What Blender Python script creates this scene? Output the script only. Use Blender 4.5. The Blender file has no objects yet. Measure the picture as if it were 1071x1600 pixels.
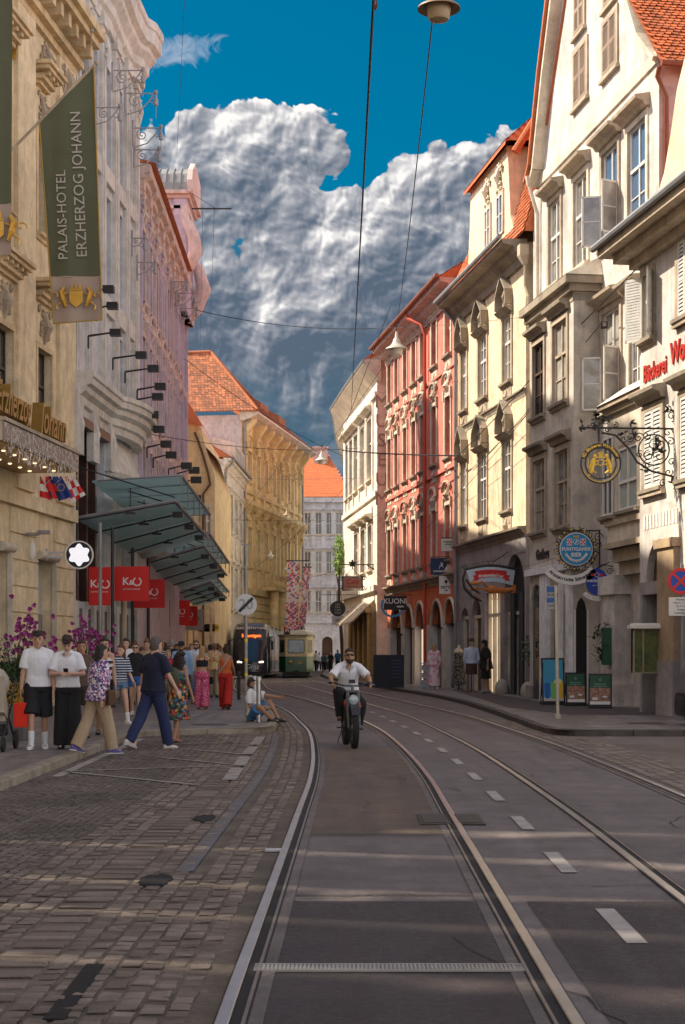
import bpy, math, random
from mathutils import Vector, Matrix, noise
R = math.radians
random.seed(7)
C = bpy.data.collections.new('place'); bpy.context.scene.collection.children.link(C)
bpy.context.view_layer.layer_collection.children['place'].exclude = True      # switched on again at the end; keeps lettering and bodies quick to evaluate
# ------------------------------------------------------------ camera
cd = bpy.data.cameras.new('camera'); cam = bpy.data.objects.new('camera', cd); C.objects.link(cam)
cam.location = (0, 0, 1.5); cam.rotation_euler = (R(90), 0, 0)
cd.sensor_width = 36; cd.sensor_fit = 'VERTICAL'; cd.sensor_height = 36; cd.lens = 2500/1600*36
cd.shift_y = (1022-800)/1600; cd.clip_start = .1; cd.clip_end = 3000
cd.dof.use_dof = True; cd.dof.focus_distance = 48; cd.dof.aperture_fstop = 18.0
bpy.context.scene.camera = cam
vs = bpy.context.scene.view_settings
vs.view_transform = 'Standard'; vs.look = 'None'; vs.gamma = 1; vs.exposure = 1.5
bpy.context.scene.cycles.max_bounces = 6
bpy.context.scene.cycles.diffuse_bounces = 4
bpy.context.scene.cycles.transparent_max_bounces = 12
bpy.context.scene.cycles.caustics_reflective = False
bpy.context.scene.cycles.caustics_refractive = False
SUN_EL, SUN_A = 45.5, 15.0          # elevation; degrees ahead of due left
S = Vector((-math.cos(R(SUN_A))*math.cos(R(SUN_EL)), math.sin(R(SUN_A))*math.cos(R(SUN_EL)), math.sin(R(SUN_EL))))
sl = bpy.data.lights.new('sun', 'SUN'); sl.energy = 3.1; sl.angle = R(.8); sl.color = (1, .87, .68)
so = bpy.data.objects.new('sun', sl); C.objects.link(so); so.rotation_euler = S.to_track_quat('Z', 'Y').to_euler()
# ------------------------------------------------------------ sky with cumulus
w = bpy.data.worlds.new('World'); bpy.context.scene.world = w; w.use_nodes = True
nt = w.node_tree; nt.nodes.clear()
def nd(t, **k):
    n = nt.nodes.new(t)
    for a, b in k.items(): setattr(n, a, b)
    return n
def ln(a, b): nt.links.new(a, b)
def mth(op, a, b=None, c=None, clamp=False):
    n = nd('ShaderNodeMath', operation=op); n.use_clamp = clamp
    for i, q in enumerate((a, b, c)):
        if q is None: continue
        if isinstance(q, (int, float)): n.inputs[i].default_value = q
        else: ln(q, n.inputs[i])
    return n.outputs[0]
def mixc(f, a, b, mode='MIX'):
    n = nd('ShaderNodeMix', data_type='RGBA', blend_type=mode)
    for i, q in ((0, f), (6, a), (7, b)):
        if isinstance(q, (int, float)): n.inputs[i].default_value = q
        elif isinstance(q, tuple): n.inputs[i].default_value = (*q, 1)
        else: ln(q, n.inputs[i])
    return n.outputs[2]
sky = nd('ShaderNodeTexSky', sky_type='NISHITA'); sky.sun_disc = False
sky.sun_elevation = R(SUN_EL); sky.sun_rotation = math.atan2(S.x, S.y); sky.air_density = 1; sky.dust_density = .6; sky.ozone_density = 2.2
tc = nd('ShaderNodeTexCoord'); sp = nd('ShaderNodeSeparateXYZ'); ln(tc.outputs['Generated'], sp.inputs[0])
yy = mth('MAXIMUM', sp.outputs[1], .05)
U = mth('DIVIDE', sp.outputs[0], yy); V = mth('DIVIDE', sp.outputs[2], yy)
cmb = nd('ShaderNodeCombineXYZ'); ln(U, cmb.inputs[0]); ln(V, cmb.inputs[1])
def noi(vec, scale, detail=8, rough=.55, dist=0, off=None):
    if off:
        a = nd('ShaderNodeVectorMath', operation='ADD'); ln(vec, a.inputs[0]); a.inputs[1].default_value = off; vec = a.outputs[0]
    n = nd('ShaderNodeTexNoise', noise_dimensions='2D'); n.inputs['Scale'].default_value = scale; n.inputs['Detail'].default_value = detail
    n.inputs['Roughness'].default_value = rough; n.inputs['Distortion'].default_value = dist; ln(vec, n.inputs['Vector']); return n.outputs['Fac']
P_ = cmb.outputs[0]
def billow(off=None, sc=17, det=4, rg=.54):
    vec = P_
    if off:
        a = nd('ShaderNodeVectorMath', operation='ADD'); ln(vec, a.inputs[0]); a.inputs[1].default_value = off; vec = a.outputs[0]
    nz = nd('ShaderNodeTexNoise', noise_dimensions='2D'); nz.inputs['Scale'].default_value = 26; nz.inputs['Detail'].default_value = 4; ln(vec, nz.inputs['Vector'])
    mx = nd('ShaderNodeVectorMath', operation='MULTIPLY_ADD'); ln(nz.outputs['Color'], mx.inputs[0]); mx.inputs[1].default_value = (.020,)*3; ln(vec, mx.inputs[2])
    v = nd('ShaderNodeTexVoronoi', feature='SMOOTH_F1', voronoi_dimensions='2D'); v.normalize = True; v.inputs['Scale'].default_value = sc; v.inputs['Detail'].default_value = det
    v.inputs['Roughness'].default_value = rg; v.inputs['Lacunarity'].default_value = 2.3; v.inputs['Smoothness'].default_value = .6
    ln(mx.outputs[0], v.inputs['Vector']); return v.outputs['Distance']
L0 = billow(None, 15, 1.0, .4); L1 = billow((-.011, .017, 0), 15, 1.0, .4); M0 = billow(None, 38, 1.5, .5); M1 = billow((-.0040, .0060, 0), 38, 1.5, .5); Q0 = billow(None, 95, 1.5, .5); Q1 = billow((-.0016, .0024, 0), 95, 1.5, .5)
n0 = noi(P_, 9, 9, .55, .0)
# ellipses in photo-like direction space: (cx, cy, rx, ry)
EL = [(360,400,85,70),(325,445,75,70),(420,395,130,75),(820,330,120,110),(560,380,120,90),(325,262,85,72),(420,250,105,70),(506,250,40,26),(360,360,150,110),(470,350,100,60),(440,470,200,110),(300,500,90,130),(640,330,85,72),(730,300,130,66),(700,430,150,110),(600,440,90,120),(470,520,240,120),(800,280,90,50)]
acc = None
for cx, cy, rx, ry in EL:
    a = mth('MULTIPLY_ADD', U, 2500/rx, -(cx-535.5)/rx); b = mth('MULTIPLY_ADD', V, 2500/ry, -(1022-cy)/ry)
    e = mth('SUBTRACT', 1, mth('ADD', mth('MULTIPLY', a, a), mth('MULTIPLY', b, b)))
    acc = e if acc is None else mth('MAXIMUM', acc, e)
dens = mth('ADD', acc, mth('MULTIPLY_ADD', L0, -3.6, 1.30)); dens = mth('ADD', dens, mth('MULTIPLY_ADD', n0, 1.3, -.60)); dens = mth('ADD', dens, mth('MULTIPLY_ADD', M0, -2.6, .80)); dens = mth('ADD', dens, mth('MULTIPLY_ADD', Q0, -1.2, .37))
mr = nd('ShaderNodeMapRange', interpolation_type='SMOOTHSTEP'); ln(dens, mr.inputs[0]); mr.inputs[1].default_value = -.04; mr.inputs[2].default_value = .12
mask = mr.outputs[0]
relief = mth('ADD', mth('MULTIPLY', mth('SUBTRACT', L1, L0), 1.15), mth('ADD', mth('MULTIPLY', mth('SUBTRACT', M1, M0), .95), mth('MULTIPLY', mth('SUBTRACT', Q1, Q0), .7)))
hgt = mth('MULTIPLY_ADD', V, 2500/330, -(1022-590)/330, clamp=True)      # pale heads, grey bases
thick = mth('MULTIPLY_ADD', dens, -.28, .80, clamp=True)
br = mth('ADD', mth('MULTIPLY', relief, 1.45), mth('MULTIPLY', mth('ADD', mth('MULTIPLY', hgt, .50), mth('MULTIPLY', thick, .36)), mth('MULTIPLY_ADD', n0, .9, .40)))
rmp = nd('ShaderNodeValToRGB'); ln(br, rmp.inputs[0]); el = rmp.color_ramp.elements
el[0].position = .05; el[0].color = (.10, .14, .20, 1); el[1].position = .95; el[1].color = (1.0, .97, .94, 1)
for p, c in ((.25, (.17, .205, .265)), (.48, (.31, .33, .38)), (.70, (.54, .54, .57))):
    q = el.new(p); q.color = (*c, 1)
# low grey-blue layer near the roofs
lowm = nd('ShaderNodeMapRange', interpolation_type='SMOOTHSTEP'); ln(mth('ADD', V, mth('MULTIPLY_ADD', n0, .10, -.05)), lowm.inputs[0])
lowm.inputs[1].default_value = .275; lowm.inputs[2].default_value = .205
n2 = noi(P_, 14, 7, .55, .2, (3, 1, 0))
lowc = mixc(mth('MULTIPLY_ADD', mth('ADD', n2, mth('MULTIPLY_ADD', V, -1.6, .20)), 2.8, -1.38, clamp=True), (.070, .125, .185), (.50, .52, .56))
skyc = mixc(1.0, sky.outputs[0], (.05, .66, .74), 'MULTIPLY')
skyl = mth('MULTIPLY_ADD', V, 1.0, 0, clamp=True)
bluesky = mixc(.55, mixc(1.0, skyc, (.0, .15, .15), 'MULTIPLY') , (.0, .108, .255))
bg = mixc(mth('MULTIPLY', lowm.outputs[0], .92), bluesky, lowc)
# thin wisp top left
a = mth('MULTIPLY_ADD', U, 2500/68, -(276-535.5)/68); b = mth('ADD', mth('MULTIPLY_ADD', V, 2500/26, -(1022-82)/26), mth('MULTIPLY', a, -.35))
wis = mth('SUBTRACT', 1, mth('ADD', mth('MULTIPLY', a, a), mth('MULTIPLY', b, b)))
wn_ = noi(P_, 60, 6, .6, 1.5); wis = mth('MULTIPLY', mth('ADD', wis, mth('ADD', mth('MULTIPLY_ADD', n0, 2.2, -1.3), mth('MULTIPLY_ADD', wn_, 4.0, -2.1))), .45, clamp=True)
bg = mixc(wis, bg, (.55, .60, .72))
fade = nd('ShaderNodeMapRange', interpolation_type='SMOOTHSTEP'); ln(mth('ADD', V, mth('MULTIPLY_ADD', n0, .12, -.06)), fade.inputs[0]); fade.inputs[1].default_value = .130; fade.inputs[2].default_value = .195
vis = mixc(mth('MULTIPLY', mth('MULTIPLY', mask, fade.outputs[0]), mth('GREATER_THAN', sp.outputs[1], .1)), bg, rmp.outputs[0])
front = mth('MULTIPLY', mth('GREATER_THAN', sp.outputs[1], .1), 1)
bg1 = nd('ShaderNodeBackground'); bg1.inputs[1].default_value = .36; ln(vis, bg1.inputs[0])
bw = nd('ShaderNodeRGBToBW'); ln(sky.outputs[0], bw.inputs[0])       # unseen sky behind and above, greyed and warmed to fill the shade
cg = mixc(1.0, bw.outputs[0], (1.16, 1.0, .90), 'MULTIPLY')
bg2 = nd('ShaderNodeBackground'); bg2.inputs[1].default_value = .15; ln(mixc(.72, sky.outputs[0], cg), bg2.inputs[0])
sm = nd('ShaderNodeMapRange', interpolation_type='SMOOTHSTEP'); ln(sp.outputs[1], sm.inputs[0]); sm.inputs[1].default_value = .45; sm.inputs[2].default_value = .8
ms = nd('ShaderNodeMixShader'); ln(sm.outputs[0], ms.inputs[0]); ln(bg2.outputs[0], ms.inputs[1]); ln(bg1.outputs[0], ms.inputs[2])
wo = nd('ShaderNodeOutputWorld'); ln(ms.outputs[0], wo.inputs[0])
w.cycles.sampling_method = 'MANUAL'; w.cycles.sample_map_resolution = 512
# ------------------------------------------------------------ helpers
def ev(o):
    bpy.context.scene.collection.objects.link(o); dg = bpy.context.evaluated_depsgraph_get(); me = bpy.data.meshes.new_from_object(o.evaluated_get(dg)); bpy.context.scene.collection.objects.unlink(o); return me
F_ = 2500.0; CX = 535.5; HY = 1022.0; HC = 1.5; KERB = .12
def P(x, y, s): return Vector(((x-CX)/s, F_/s, HC+(HY-y)/s))
def G(x, y, h=0.0): s = (y-HY)/(HC-h); return Vector(((x-CX)/s, F_/s, h))
class MB:
    def __init__(s): s.v = []; s.f = []; s.m = []; s.mi = 0
    def add(s, vs, fs, M=None):
        n = len(s.v)
        for p in vs:
            p = Vector(p)
            s.v.append(M @ p if M is not None else p)
        for f in fs: s.f.append([i+n for i in f]); s.m.append(s.mi)
        return s
    def box(s, x0, x1, y0, y1, z0, z1, M=None):
        return s.add([(x0,y0,z0),(x1,y0,z0),(x1,y1,z0),(x0,y1,z0),(x0,y0,z1),(x1,y0,z1),(x1,y1,z1),(x0,y1,z1)],
                     [(0,3,2,1),(4,5,6,7),(0,1,5,4),(1,2,6,5),(2,3,7,6),(3,0,4,7)], M)
    def bar(s, a, b, w, h=None, M=None):
        a = Vector(a); b = Vector(b); h = h or w; d = b-a; L = d.length
        if L < 1e-6: return s
        q = d.to_track_quat('Y', 'Z').to_matrix().to_4x4(); T = Matrix.Translation(a) @ q
        return s.box(-w/2, w/2, 0, L, -h/2, h/2, (M @ T) if M is not None else T)
    def tube(s, pts, r, n=8, M=None, cap=True):
        pts = [Vector(p) for p in pts]; k = len(pts)
        rs = r if isinstance(r, (list, tuple)) else [r]*k
        vs = []; fs = []; up = None
        for i, p in enumerate(pts):
            d = (pts[min(i+1, k-1)]-pts[max(i-1, 0)])
            if d.length < 1e-9: d = Vector((0, 0, 1))
            d.normalize()
            if up is None:
                up = Vector((0, 0, 1)) if abs(d.z) < .9 else Vector((1, 0, 0))
            a = d.cross(up); 
            if a.length < 1e-4: a = d.cross(Vector((1, .3, 0)))
            a.normalize(); b = a.cross(d); up = b
            for j in range(n):
                t = 2*math.pi*j/n; vs.append(p+a*math.cos(t)*rs[i]+b*math.sin(t)*rs[i])
        for i in range(k-1):
            for j in range(n):
                fs.append((i*n+j, i*n+(j+1) % n, (i+1)*n+(j+1) % n, (i+1)*n+j))
        if cap: fs.append(tuple(range(n))[::-1]); fs.append(tuple((k-1)*n+j for j in range(n)))
        return s.add(vs, fs, M)
    def cap(s, a, b, ra, rb=None, n=10, M=None):           # rounded tapered capsule
        rb = ra if rb is None else rb; a = Vector(a); b = Vector(b); d = (b-a)
        if d.length < 1e-6: d = Vector((0, 0, 1e-4))
        dn = d.normalized(); pts = []; rr = []
        for t in (-.98, -.75, -.4, 0): pts.append(a+dn*ra*t); rr.append(ra*math.sqrt(max(0, 1-t*t)))
        for t in (0, .4, .75, .98): pts.append(b+dn*rb*t); rr.append(rb*math.sqrt(max(0, 1-t*t)))
        return s.tube(pts, rr, n, M)
    def ell(s, c, r, n=12, m=8, M=None):
        vs = []; fs = []
        for i in range(m+1):
            t = math.pi*i/m
            for j in range(n):
                p = 2*math.pi*j/n; vs.append((c[0]+r[0]*math.sin(t)*math.cos(p), c[1]+r[1]*math.sin(t)*math.sin(p), c[2]+r[2]*math.cos(t)))
        for i in range(m):
            for j in range(n): fs.append((i*n+j, (i+1)*n+j, (i+1)*n+(j+1) % n, i*n+(j+1) % n))
        return s.add(vs, fs, M)
    def lathe(s, prof, n=20, M=None):
        vs = []; fs = []; k = len(prof)
        for r, z in prof:
            for j in range(n): t = 2*math.pi*j/n; vs.append((r*math.cos(t), r*math.sin(t), z))
        for i in range(k-1):
            for j in range(n): fs.append((i*n+j, i*n+(j+1) % n, (i+1)*n+(j+1) % n, (i+1)*n+j))
        fs.append(tuple(range(n))[::-1]); fs.append(tuple((k-1)*n+j for j in range(n)))
        return s.add(vs, fs, M)
    def prism(s, poly, z0, z1, M=None):
        n = len(poly); vs = [(x, y, z0) for x, y in poly]+[(x, y, z1) for x, y in poly]
        fs = [tuple(range(n))[::-1], tuple(range(n, 2*n))]+[(i, (i+1) % n, n+(i+1) % n, n+i) for i in range(n)]
        return s.add(vs, fs, M)
    def rings(s, rings, M=None, cap=True):                  # rings: list of equal-length point loops
        n = len(rings[0]); vs = [p for r in rings for p in r]; fs = []
        for i in range(len(rings)-1):
            for j in range(n): fs.append((i*n+j, i*n+(j+1) % n, (i+1)*n+(j+1) % n, (i+1)*n+j))
        if cap: fs.append(tuple(range(n))[::-1]); k = (len(rings)-1)*n; fs.append(tuple(k+j for j in range(n)))
        return s.add(vs, fs, M)
    def text(s, t, size, M, depth=.01, align='CENTER', sx=1.0, bold=0.0, shear=0.0, spacing=1.0):
        cu = bpy.data.curves.new('lettering', 'FONT'); cu.body = t; cu.size = size; cu.extrude = depth/2; cu.align_x = align; cu.align_y = 'CENTER'
        cu.resolution_u = 3; cu.offset = bold; cu.shear = shear; cu.space_character = spacing
        o = bpy.data.objects.new('lettering', cu); me = ev(o); vs = [(v.co.x*sx, v.co.y, v.co.z) for v in me.vertices]; fs = [tuple(p.vertices) for p in me.polygons]
        s.add(vs, fs, M); bpy.data.meshes.remove(me); bpy.data.objects.remove(o); bpy.data.curves.remove(cu); return s
    def build(s, name, mats, parent=None, smooth=False, local=False, loc=None, auto=None):
        off = Vector((0, 0, 0))
        if not local:
            q = parent
            while q is not None: off += Vector(q.location); q = q.parent
        if loc is not None: off += Vector(loc)
        me = bpy.data.meshes.new(name)
        me.from_pydata([tuple(v-off) if not local else tuple(v) for v in s.v], [], s.f)
        mats = mats if isinstance(mats, (list, tuple)) else [mats]
        for m in mats: me.materials.append(m)
        if len(mats) > 1:
            for p, i in zip(me.polygons, s.m): p.material_index = min(i, len(mats)-1)
        if smooth:
            for p in me.polygons: p.use_smooth = True
        me.update()
        o = bpy.data.objects.new(name, me); C.objects.link(o)
        if parent is not None: o.parent = parent
        if loc is not None: o.location = loc
        if smooth == 'auto':
            try: me.set_sharp_from_angle(angle=R(40))
            except Exception: pass
        return o
def tag(o, label=None, cat=None, group=None, kind=None):
    if label: o['label'] = label
    if cat: o['category'] = cat
    if group: o['group'] = group
    if kind: o['kind'] = kind
    return o
def empty(name, loc, label=None, cat=None, group=None, rz=0):
    o = bpy.data.objects.new(name, None); C.objects.link(o); o.location = loc; o.rotation_euler = (0, 0, rz); o.empty_display_size = .1
    return tag(o, label, cat, group)
def copy_tree(o, parent=None, loc=None, rz=None, label=None):
    c = o.copy(); C.objects.link(c)
    if parent is not None: c.parent = parent
    if loc is not None: c.location = loc
    if rz is not None: c.rotation_euler = (0, 0, rz)
    if label: c['label'] = label
    for ch in list(o.children): copy_tree(ch, c)
    return c
# ------------------------------------------------------------ materials
MATS = {}
def mat(name, col, rough=.75, var=.18, scale=1.2, bump=0.0, bscale=30, metal=0.0, streak=0.0, island=0.0, dark=None, spec=.4, trans=0, emit=None, coat=0):
    if name in MATS: return MATS[name]
    m = bpy.data.materials.new(name); m.use_nodes = True; t = m.node_tree; n = t.nodes; b = n['Principled BSDF']; L = t.links
    b.inputs['Roughness'].default_value = rough; b.inputs['Metallic'].default_value = metal; b.inputs['Specular IOR Level'].default_value = spec
    if coat: b.inputs['Coat Weight'].default_value = coat; b.inputs['Coat Roughness'].default_value = .05
    if trans: b.inputs['Transmission Weight'].default_value = trans
    if emit: b.inputs['Emission Color'].default_value = (*col, 1); b.inputs['Emission Strength'].default_value = emit
    tc = n.new('ShaderNodeTexCoord'); co = tc.outputs['Object']
    dk = dark or tuple(c*.55 for c in col)
    def mix(f, a, bb, mode='MIX'):
        x = n.new('ShaderNodeMix'); x.data_type = 'RGBA'; x.blend_type = mode
        for i, q in ((0, f), (6, a), (7, bb)):
            if isinstance(q, (int, float)): x.inputs[i].default_value = q
            elif isinstance(q, tuple): x.inputs[i].default_value = (*q, 1)
            else: L.new(q, x.inputs[i])
        return x.outputs[2]
    def noise_(sc, det=6, rg=.6, vec=None):
        x = n.new('ShaderNodeTexNoise'); x.inputs['Scale'].default_value = sc; x.inputs['Detail'].default_value = det; x.inputs['Roughness'].default_value = rg
        L.new(vec or co, x.inputs['Vector']); return x.outputs['Fac']
    def rng(v, a, bb, c=0, d=1):
        x = n.new('ShaderNodeMapRange'); L.new(v, x.inputs[0]); x.inputs[1].default_value = a; x.inputs[2].default_value = bb; x.inputs[3].default_value = c; x.inputs[4].default_value = d; return x.outputs[0]
    c = None
    if var > 0: c = mix(rng(noise_(scale), .35, .72, 0, var*2.2 if var < .45 else 1), col, dk)
    if streak > 0:
        mp = n.new('ShaderNodeMapping'); mp.inputs['Scale'].default_value = (3.2, 3.2, .25); L.new(co, mp.inputs[0])
        c = mix(rng(noise_(1.6, 7, .65, mp.outputs[0]), .5, .78, 0, streak), c if c is not None else col, tuple(q*.45 for q in col))
    if island > 0:
        g = n.new('ShaderNodeNewGeometry'); c = mix(rng(g.outputs['Random Per Island'], 0, 1, 0, island), c if c is not None else col, dk)
    if c is not None: L.new(c, b.inputs['Base Color'])
    else: b.inputs['Base Color'].default_value = (*col, 1)
    if bump > 0:
        bp = n.new('ShaderNodeBump'); bp.inputs['Strength'].default_value = bump; bp.inputs['Distance'].default_value = .02; L.new(noise_(bscale, 5, .6), bp.inputs['Height']); L.new(bp.outputs[0], b.inputs['Normal'])
    MATS[name] = m; return m
def nodes(m): return m.node_tree.nodes, m.node_tree.links, m.node_tree.nodes['Principled BSDF']
stone_grey = mat('stone_grey', (.36, .33, .29), .8, .25, 2, .3, 25)
stone_beige = mat('stone_beige', (.50, .42, .31), .8, .25, 2, .3, 25, streak=.35)
dark_metal = mat('dark_metal', (.025, .025, .028), .45, .2, 5)
iron = mat('wrought_iron', (.02, .017, .016), .5, .2, 5)
steel = mat('brushed_steel', (.45, .45, .46), .35, .2, 8, metal=.9)
zinc = mat('zinc_sheet', (.30, .31, .33), .5, .3, 2, metal=.4)
white_paint = mat('white_paint', (.74, .72, .68), .55, .12, 6)
black = mat('black', (.012, .012, .014), .5, .1, 8)
gold = mat('gold_leaf', (.72, .42, .08), .35, .25, 8, metal=.6)
white = mat('white_lacquer', (.8, .8, .8), .45, .05)
red = mat('red_board', (.62, .012, .010), .5, .06, 3)
copper = mat('copper_pipe', (.28, .09, .05), .5, .3, 3, metal=.3)
tile_m = mat('roof_tiles', (.68, .17, .05), .8, .22, 1.5, island=.55, dark=(.20, .075, .04), bump=.2)
tile_old = mat('old_roof_tiles', (.60, .21, .09), .85, .3, .8, island=.85, dark=(.14, .07, .045), bump=.2)
tile_flat = mat('ridge_tiles', (.52, .15, .06), .85, .3, 4, bump=.4, bscale=12)
asphalt = None
def glass(name, col, rough=.04, spec=.6):
    return mat(name, col, rough, .25, .6, spec=spec)
def pane_(name, a, c, sc=1.1):
    m = mat(name, a, .05, .5, sc, spec=.7, dark=c); n, L, b = nodes(m)
    tc = n.new('ShaderNodeTexCoord'); t = n.new('ShaderNodeTexNoise'); t.inputs['Scale'].default_value = .9; L.new(tc.outputs['Object'], t.inputs['Vector']); bp = n.new('ShaderNodeBump'); bp.inputs['Strength'].default_value = .25; bp.inputs['Distance'].default_value = .08; L.new(t.outputs['Fac'], bp.inputs['Height']); L.new(bp.outputs[0], b.inputs['Normal']); return m
gl_dark = pane_('window_glass', (.05, .052, .056), (.012, .012, .014))
gl_grey = pane_('curtained_glass', (.30, .28, .26), (.05, .048, .05), 1.6)
gl_pale = pane_('net_curtain_glass', (.44, .42, .39), (.16, .15, .15), 1.3)
gl_blue = glass('sky_reflection_glass', (.07, .14, .26))  # blue base colour stands in for reflected sky
GL = [gl_dark, gl_grey, gl_grey, gl_pale]
# ------------------------------------------------------------ facade frames
class Fac:
    def __init__(s, A, B, side):                # A near end, B far end (Vector xy); side +1 when the street is to the left of A->B
        s.A = Vector((A[0], A[1], 0)); s.B = Vector((B[0], B[1], 0)); d = s.B-s.A; s.L = d.length; s.D = d.normalized()
        s.N = Vector((-s.D.y, s.D.x, 0))*side
    def u(s, x):
        k = (x-CX)/F_; # A.x+u D.x = k (A.y+u D.y)
        return (k*s.A.y-s.A.x)/(s.D.x-k*s.D.y)
    def z(s, u, y): return HC+(HY-y)*(s.A.y+u*s.D.y)/F_
    def pt(s, u, z, o=0.0): p = s.A+s.D*u+s.N*o; return Vector((p.x, p.y, z))
    def box(s, mb, u0, u1, z0, z1, o0, o1):
        vs = [s.pt(u, z, o) for z in (z0, z1) for u, o in ((u0, o0), (u1, o0), (u1, o1), (u0, o1))]
        mb.add(vs, [(0,3,2,1),(4,5,6,7),(0,1,5,4),(1,2,6,5),(2,3,7,6),(3,0,4,7)])
    def prof(s, mb, u0, u1, pr):                # pr: [(o,z)...] closed profile swept along the wall
        n = len(pr); vs = [s.pt(u, z, o) for u in (u0, u1) for o, z in pr]
        mb.add(vs, [tuple(range(n)), tuple(range(n, 2*n))[::-1]]+[(i, n+i, n+(i+1) % n, (i+1) % n) for i in range(n)])
    def out(s, mb, pts, o0, o1):                # outline in the wall plane extruded
        n = len(pts); vs = [s.pt(u, z, o) for o in (o0, o1) for u, z in pts]
        mb.add(vs, [tuple(range(n)), tuple(range(n, 2*n))[::-1]]+[(i, n+i, n+(i+1) % n, (i+1) % n) for i in range(n)])
    def shift(s, o):
        a = s.A+s.N*o; b = s.B+s.N*o; f = Fac(a, b, 1); f.N = s.N; return f
    def M(s, u, z, o=0.0, flip=False):          # text frame on the wall
        return None
def fx(xv, k, xa, xb, side):                    # facade from photo columns: scale s = k*|x-xv|
    def q(x): sc = k*abs(x-xv); return ((x-CX)/sc, F_/sc)
    return Fac(q(xa), q(xb), side)
def wall(mb, F, u0, u1, z0, z1, holes=(), rev=.2, o=0.0):
    us = sorted({u0, u1, *[min(max(h[0], u0), u1) for h in holes], *[min(max(h[1], u0), u1) for h in holes]})
    zs = sorted({z0, z1, *[h[2] for h in holes], *[h[3] for h in holes]})
    for i in range(len(us)-1):
        for j in range(len(zs)-1):
            uc = (us[i]+us[i+1])/2; zc = (zs[j]+zs[j+1])/2
            if any(h[0] < uc < h[1] and h[2] < zc < h[3] for h in holes): continue
            mb.add([F.pt(us[i], zs[j], o), F.pt(us[i+1], zs[j], o), F.pt(us[i+1], zs[j+1], o), F.pt(us[i], zs[j+1], o)], [(0,1,2,3)])
    for h in holes:
        a, b, c, d = h[:4]; arch = len(h) > 4 and h[4]
        if arch:
            r = (b-a)/2; ry = min(r, d-c) if h[4] is True else h[4]; zc = d-ry; n = 14; arc = [((a+b)/2-r*math.cos(math.pi*i/n), zc+ry*math.sin(math.pi*i/n)) for i in range(n+1)]
            for i in range(n):
                (ua, za), (ub, zb) = arc[i], arc[i+1]
                mb.add([F.pt(ua, za, o), F.pt(ub, zb, o), F.pt(ub, d, o), F.pt(ua, d, o)], [(0,1,2,3)])
                mb.add([F.pt(ua, za, o), F.pt(ub, zb, o), F.pt(ub, zb, o-rev), F.pt(ua, za, o-rev)], [(0,3,2,1)])
        else:
            zc = d; mb.add([F.pt(a, d, o), F.pt(b, d, o), F.pt(b, d, o-rev), F.pt(a, d, o-rev)], [(0,3,2,1)])
        mb.add([F.pt(a, c, o), F.pt(a, zc, o), F.pt(a, zc, o-rev), F.pt(a, c, o-rev)], [(0,3,2,1)])
        mb.add([F.pt(b, c, o), F.pt(b, zc, o), F.pt(b, zc, o-rev), F.pt(b, c, o-rev)], [(0,1,2,3)])
        mb.add([F.pt(a, c, o), F.pt(b, c, o), F.pt(b, c, o-rev), F.pt(a, c, o-rev)], [(0,1,2,3)])
def body(mb, F, u0, u1, z0, z1, d, front=False, o=0.0):       # the other sides of a building block
    a, b, c, e = [(F.pt(u0, 0, o)), (F.pt(u1, 0, o)), (F.pt(u1, 0, -d)), (F.pt(u0, 0, -d))]
    def q(p, r): mb.add([(p.x,p.y,z0),(r.x,r.y,z0),(r.x,r.y,z1),(p.x,p.y,z1)], [(0,1,2,3)])
    q(b, c); q(c, e); q(e, a)
    if front: q(a, b)
    mb.add([(p.x, p.y, z1) for p in (a, b, c, e)], [(0,1,2,3)])
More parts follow.
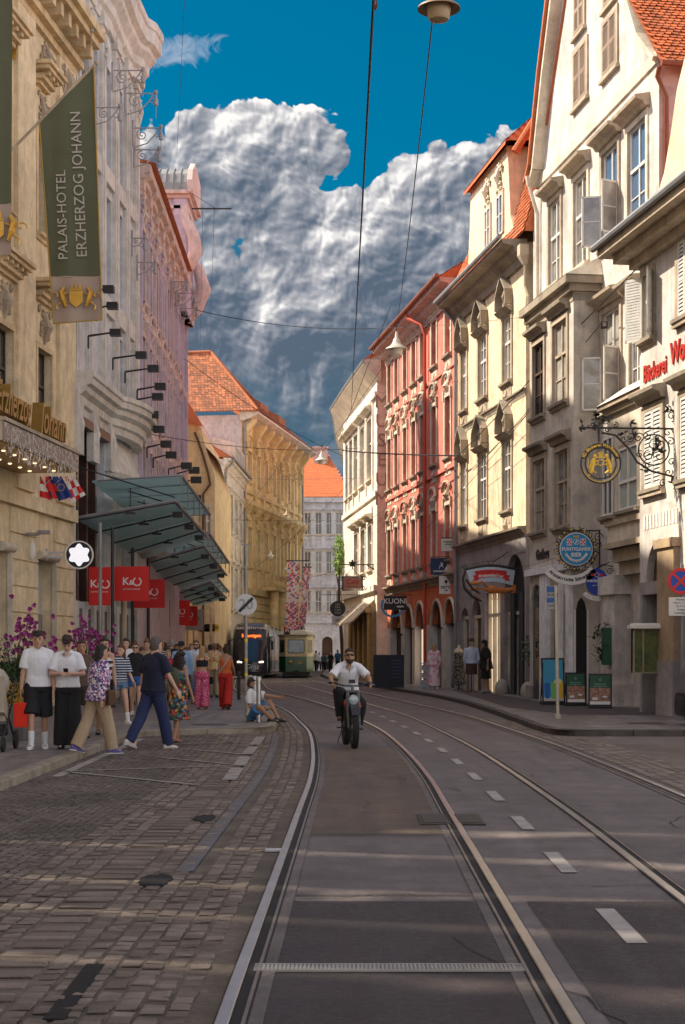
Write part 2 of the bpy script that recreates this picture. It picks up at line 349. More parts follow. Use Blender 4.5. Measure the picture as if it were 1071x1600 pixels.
def window(F, par, u0, u1, z0, z1, fm=None, cols=2, rows=(.62,), gl=None, rec=.14, sill=None, hood=None, sur=None, arch=False, name='window', o=0.0, bars=()):
    fm = fm or white_paint; gl = gl or random.choice(GL)
    g = MB()
    if arch:
        r = (u1-u0)/2; zc = z1-(r if arch is True else arch); ry = z1-zc; n = 12
        g.add([F.pt(u0, z0, o-rec), F.pt(u1, z0, o-rec)]+[F.pt((u0+u1)/2+r*math.cos(math.pi*i/n), zc+ry*math.sin(math.pi*i/n), o-rec) for i in range(n+1)], [tuple(range(n+3))])
    else: g.add([F.pt(u0, z0, o-rec), F.pt(u1, z0, o-rec), F.pt(u1, z1, o-rec), F.pt(u0, z1, o-rec)], [(0,1,2,3)])
    wn = g.build(name, gl, par)
    m = MB(); t = .055; o0 = o-rec+.004; o1 = o-rec+.05
    zt = z1 if not arch else z1-((u1-u0)/2 if arch is True else arch)
    F.box(m, u0, u0+t, z0, zt, o0, o1); F.box(m, u1-t, u1, z0, zt, o0, o1); F.box(m, u0+t, u1-t, z0, z0+t, o0, o1)
    if not arch: F.box(m, u0+t, u1-t, z1-t, z1, o0, o1)
    for rr in rows:
        zz = z0+(zt-z0)*rr if not (arch and rr == 1) else zt
        F.box(m, u0+t, u1-t, zz-.04, zz+.04, o0, o1+.015)
    for rr in bars:
        zz = z0+(zt-z0)*rr; F.box(m, u0+t, u1-t, zz-.013, zz+.013, o0, o1-.012)
    for i in range(1, cols):
        uc = u0+(u1-u0)*i/cols; F.box(m, uc-.03, uc+.03, z0+t, z1-t, o0, o1+.004)
    m.build('window_frame', fm, wn)
    if sur:
        sw, sm_ = sur; m = MB(); F.box(m, u0-sw, u0, z0, z1, o-.02, o+.05); F.box(m, u1, u1+sw, z0, z1, o-.02, o+.05); F.box(m, u0-sw, u1+sw, z1, z1+sw, o-.02, o+.053)
        m.build('surround', sm_, wn)
    if sill:
        sm_ = sill; m = MB(); F.prof(m, u0-.16, u1+.16, [(o-.02, z0-.20), (o+.06, z0-.20), (o+.08, z0-.12), (o+.16, z0-.10), (o+.17, z0-.02), (o-.02, z0)]); m.build('sill', sm_, wn)
    if hood: hood(F, wn, u0, u1, z1, o)
    return wn
def hood_flat(m_, up=.35, ov=.2, dp=.28):
    def h(F, wn, u0, u1, z1, o):
        m = MB(); z = z1+up; F.prof(m, u0-ov, u1+ov, [(o-.02, z-.1), (o+dp*.35, z-.1), (o+dp*.5, z+.02), (o+dp*.95, z+.08), (o+dp, z+.16), (o-.02, z+.24)])
        m.build('window_hood', m_, wn)
    return h
def tiles(mb, A, B, Cc, D, tw=.18, th=.15, lift=.02):        # tongue tiles on the slope A-B (eave) to D-C (ridge)
    A, B, Cc, D = map(Vector, (A, B, Cc, D)); nrm = (B-A).cross(D-A).normalized()
    if nrm.z < 0: nrm = -nrm
    Ls = ((D-A).length+(Cc-B).length)/2; nr = max(1, int(Ls/th))
    for r in range(nr):
        t0 = r/nr; L = A.lerp(D, t0); Rr = B.lerp(Cc, t0); w_ = (Rr-L).length; nc = max(1, int(w_/tw)); dx = (Rr-L)/nc
        up = ((D-A)+(Cc-B)).normalized()*th*1.25
        for c in range(nc+1):
            p = L+dx*(c-(.5 if r % 2 else 0)); 
            if (r % 2 and c == 0): continue
            if not r % 2 and c == nc: continue
            j = lift*random.uniform(.7, 1.5); q = p+nrm*j; bk = nrm*.004
            a = q+dx*.03+up*.25; b = q+dx*.25+up*.03; c2 = q+dx*.75+up*.03; d2 = q+dx*.97+up*.25
            e = p+dx*.97+up+bk; f = p+dx*.03+up+bk; dn = nrm*-.018
            m2 = q+dx*.5
            mb.add([a, b, m2, c2, d2, e, f, a+dn, b+dn, m2+dn, c2+dn, d2+dn], [(0,1,2,3,4,5,6),(0,7,8,1),(1,8,9,2),(2,9,10,3),(3,10,11,4)])
# ============================================================ ground, roads, tracks
def crv(pts, n=14):                         # Catmull-Rom through (Y, X)
    out = []
    p = [pts[0]]+list(pts)+[pts[-1]]
    for i in range(1, len(p)-2):
        for k in range(n):
            t = k/n; q = []
            for c in (0, 1):
                a, b, cc, d = p[i-1][c], p[i][c], p[i+1][c], p[i+2][c]
                q.append(.5*((2*b)+(-a+cc)*t+(2*a-5*b+4*cc-d)*t*t+(-a+3*b-3*cc+d)*t**3))
            out.append(tuple(q))
    out.append(tuple(pts[-1])); return out
TA = crv([(-6,.2),(3,.22),(6.5,.23),(9,.25),(15,.30),(19.3,.33),(24.3,.27),(30.5,.08),(36,-.28),(41.7,-.71),(52,-1.84),(65.8,-3.65),(83,-4.85),(98,-5.65),(125,-6.1)])
TB = crv([(-6,2.6),(3,2.7),(9.6,2.78),(15.6,2.86),(24.3,2.82),(30.5,2.64),(39,2.27),(47.5,1.5),(62.5,.10),(85,-2.0),(100,-2.85),(125,-3.4),(140,-3.5)])
def offs(path, o):
    r = []
    for i, (y, x) in enumerate(path):
        a = path[max(i-1, 0)]; b = path[min(i+1, len(path)-1)]; dy, dx = b[0]-a[0], b[1]-a[1]; L = math.hypot(dx, dy) or 1
        r.append((x+o*dy/L, y-o*dx/L))
    return r
def strip(name, path, o0, o1, z, m, y0=-99, y1=999, th=0):
    a = offs(path, o0); b = offs(path, o1); mb = MB(); idx = [i for i, p in enumerate(path) if y0 <= p[0] <= y1]
    for i, j in zip(idx, idx[1:]): mb.add([(*a[i], z), (*b[i], z), (*b[j], z), (*a[j], z)], [(0,1,2,3)])
    o = mb.build(name, m); return tag(o, kind='structure')
def gmat(name, col, rough, dk, sc=.35, bump=.35, bs=90, spec=.35):
    m = mat(name, col, rough, .5, sc, bump, bs, dark=dk, spec=spec); n, L, b = nodes(m)
    # coarse grit on top
    tc = n.new('ShaderNodeTexCoord'); t = n.new('ShaderNodeTexNoise'); t.inputs['Scale'].default_value = 160; t.inputs['Detail'].default_value = 3; L.new(tc.outputs['Object'], t.inputs['Vector'])
    src = b.inputs['Base Color'].links[0].from_socket; x = n.new('ShaderNodeMix'); x.data_type = 'RGBA'; x.blend_type = 'MULTIPLY'; x.inputs[0].default_value = .8
    r = n.new('ShaderNodeMapRange'); r.inputs[1].default_value = .3; r.inputs[2].default_value = .7; r.inputs[3].default_value = .5; r.inputs[4].default_value = 1.45; L.new(t.outputs['Fac'], r.inputs[0])
    L.new(src, x.inputs[6]); L.new(r.outputs[0], x.inputs[7]); 
    t2 = n.new('ShaderNodeTexNoise'); t2.inputs['Scale'].default_value = 2.2; t2.inputs['Detail'].default_value = 8; t2.inputs['Roughness'].default_value = .7; L.new(tc.outputs['Object'], t2.inputs['Vector'])
    r2 = n.new('ShaderNodeMapRange'); r2.inputs[1].default_value = .35; r2.inputs[2].default_value = .7; r2.inputs[3].default_value = .78; r2.inputs[4].default_value = 1.3; L.new(t2.outputs['Fac'], r2.inputs[0])
    x2 = n.new('ShaderNodeMix'); x2.data_type = 'RGBA'; x2.blend_type = 'MULTIPLY'; x2.inputs[0].default_value = 1; L.new(x.outputs[2], x2.inputs[6]); L.new(r2.outputs[0], x2.inputs[7])
    mp = n.new('ShaderNodeMapping'); mp.inputs['Scale'].default_value = (2.6, .16, 1); L.new(tc.outputs['Object'], mp.inputs[0]); t3 = n.new('ShaderNodeTexNoise'); t3.inputs['Scale'].default_value = 1.3; t3.inputs['Detail'].default_value = 6; L.new(mp.outputs[0], t3.inputs['Vector'])
    r3 = n.new('ShaderNodeMapRange'); r3.inputs[1].default_value = .35; r3.inputs[2].default_value = .65; r3.inputs[3].default_value = .78; r3.inputs[4].default_value = 1.18; L.new(t3.outputs['Fac'], r3.inputs[0])
    t4 = n.new('ShaderNodeTexNoise'); t4.inputs['Scale'].default_value = 22; t4.inputs['Detail'].default_value = 4; L.new(tc.outputs['Object'], t4.inputs['Vector']); r4 = n.new('ShaderNodeMapRange'); r4.inputs[1].default_value = .35; r4.inputs[2].default_value = .65; r4.inputs[3].default_value = .82; r4.inputs[4].default_value = 1.2; L.new(t4.outputs['Fac'], r4.inputs[0])
    mm_ = n.new('ShaderNodeMath'); mm_.operation = 'MULTIPLY'; L.new(r3.outputs[0], mm_.inputs[0]); L.new(r4.outputs[0], mm_.inputs[1]); x3 = n.new('ShaderNodeMix'); x3.data_type = 'RGBA'; x3.blend_type = 'MULTIPLY'; x3.inputs[0].default_value = 1; L.new(x2.outputs[2], x3.inputs[6]); L.new(mm_.outputs[0], x3.inputs[7])
    L.new(x3.outputs[2], b.inputs['Base Color']); rr = n.new('ShaderNodeMapRange'); rr.inputs[1].default_value = .8; rr.inputs[2].default_value = 1.2; rr.inputs[3].default_value = rough-.22; rr.inputs[4].default_value = min(1, rough+.12); L.new(mm_.outputs[0], rr.inputs[0]); L.new(rr.outputs[0], b.inputs['Roughness']); return m
asp = gmat('asphalt_grey', (.145, .122, .116), .78, (.105, .087, .084))
asp_brown = gmat('asphalt_brown', (.120, .084, .062), .8, (.092, .070, .056))
asp_dark = gmat('asphalt_dark', (.050, .037, .038), .75, (.036, .028, .028))
asp_warm = gmat('asphalt_warm', (.130, .104, .088), .78, (.095, .075, .063))
conc = gmat('track_concrete', (.15, .125, .115), .8, (.10, .085, .08), 1.2)
def line(name, poly, z, m, kind='structure'):
    mb = MB(); mb.add([(p[0], p[1], z) for p in poly], [tuple(range(len(poly)))]); return tag(mb.build(name, m), kind=kind)
line('ground', [(-900,-60),(900,-60),(900,2200),(-900,2200)], -.03, gmat('far_ground', (.16, .14, .13), .9, (.1, .09, .08)))
line('road', [(-30,-12),(30,-12),(30,175),(-30,175)], 0, asp)
# asphalt patches
strip('road_patch', TA, -.60, .60, .004, asp_brown, 13.2, 25.5)
strip('road_patch', TA, -.60, .60, .0045, asp_dark, -6, 9.9)
strip('road_patch', TA, .86, 1.80, .004, asp_dark, -6, 9.9)
strip('road_patch', TB, .86, 6.5, .0052, asp_warm, 14, 27)
# setts: one mesh of single stones each side of the left rail
sett_m = mat('setts', (.25, .20, .16), .72, .35, 3, .5, 60, island=.75, dark=(.085, .062, .048), spec=.45)
sett2_m = mat('small_setts', (.195, .160, .138), .72, .5, .6, .6, 70, island=.7, dark=(.070, .055, .048), spec=.4)
joint_m = gmat('joint_soil', (.135, .108, .085), .95, (.08, .063, .05), 2)
def sett(mb, cx, cy, a, w, l, h=.008, z=.004):
    h = min(h, .008)
    ca, sa = math.cos(a), math.sin(a); vs = []
    w *= random.uniform(.86, 1.0); l *= random.uniform(.86, 1.0); z += random.uniform(-.003, .004); tx = random.uniform(-.003, .003); ty = random.uniform(-.003, .003)
    for k, hh in ((1, 0), (.93, h*.75), (.72, h)):
        for sx, sy in ((-1,-1),(1,-1),(1,1),(-1,1)):
            x = sx*w/2*k+random.uniform(-.004, .004); y = sy*l/2*k+random.uniform(-.004, .004); vs.append((cx+x*ca-y*sa, cy+x*sa+y*ca, z+hh+(tx*sx+ty*sy if k < 1 else 0)))
    mb.add(vs, [(0,1,5,4),(1,2,6,5),(2,3,7,6),(3,0,4,7),(4,5,9,8),(5,6,10,9),(6,7,11,10),(7,4,8,11),(8,9,10,11)])
cells = 0
mb = MB(); y = -1.0; pa = [(p[0], p[1]) for p in TA]
def XA(y):
    for a, b in zip(pa, pa[1:]):
        if a[0] <= y <= b[0]: return a[1]+(b[1]-a[1])*(y-a[0])/(b[0]-a[0])
    return pa[-1][1]
def lim(y):                                         # left limit of the parking bay
    return -3.70
def in_pave(x, y):                                  # left pavement
    if y < 29.3: return x < -3.76
    if y < 30.5: return x < -3.76+(y-29.3)*2.0
    return x < KX(y)
KP = crv([(30.3,-1.32),(36,-1.45),(42,-1.95),(52,-3.1),(65,-4.75),(83,-6.4),(98,-7.4),(130,-8.6)])
def KX(y):
    for a, b in zip(KP, KP[1:]):
        if a[0] <= y <= b[0]: return a[1]+(b[1]-a[1])*(y-a[0])/(b[0]-a[0])
    return KP[0][1] if y < 31 else KP[-1][1]
y = 3.0; row = 0
while y < 60:
    l = .125 if y < 40 else .35; x0 = XA(y)-.86; ang = math.atan2(-(XA(y+.5)-XA(y-.5)), 1); k = 0; x = x0
    nmax = 12
    while k < nmax:
        w_ = .112
        if k == 7: w_ = .30                      # the row of larger pale blocks
        x -= w_
        yy_ = y+(row % 2)*l*.5*(1 if k % 2 else 0)+random.uniform(-.012, .012)
        if k == 3 and 10.8 < y < 30: k += 1; continue  # asphalt gutter strip
        if not in_pave(x, yy_) : sett(mb, x+w_/2, yy_, ang, w_-.014, l-.016)
        k += 1
    y += l; row += 1
tag(mb.build('cobblestones', sett_m), 'rows of worn brown granite setts along the left tram rail', 'cobblestones', kind='structure')
XLIM = lambda y: XA(y)-.86-.112*11-.30
mb = MB(); y = 3.0; row = 0; st = .074
while y < 30.2:
    x = XLIM(y)-.02; s_ = st if y < 20 else st*1.4
    while x > (-3.72 if y < 29.3 else -3.7+(y-29.3)*2):
        ph = math.sin(x*1.1+2)*.10+math.sin(x*3.1)*.03
        x -= s_
        sett(mb, x+s_/2, y+ph+random.uniform(-.010, .010), random.uniform(-.25, .25), s_-.006, s_-.006, .008)
    y += s_; row += 1
tag(mb.build('small_cobblestones', sett2_m), 'small dark setts paving the parking bay by the kerb', 'cobblestones', kind='structure')
line('road_joints', [(-3.8,2),(-.6,2),(-.35,8),(-.45,29.4),(-1.5,36),(-2.6,48),(-3.2,48),(-1.4,31),(-1.3,30.3),(-3.8,29.3)], .003, joint_m)
strip('gutter', TA, -1.41, -1.29, .012, mat('gutter_asphalt', (.13, .125, .14), .7, .4, 2, .3, 60), 10.8, 30)
# tracks
rail_top = mat('rail_steel', (.66, .66, .68), .28, .25, 3, metal=1.0)
rail_dark = mat('rail_groove', (.012, .010, .010), .8, .2, 3)
rail_old = mat('rail_rusty', (.30, .24, .21), .45, .4, 3, metal=.7)
def rail(path, c, side):
    # head, groove, guard lip as one grooved rail
    mb = MB(); prof = [(-.030, .002), (-.029, .016), (-.024, .020), (.024, .020), (.029, .015), (.031, -.012), (.075, -.012), (.077, .013), (.092, .014), (.095, .002)]
    if side < 0: prof = [(-a, b) for a, b in prof]
    rows_ = [offs(path, c+a) for a, b in prof]
    for i in range(len(path)-1):
        for j in range(len(prof)-1):
            mb.mi = 1 if j in (4, 5, 6) else (2 if j > 6 else 0)
            vs_ = [(*rows_[j][i], prof[j][1]), (*rows_[j+1][i], prof[j+1][1]), (*rows_[j+1][i+1], prof[j+1][1]), (*rows_[j][i+1], prof[j][1])]
            mb.add(vs_, [(0,1,2,3)] if side > 0 else [(3,2,1,0)])
    return mb
for nm, path, oo in (('tram_rail', TA, -.717), ('tram_rail', TA, .717), ('tram_rail', TB, -.717), ('tram_rail', TB, .717)):
    sg_ = 1 if oo < 0 else -1; lo_, hi_ = sorted((oo-.038*sg_, oo+.104*sg_)); strip('rail_groove', path, lo_, hi_, .0085, rail_dark)
    lo_, hi_ = sorted((oo+.104*sg_, oo+.165*sg_)); strip('rail_bedding', path, lo_, hi_, .0075, conc, -6, 60)
    mb = rail(path, oo, 1 if oo < 0 else -1); o = mb.build(nm, [rail_top, rail_dark, rail_old], smooth='auto')
    lab = {(-.717, 0): 'shiny left rail of the near tram track beside the setts', (.717, 0): 'right rail of the near tram track with a rusty edge', (-.717, 1): 'left rail of the far tram track beside the dashed line', (.717, 1): 'right rail of the far tram track nearest the right kerb'}[(oo, 0 if path is TA else 1)]
    tag(o, lab, 'tram rail', 'tram rails')
# drainage grate across the near track
g = MB(); Y0 = 7.60
for i in range(62):
    x = -.38+i*.0195
    g.box(x, x+.011, Y0-.055, Y0+.055, .004, .016)
g.box(-.42, .86, Y0-.075, Y0-.055, .004, .017); g.box(-.42, .86, Y0+.055, Y0+.075, .004, .017); g.box(.40, .41, Y0-.055, Y0+.055, .004, .0175)
for k in (-.018, .018): g.box(-.42, .86, Y0+k-.006, Y0+k+.006, .004, .0155)
tag(g.build('drainage_grate', mat('grate_steel', (.42, .39, .36), .45, .3, 4, metal=.6)), 'long slotted steel drainage grate crossing between the rails', 'drain grate')
line('drain_channel', [(-.43, Y0-.10), (.88, Y0-.10), (.88, Y0+.085), (-.43, Y0+.085)], .0062, rail_dark)
# cracks and tarred joints in the asphalt
crk = mat('asphalt_crack', (.022, .018, .018), .85, .2, 4)
rs_ = random.Random(21)
def crack(x0, y0, ang, L_, w_, z=.0062):
    mb = MB(); x, y = x0, y0; pts = [(x, y)]
    for i in range(int(L_/.12)): ang += rs_.gauss(0, .28); x += .12*math.cos(ang); y += .12*math.sin(ang); pts.append((x, y))
    for (ax, ay), (bx, by) in zip(pts, pts[1:]):
        d = math.hypot(bx-ax, by-ay) or 1; nx, ny = -(by-ay)/d*w_*rs_.uniform(.3, .6), (bx-ax)/d*w_*rs_.uniform(.3, .6); mb.add([(ax-nx, ay-ny, z), (bx-nx, by-ny, z), (bx+nx, by+ny, z), (ax+nx, ay+ny, z)], [(0,1,2,3)])
    tag(mb.build('asphalt_crack', crk), kind='structure')
for a_ in ((1.15,6.4,1.4,2.2,.012),(1.6,10.3,.4,1.0,.010),(.55,9.95,2.9,.9,.010),(-.2,12.2,.2,.9,.008),(2.9,13.8,1.5,3.2,.012),(1.3,17.5,1.7,3.5,.012),(.1,20,.1,1.1,.012),(1.25,24,.2,1.3,.014),(2.4,9.2,.3,1.4,.010),(2.3,19.5,1.4,3,.012),(3.0,24,1.9,2.4,.012),(-.3,28.5,.2,1.2,.014),(.2,15.6,1.2,1.6,.008)): crack(*a_)
for yj in (9.92, 13.18, 25.5, 31.0): 
    xa_ = XA(yj) if 'XA' in globals() else .2
    mb = MB(); mb.add([(xa_-.60, yj-.012, .0066), (xa_+.60, yj-.012, .0066), (xa_+.60, yj+.012, .0066), (xa_-.60, yj+.012, .0066)], [(0,1,2,3)]); tag(mb.build('asphalt_joint', crk), kind='structure')
# white paint
wp = mat('road_paint', (.38, .35, .32), .7, .5, 5, .3, 60, dark=(.24, .21, .19))
wpf = mat('road_paint_worn', (.33, .31, .28), .75, .6, 4, .2, 60, dark=(.16, .14, .12))
mid = [((a[0]), None) for a in TA]
def XB(y):
    for a, b in zip(TB, TB[1:]):
        if a[0] <= y <= b[0]: return a[1]+(b[1]-a[1])*(y-a[0])/(b[0]-a[0])
    return TB[-1][1]
yy0 = 2.9
for i in range(22):
    a = yy0+i*2.68; b = a+1.12
    if i > 9: b = a+1.0
    pts = [((XA(t)*.5+XB(t)*.5)+.02+sd, t) for t, sd in ((a, -.055), (a, .055), (b, .055), (b, -.055))]
    tag(line('lane_marking', pts, .0085, wp), kind='structure')
def gl_(x1, y1, x2, y2, w_=.09, nm='bay_marking', m=wpf, z=.022):
    a = G(x1, y1); b = G(x2, y2); d = (b-a).normalized(); n = Vector((-d.y, d.x, 0))*w_/2
    line(nm, [a-n, b-n, b+n, a+n], z, m)
gl_(101,1208,309,1229); gl_(113,1207,378,1198,.08); gl_(378,1198,248,1185,.08); gl_(262,1165,392,1160,.08); gl_(290,1172,385,1181,.08)
gl_(88,1216,222,1156,.13); gl_(408,1153,398,1166,.17,z=.026); gl_(396,1169,386,1181,.17,z=.026); gl_(383,1185,374,1199,.17,z=.026); gl_(371,1203,358,1222,.17,z=.026)
# black repair patches / covers
def blob(x, y, rx, ry, name, m, lab, z=.024, seed=0):
    c = G(x, y); random.seed(seed); n = 22; mb = MB(); pts = []
    for i in range(n):
        t = 2*math.pi*i/n; k = random.uniform(.86, 1.1); pts.append((c.x+rx*k*math.cos(t), c.y+ry*k*math.sin(t)))
    mb.add([(a, b, z-.014) for a, b in pts]+[(c.x+(a-c.x)*.9, c.y+(b-c.y)*.9, z-.002) for a, b in pts], [(i, (i+1) % n, n+(i+1) % n, n+i) for i in range(n)]+[tuple(range(n, 2*n))])
    return tag(mb.build(name, m), lab, 'tar patch')
tar = mat('tar', (.006, .005, .006), .85, .2, 5, .4, 40)
blob(321, 1281, .105, .33, 'tar_patch', tar, 'black tar patch on the setts, the farther of the two', seed=3)
blob(243, 1379, .115, .28, 'tar_patch', tar, 'black tar patch on the setts, the nearer and wider of the two', seed=5)
mb = MB(); A_ = G(150, 1511); B_ = G(84, 1598); d = (B_-A_).normalized(); n_ = Vector((-d.y, d.x, 0))*.045
mb.prism([tuple((A_-n_)[:2]), tuple((B_-n_)[:2]), tuple((B_+n_)[:2]), tuple((A_+n_)[:2])], .004, .0165)
tag(mb.build('tar_strip', tar), 'long black tar strip in the setts at the near left', 'tar strip')
pl = MB(); c = G(427, 1332); pl.box(c.x-.06, c.x+.06, c.y-.06, c.y+.06, .01, .024); tag(pl.build('marker_plate', mat('plate_grey', (.33, .33, .36), .5, .3, 6)), 'small pale square plate set beside the left rail', 'marker plate')
# switch boxes straddling the right rail
mb = MB(); m2 = mat('box_lid', (.055, .04, .03), .6, .4, 6, .3, 30)
for x0, x1 in ((658, 705), (714, 760)):
    a = G(x0, 1290); b = G(x1, 1290); a2 = G(x0+2, 1274); mb.box(a.x, b.x, a.y, a2.y, .006, .016)
    mb.box(a.x+.03, b.x-.03, a.y+.08, a2.y-.08, .016, .022)
tag(mb.build('rail_switch_box', m2), 'dark iron switch box let into the asphalt at the rail', 'switch box')
# ---- pavements with kerbs
kerb_m = mat('kerb_granite', (.30, .26, .20), .7, .45, 3, .5, 40, dark=(.14, .115, .085))
slab = gmat('pavement_slabs', (.21, .185, .18), .62, (.155, .135, .13), .5, .2, 120, .45)
nn, LL, bb = nodes(slab)
tcn = nn.new('ShaderNodeTexCoord'); bt = nn.new('ShaderNodeTexBrick'); LL.new(tcn.outputs['Object'], bt.inputs['Vector']); bt.inputs['Scale'].default_value = 1
bt.inputs['Brick Width'].default_value = .95; bt.inputs['Row Height'].default_value = .48; bt.inputs['Mortar Size'].default_value = .009; bt.inputs['Color1'].default_value = (1,1,1,1); bt.inputs['Color2'].default_value = (.72,.72,.72,1); bt.inputs['Mortar'].default_value = (.35,.33,.3,1)
src = bb.inputs['Base Color'].links[0].from_socket; mxx = nn.new('ShaderNodeMix'); mxx.data_type = 'RGBA'; mxx.blend_type = 'MULTIPLY'; mxx.inputs[0].default_value = 1; LL.new(src, mxx.inputs[6]); LL.new(bt.outputs['Color'], mxx.inputs[7]); LL.new(mxx.outputs[2], bb.inputs['Base Color'])
def pavement(name, edge, back, m=slab, lab=None):       # edge: points along kerb, back: closing points
    pts = edge+back; mb = MB(); mb.add([(p[0], p[1], KERB-.004) for p in pts], [tuple(range(len(pts)))]); tag(mb.build(name, m), kind='structure')
    mb = MB()
    L = [0]
    for a, b in zip(edge, edge[1:]): L.append(L[-1]+math.hypot(b[0]-a[0], b[1]-a[1]))
    def at(t):
        for i in range(len(edge)-1):
            if t <= L[i+1] or i == len(edge)-2:
                k = (t-L[i])/max(1e-6, L[i+1]-L[i]); return Vector((edge[i][0]+(edge[i+1][0]-edge[i][0])*k, edge[i][1]+(edge[i+1][1]-edge[i][1])*k, 0))
    t = 0
    while t < L[-1]-.05:
        t2 = min(t+random.uniform(.85, 1.1), L[-1]); a = at(t+.006); b = at(t2-.006); d = (b-a).normalized(); n = Vector((-d.y, d.x, 0))*sgn
        z = KERB+random.uniform(-.003, .004)
        prof = [(-.01, -.05), (-.015, z-.015), (.012, z), (.15, z), (.15, -.05)]
        vs_ = [p+n*o+Vector((0, 0, zz)) for p in (a, b) for o, zz in prof]
        mb.add(vs_, [(0,1,2,3,4),(9,8,7,6,5)]+[(i, 5+i, 5+(i+1) % 5, (i+1) % 5) for i in range(5)])
        t = t2
    tag(mb.build('kerb', kerb_m), kind='structure')
arc = lambda cx, cy, r, a0, a1, n=8: [(cx+r*math.cos(R(a0+(a1-a0)*i/n)), cy+r*math.sin(R(a0+(a1-a0)*i/n))) for i in range(n+1)]
sgn = 1
EL_ = [(-3.72,-8),(-3.72,28.6)]+[(-3.55,29.1),(-3.2,29.35)]+[(-1.75,30.05)]+[(-1.45,30.3),(-1.33,30.8)]+[(x, y) for y, x in KP if y > 31.5]
pavement('pavement_left', EL_, [(-22,130),(-22,-8)])
sgn = -1; kerb_m = mat('kerb_dark', (.085, .070, .062), .75, .4, 3, .5, 40, dark=(.03, .025, .022))
ER_ = [(14,29.05),(4.25,29.2),(3.95,29.5),(3.82,30.2),(3.80,34),(3.78,40),(3.62,48),(3.2,55),(2.57,61.4),(1.7,69),(.76,78),(-.2,88),(-1.0,98),(-1.5,110),(-1.7,135)]
pavement('pavement_right', ER_, [(22,135),(22,29.05)])
line('pavement_cobble_band', [(4.3,41.5),(5.2,36.3),(7.5,36.6),(8,40),(5.9,44),(5.0,60),(4.2,60)], KERB+.001, mat('band_setts', (.075, .055, .055), .75, .5, 3, .6, 25))
# setts outside the far rail on the right
mb = MB()
for i in range(150):
    y = 12+i*.16
    for k in range(5):
        x = XB(y)+.95+k*.16
        if x < 3.8 or y < 28.9: sett(mb, x, y+(k % 2)*.08, 0, .145, .15, .010)
tag(mb.build('edge_cobblestones', sett_m), 'band of setts beside the farthest tram rail', 'cobblestones', kind='structure')
c = G(655, 1130)
mb = MB(); cc = P(0,0,1); c = G(1010, 1130, KERB); mb.box(c.x-.35, c.x+.35, c.y-.3, c.y+.3, KERB, KERB+.004); tag(mb.build('manhole_cover', m2), 'dark square cover in the right pavement beside the van', 'manhole cover')
c = G(328, 1132, KERB); mb = MB(); mb.lathe([(.36, KERB-.003), (.36, KERB+.004), (.3, KERB+.006), (.01, KERB+.006)], 20, Matrix.Translation((c.x, c.y, 0))); tag(mb.build('manhole_cover', mat('cover_iron', (.06, .055, .05), .6, .3, 20, .5, 40)), 'round iron cover in the left pavement by the kerb corner', 'manhole cover')
# ============================================================ buildings
def stucco(name, col, streak=.3, var=.30, bump=.4, scale=.8, dark=None):        # plaster: blotches, rain streaks, old repairs, speckle
    if name in MATS: return MATS[name]
    m = mat(name, col, .88, var, scale, bump, 18, streak=min(.8, streak+.15), spec=.2, dark=dark); n, L, b = nodes(m)
    src = b.inputs['Base Color'].links[0].from_socket; tc = n.new('ShaderNodeTexCoord')
    def nz(sc, det, a, c, lo, hi, dist=0):
        t = n.new('ShaderNodeTexNoise'); t.inputs['Scale'].default_value = sc; t.inputs['Detail'].default_value = det; t.inputs['Distortion'].default_value = dist; L.new(tc.outputs['Object'], t.inputs['Vector']); r = n.new('ShaderNodeMapRange'); L.new(t.outputs['Fac'], r.inputs[0])
        for k_, v_ in zip((1, 2, 3, 4), (a, c, lo, hi)): r.inputs[k_].default_value = v_
        return r.outputs[0]
    for o_ in (nz(28, 4, .3, .7, .92, 1.16), nz(.55, 8, .56, .60, 1.0, .88, 1.2), nz(3.5, 7, .35, .7, 1.14, .90)):
        x = n.new('ShaderNodeMix'); x.data_type = 'RGBA'; x.blend_type = 'MULTIPLY'; x.inputs[0].default_value = 1; L.new(src, x.inputs[6]); L.new(o_, x.inputs[7]); src = x.outputs[2]
    L.new(src, b.inputs['Base Color']); return m
m_red = stucco('stucco_red', (.68, .225, .175), .4); m_orange = stucco('stucco_orange', (.60, .17, .075), .2)
m_cream = stucco('stucco_cream', (.76, .61, .43), .6); m_trimg = stucco('trim_grey', (.34, .29, .23), .5, .35)
m_white = stucco('stucco_white', (.61, .57, .53), .6, .45, dark=(.36, .33, .31)); m_grey = stucco('stucco_grey', (.55, .50, .44), .45)
m_trimw = stucco('trim_stone', (.46, .38, .29), .5, .35); m_reveal = stucco('trim_pale', (.62, .55, .45), .35)
m_museum = stucco('stucco_museum', (.68, .635, .555), .2, .2); m_museumt = stucco('trim_museum', (.70, .62, .50), .2)
m_hotel = stucco('stucco_hotel', (.74, .61, .41), .4, .25); m_hotel_t = stucco('trim_hotel', (.66, .52, .33), .45, .3)
m_kg = stucco('stucco_pale_grey', (.55, .57, .61), .25, .15); m_kgt = stucco('trim_pale_grey', (.62, .59, .56), .3, .2)
m_lilac = stucco('stucco_lilac', (.50, .44, .54), .25, .15); m_lilact = stucco('trim_pink', (.60, .48, .45), .3, .2)
m_yel = stucco('stucco_yellow', (.82, .64, .35), .3, .3); m_yelt = stucco('trim_ochre', (.72, .54, .28), .4, .35)
m_l4 = stucco('stucco_sand', (.66, .52, .33), .35); m_l5 = stucco('stucco_ivory', (.66, .60, .52), .3)
m_far = stucco('stucco_bluegrey', (.64, .64, .67), .25); m_pink = stucco('stucco_pinkish', (.58, .40, .36), .3); m_gf = stucco('plinth_grey', (.33, .30, .30), .35, .3)
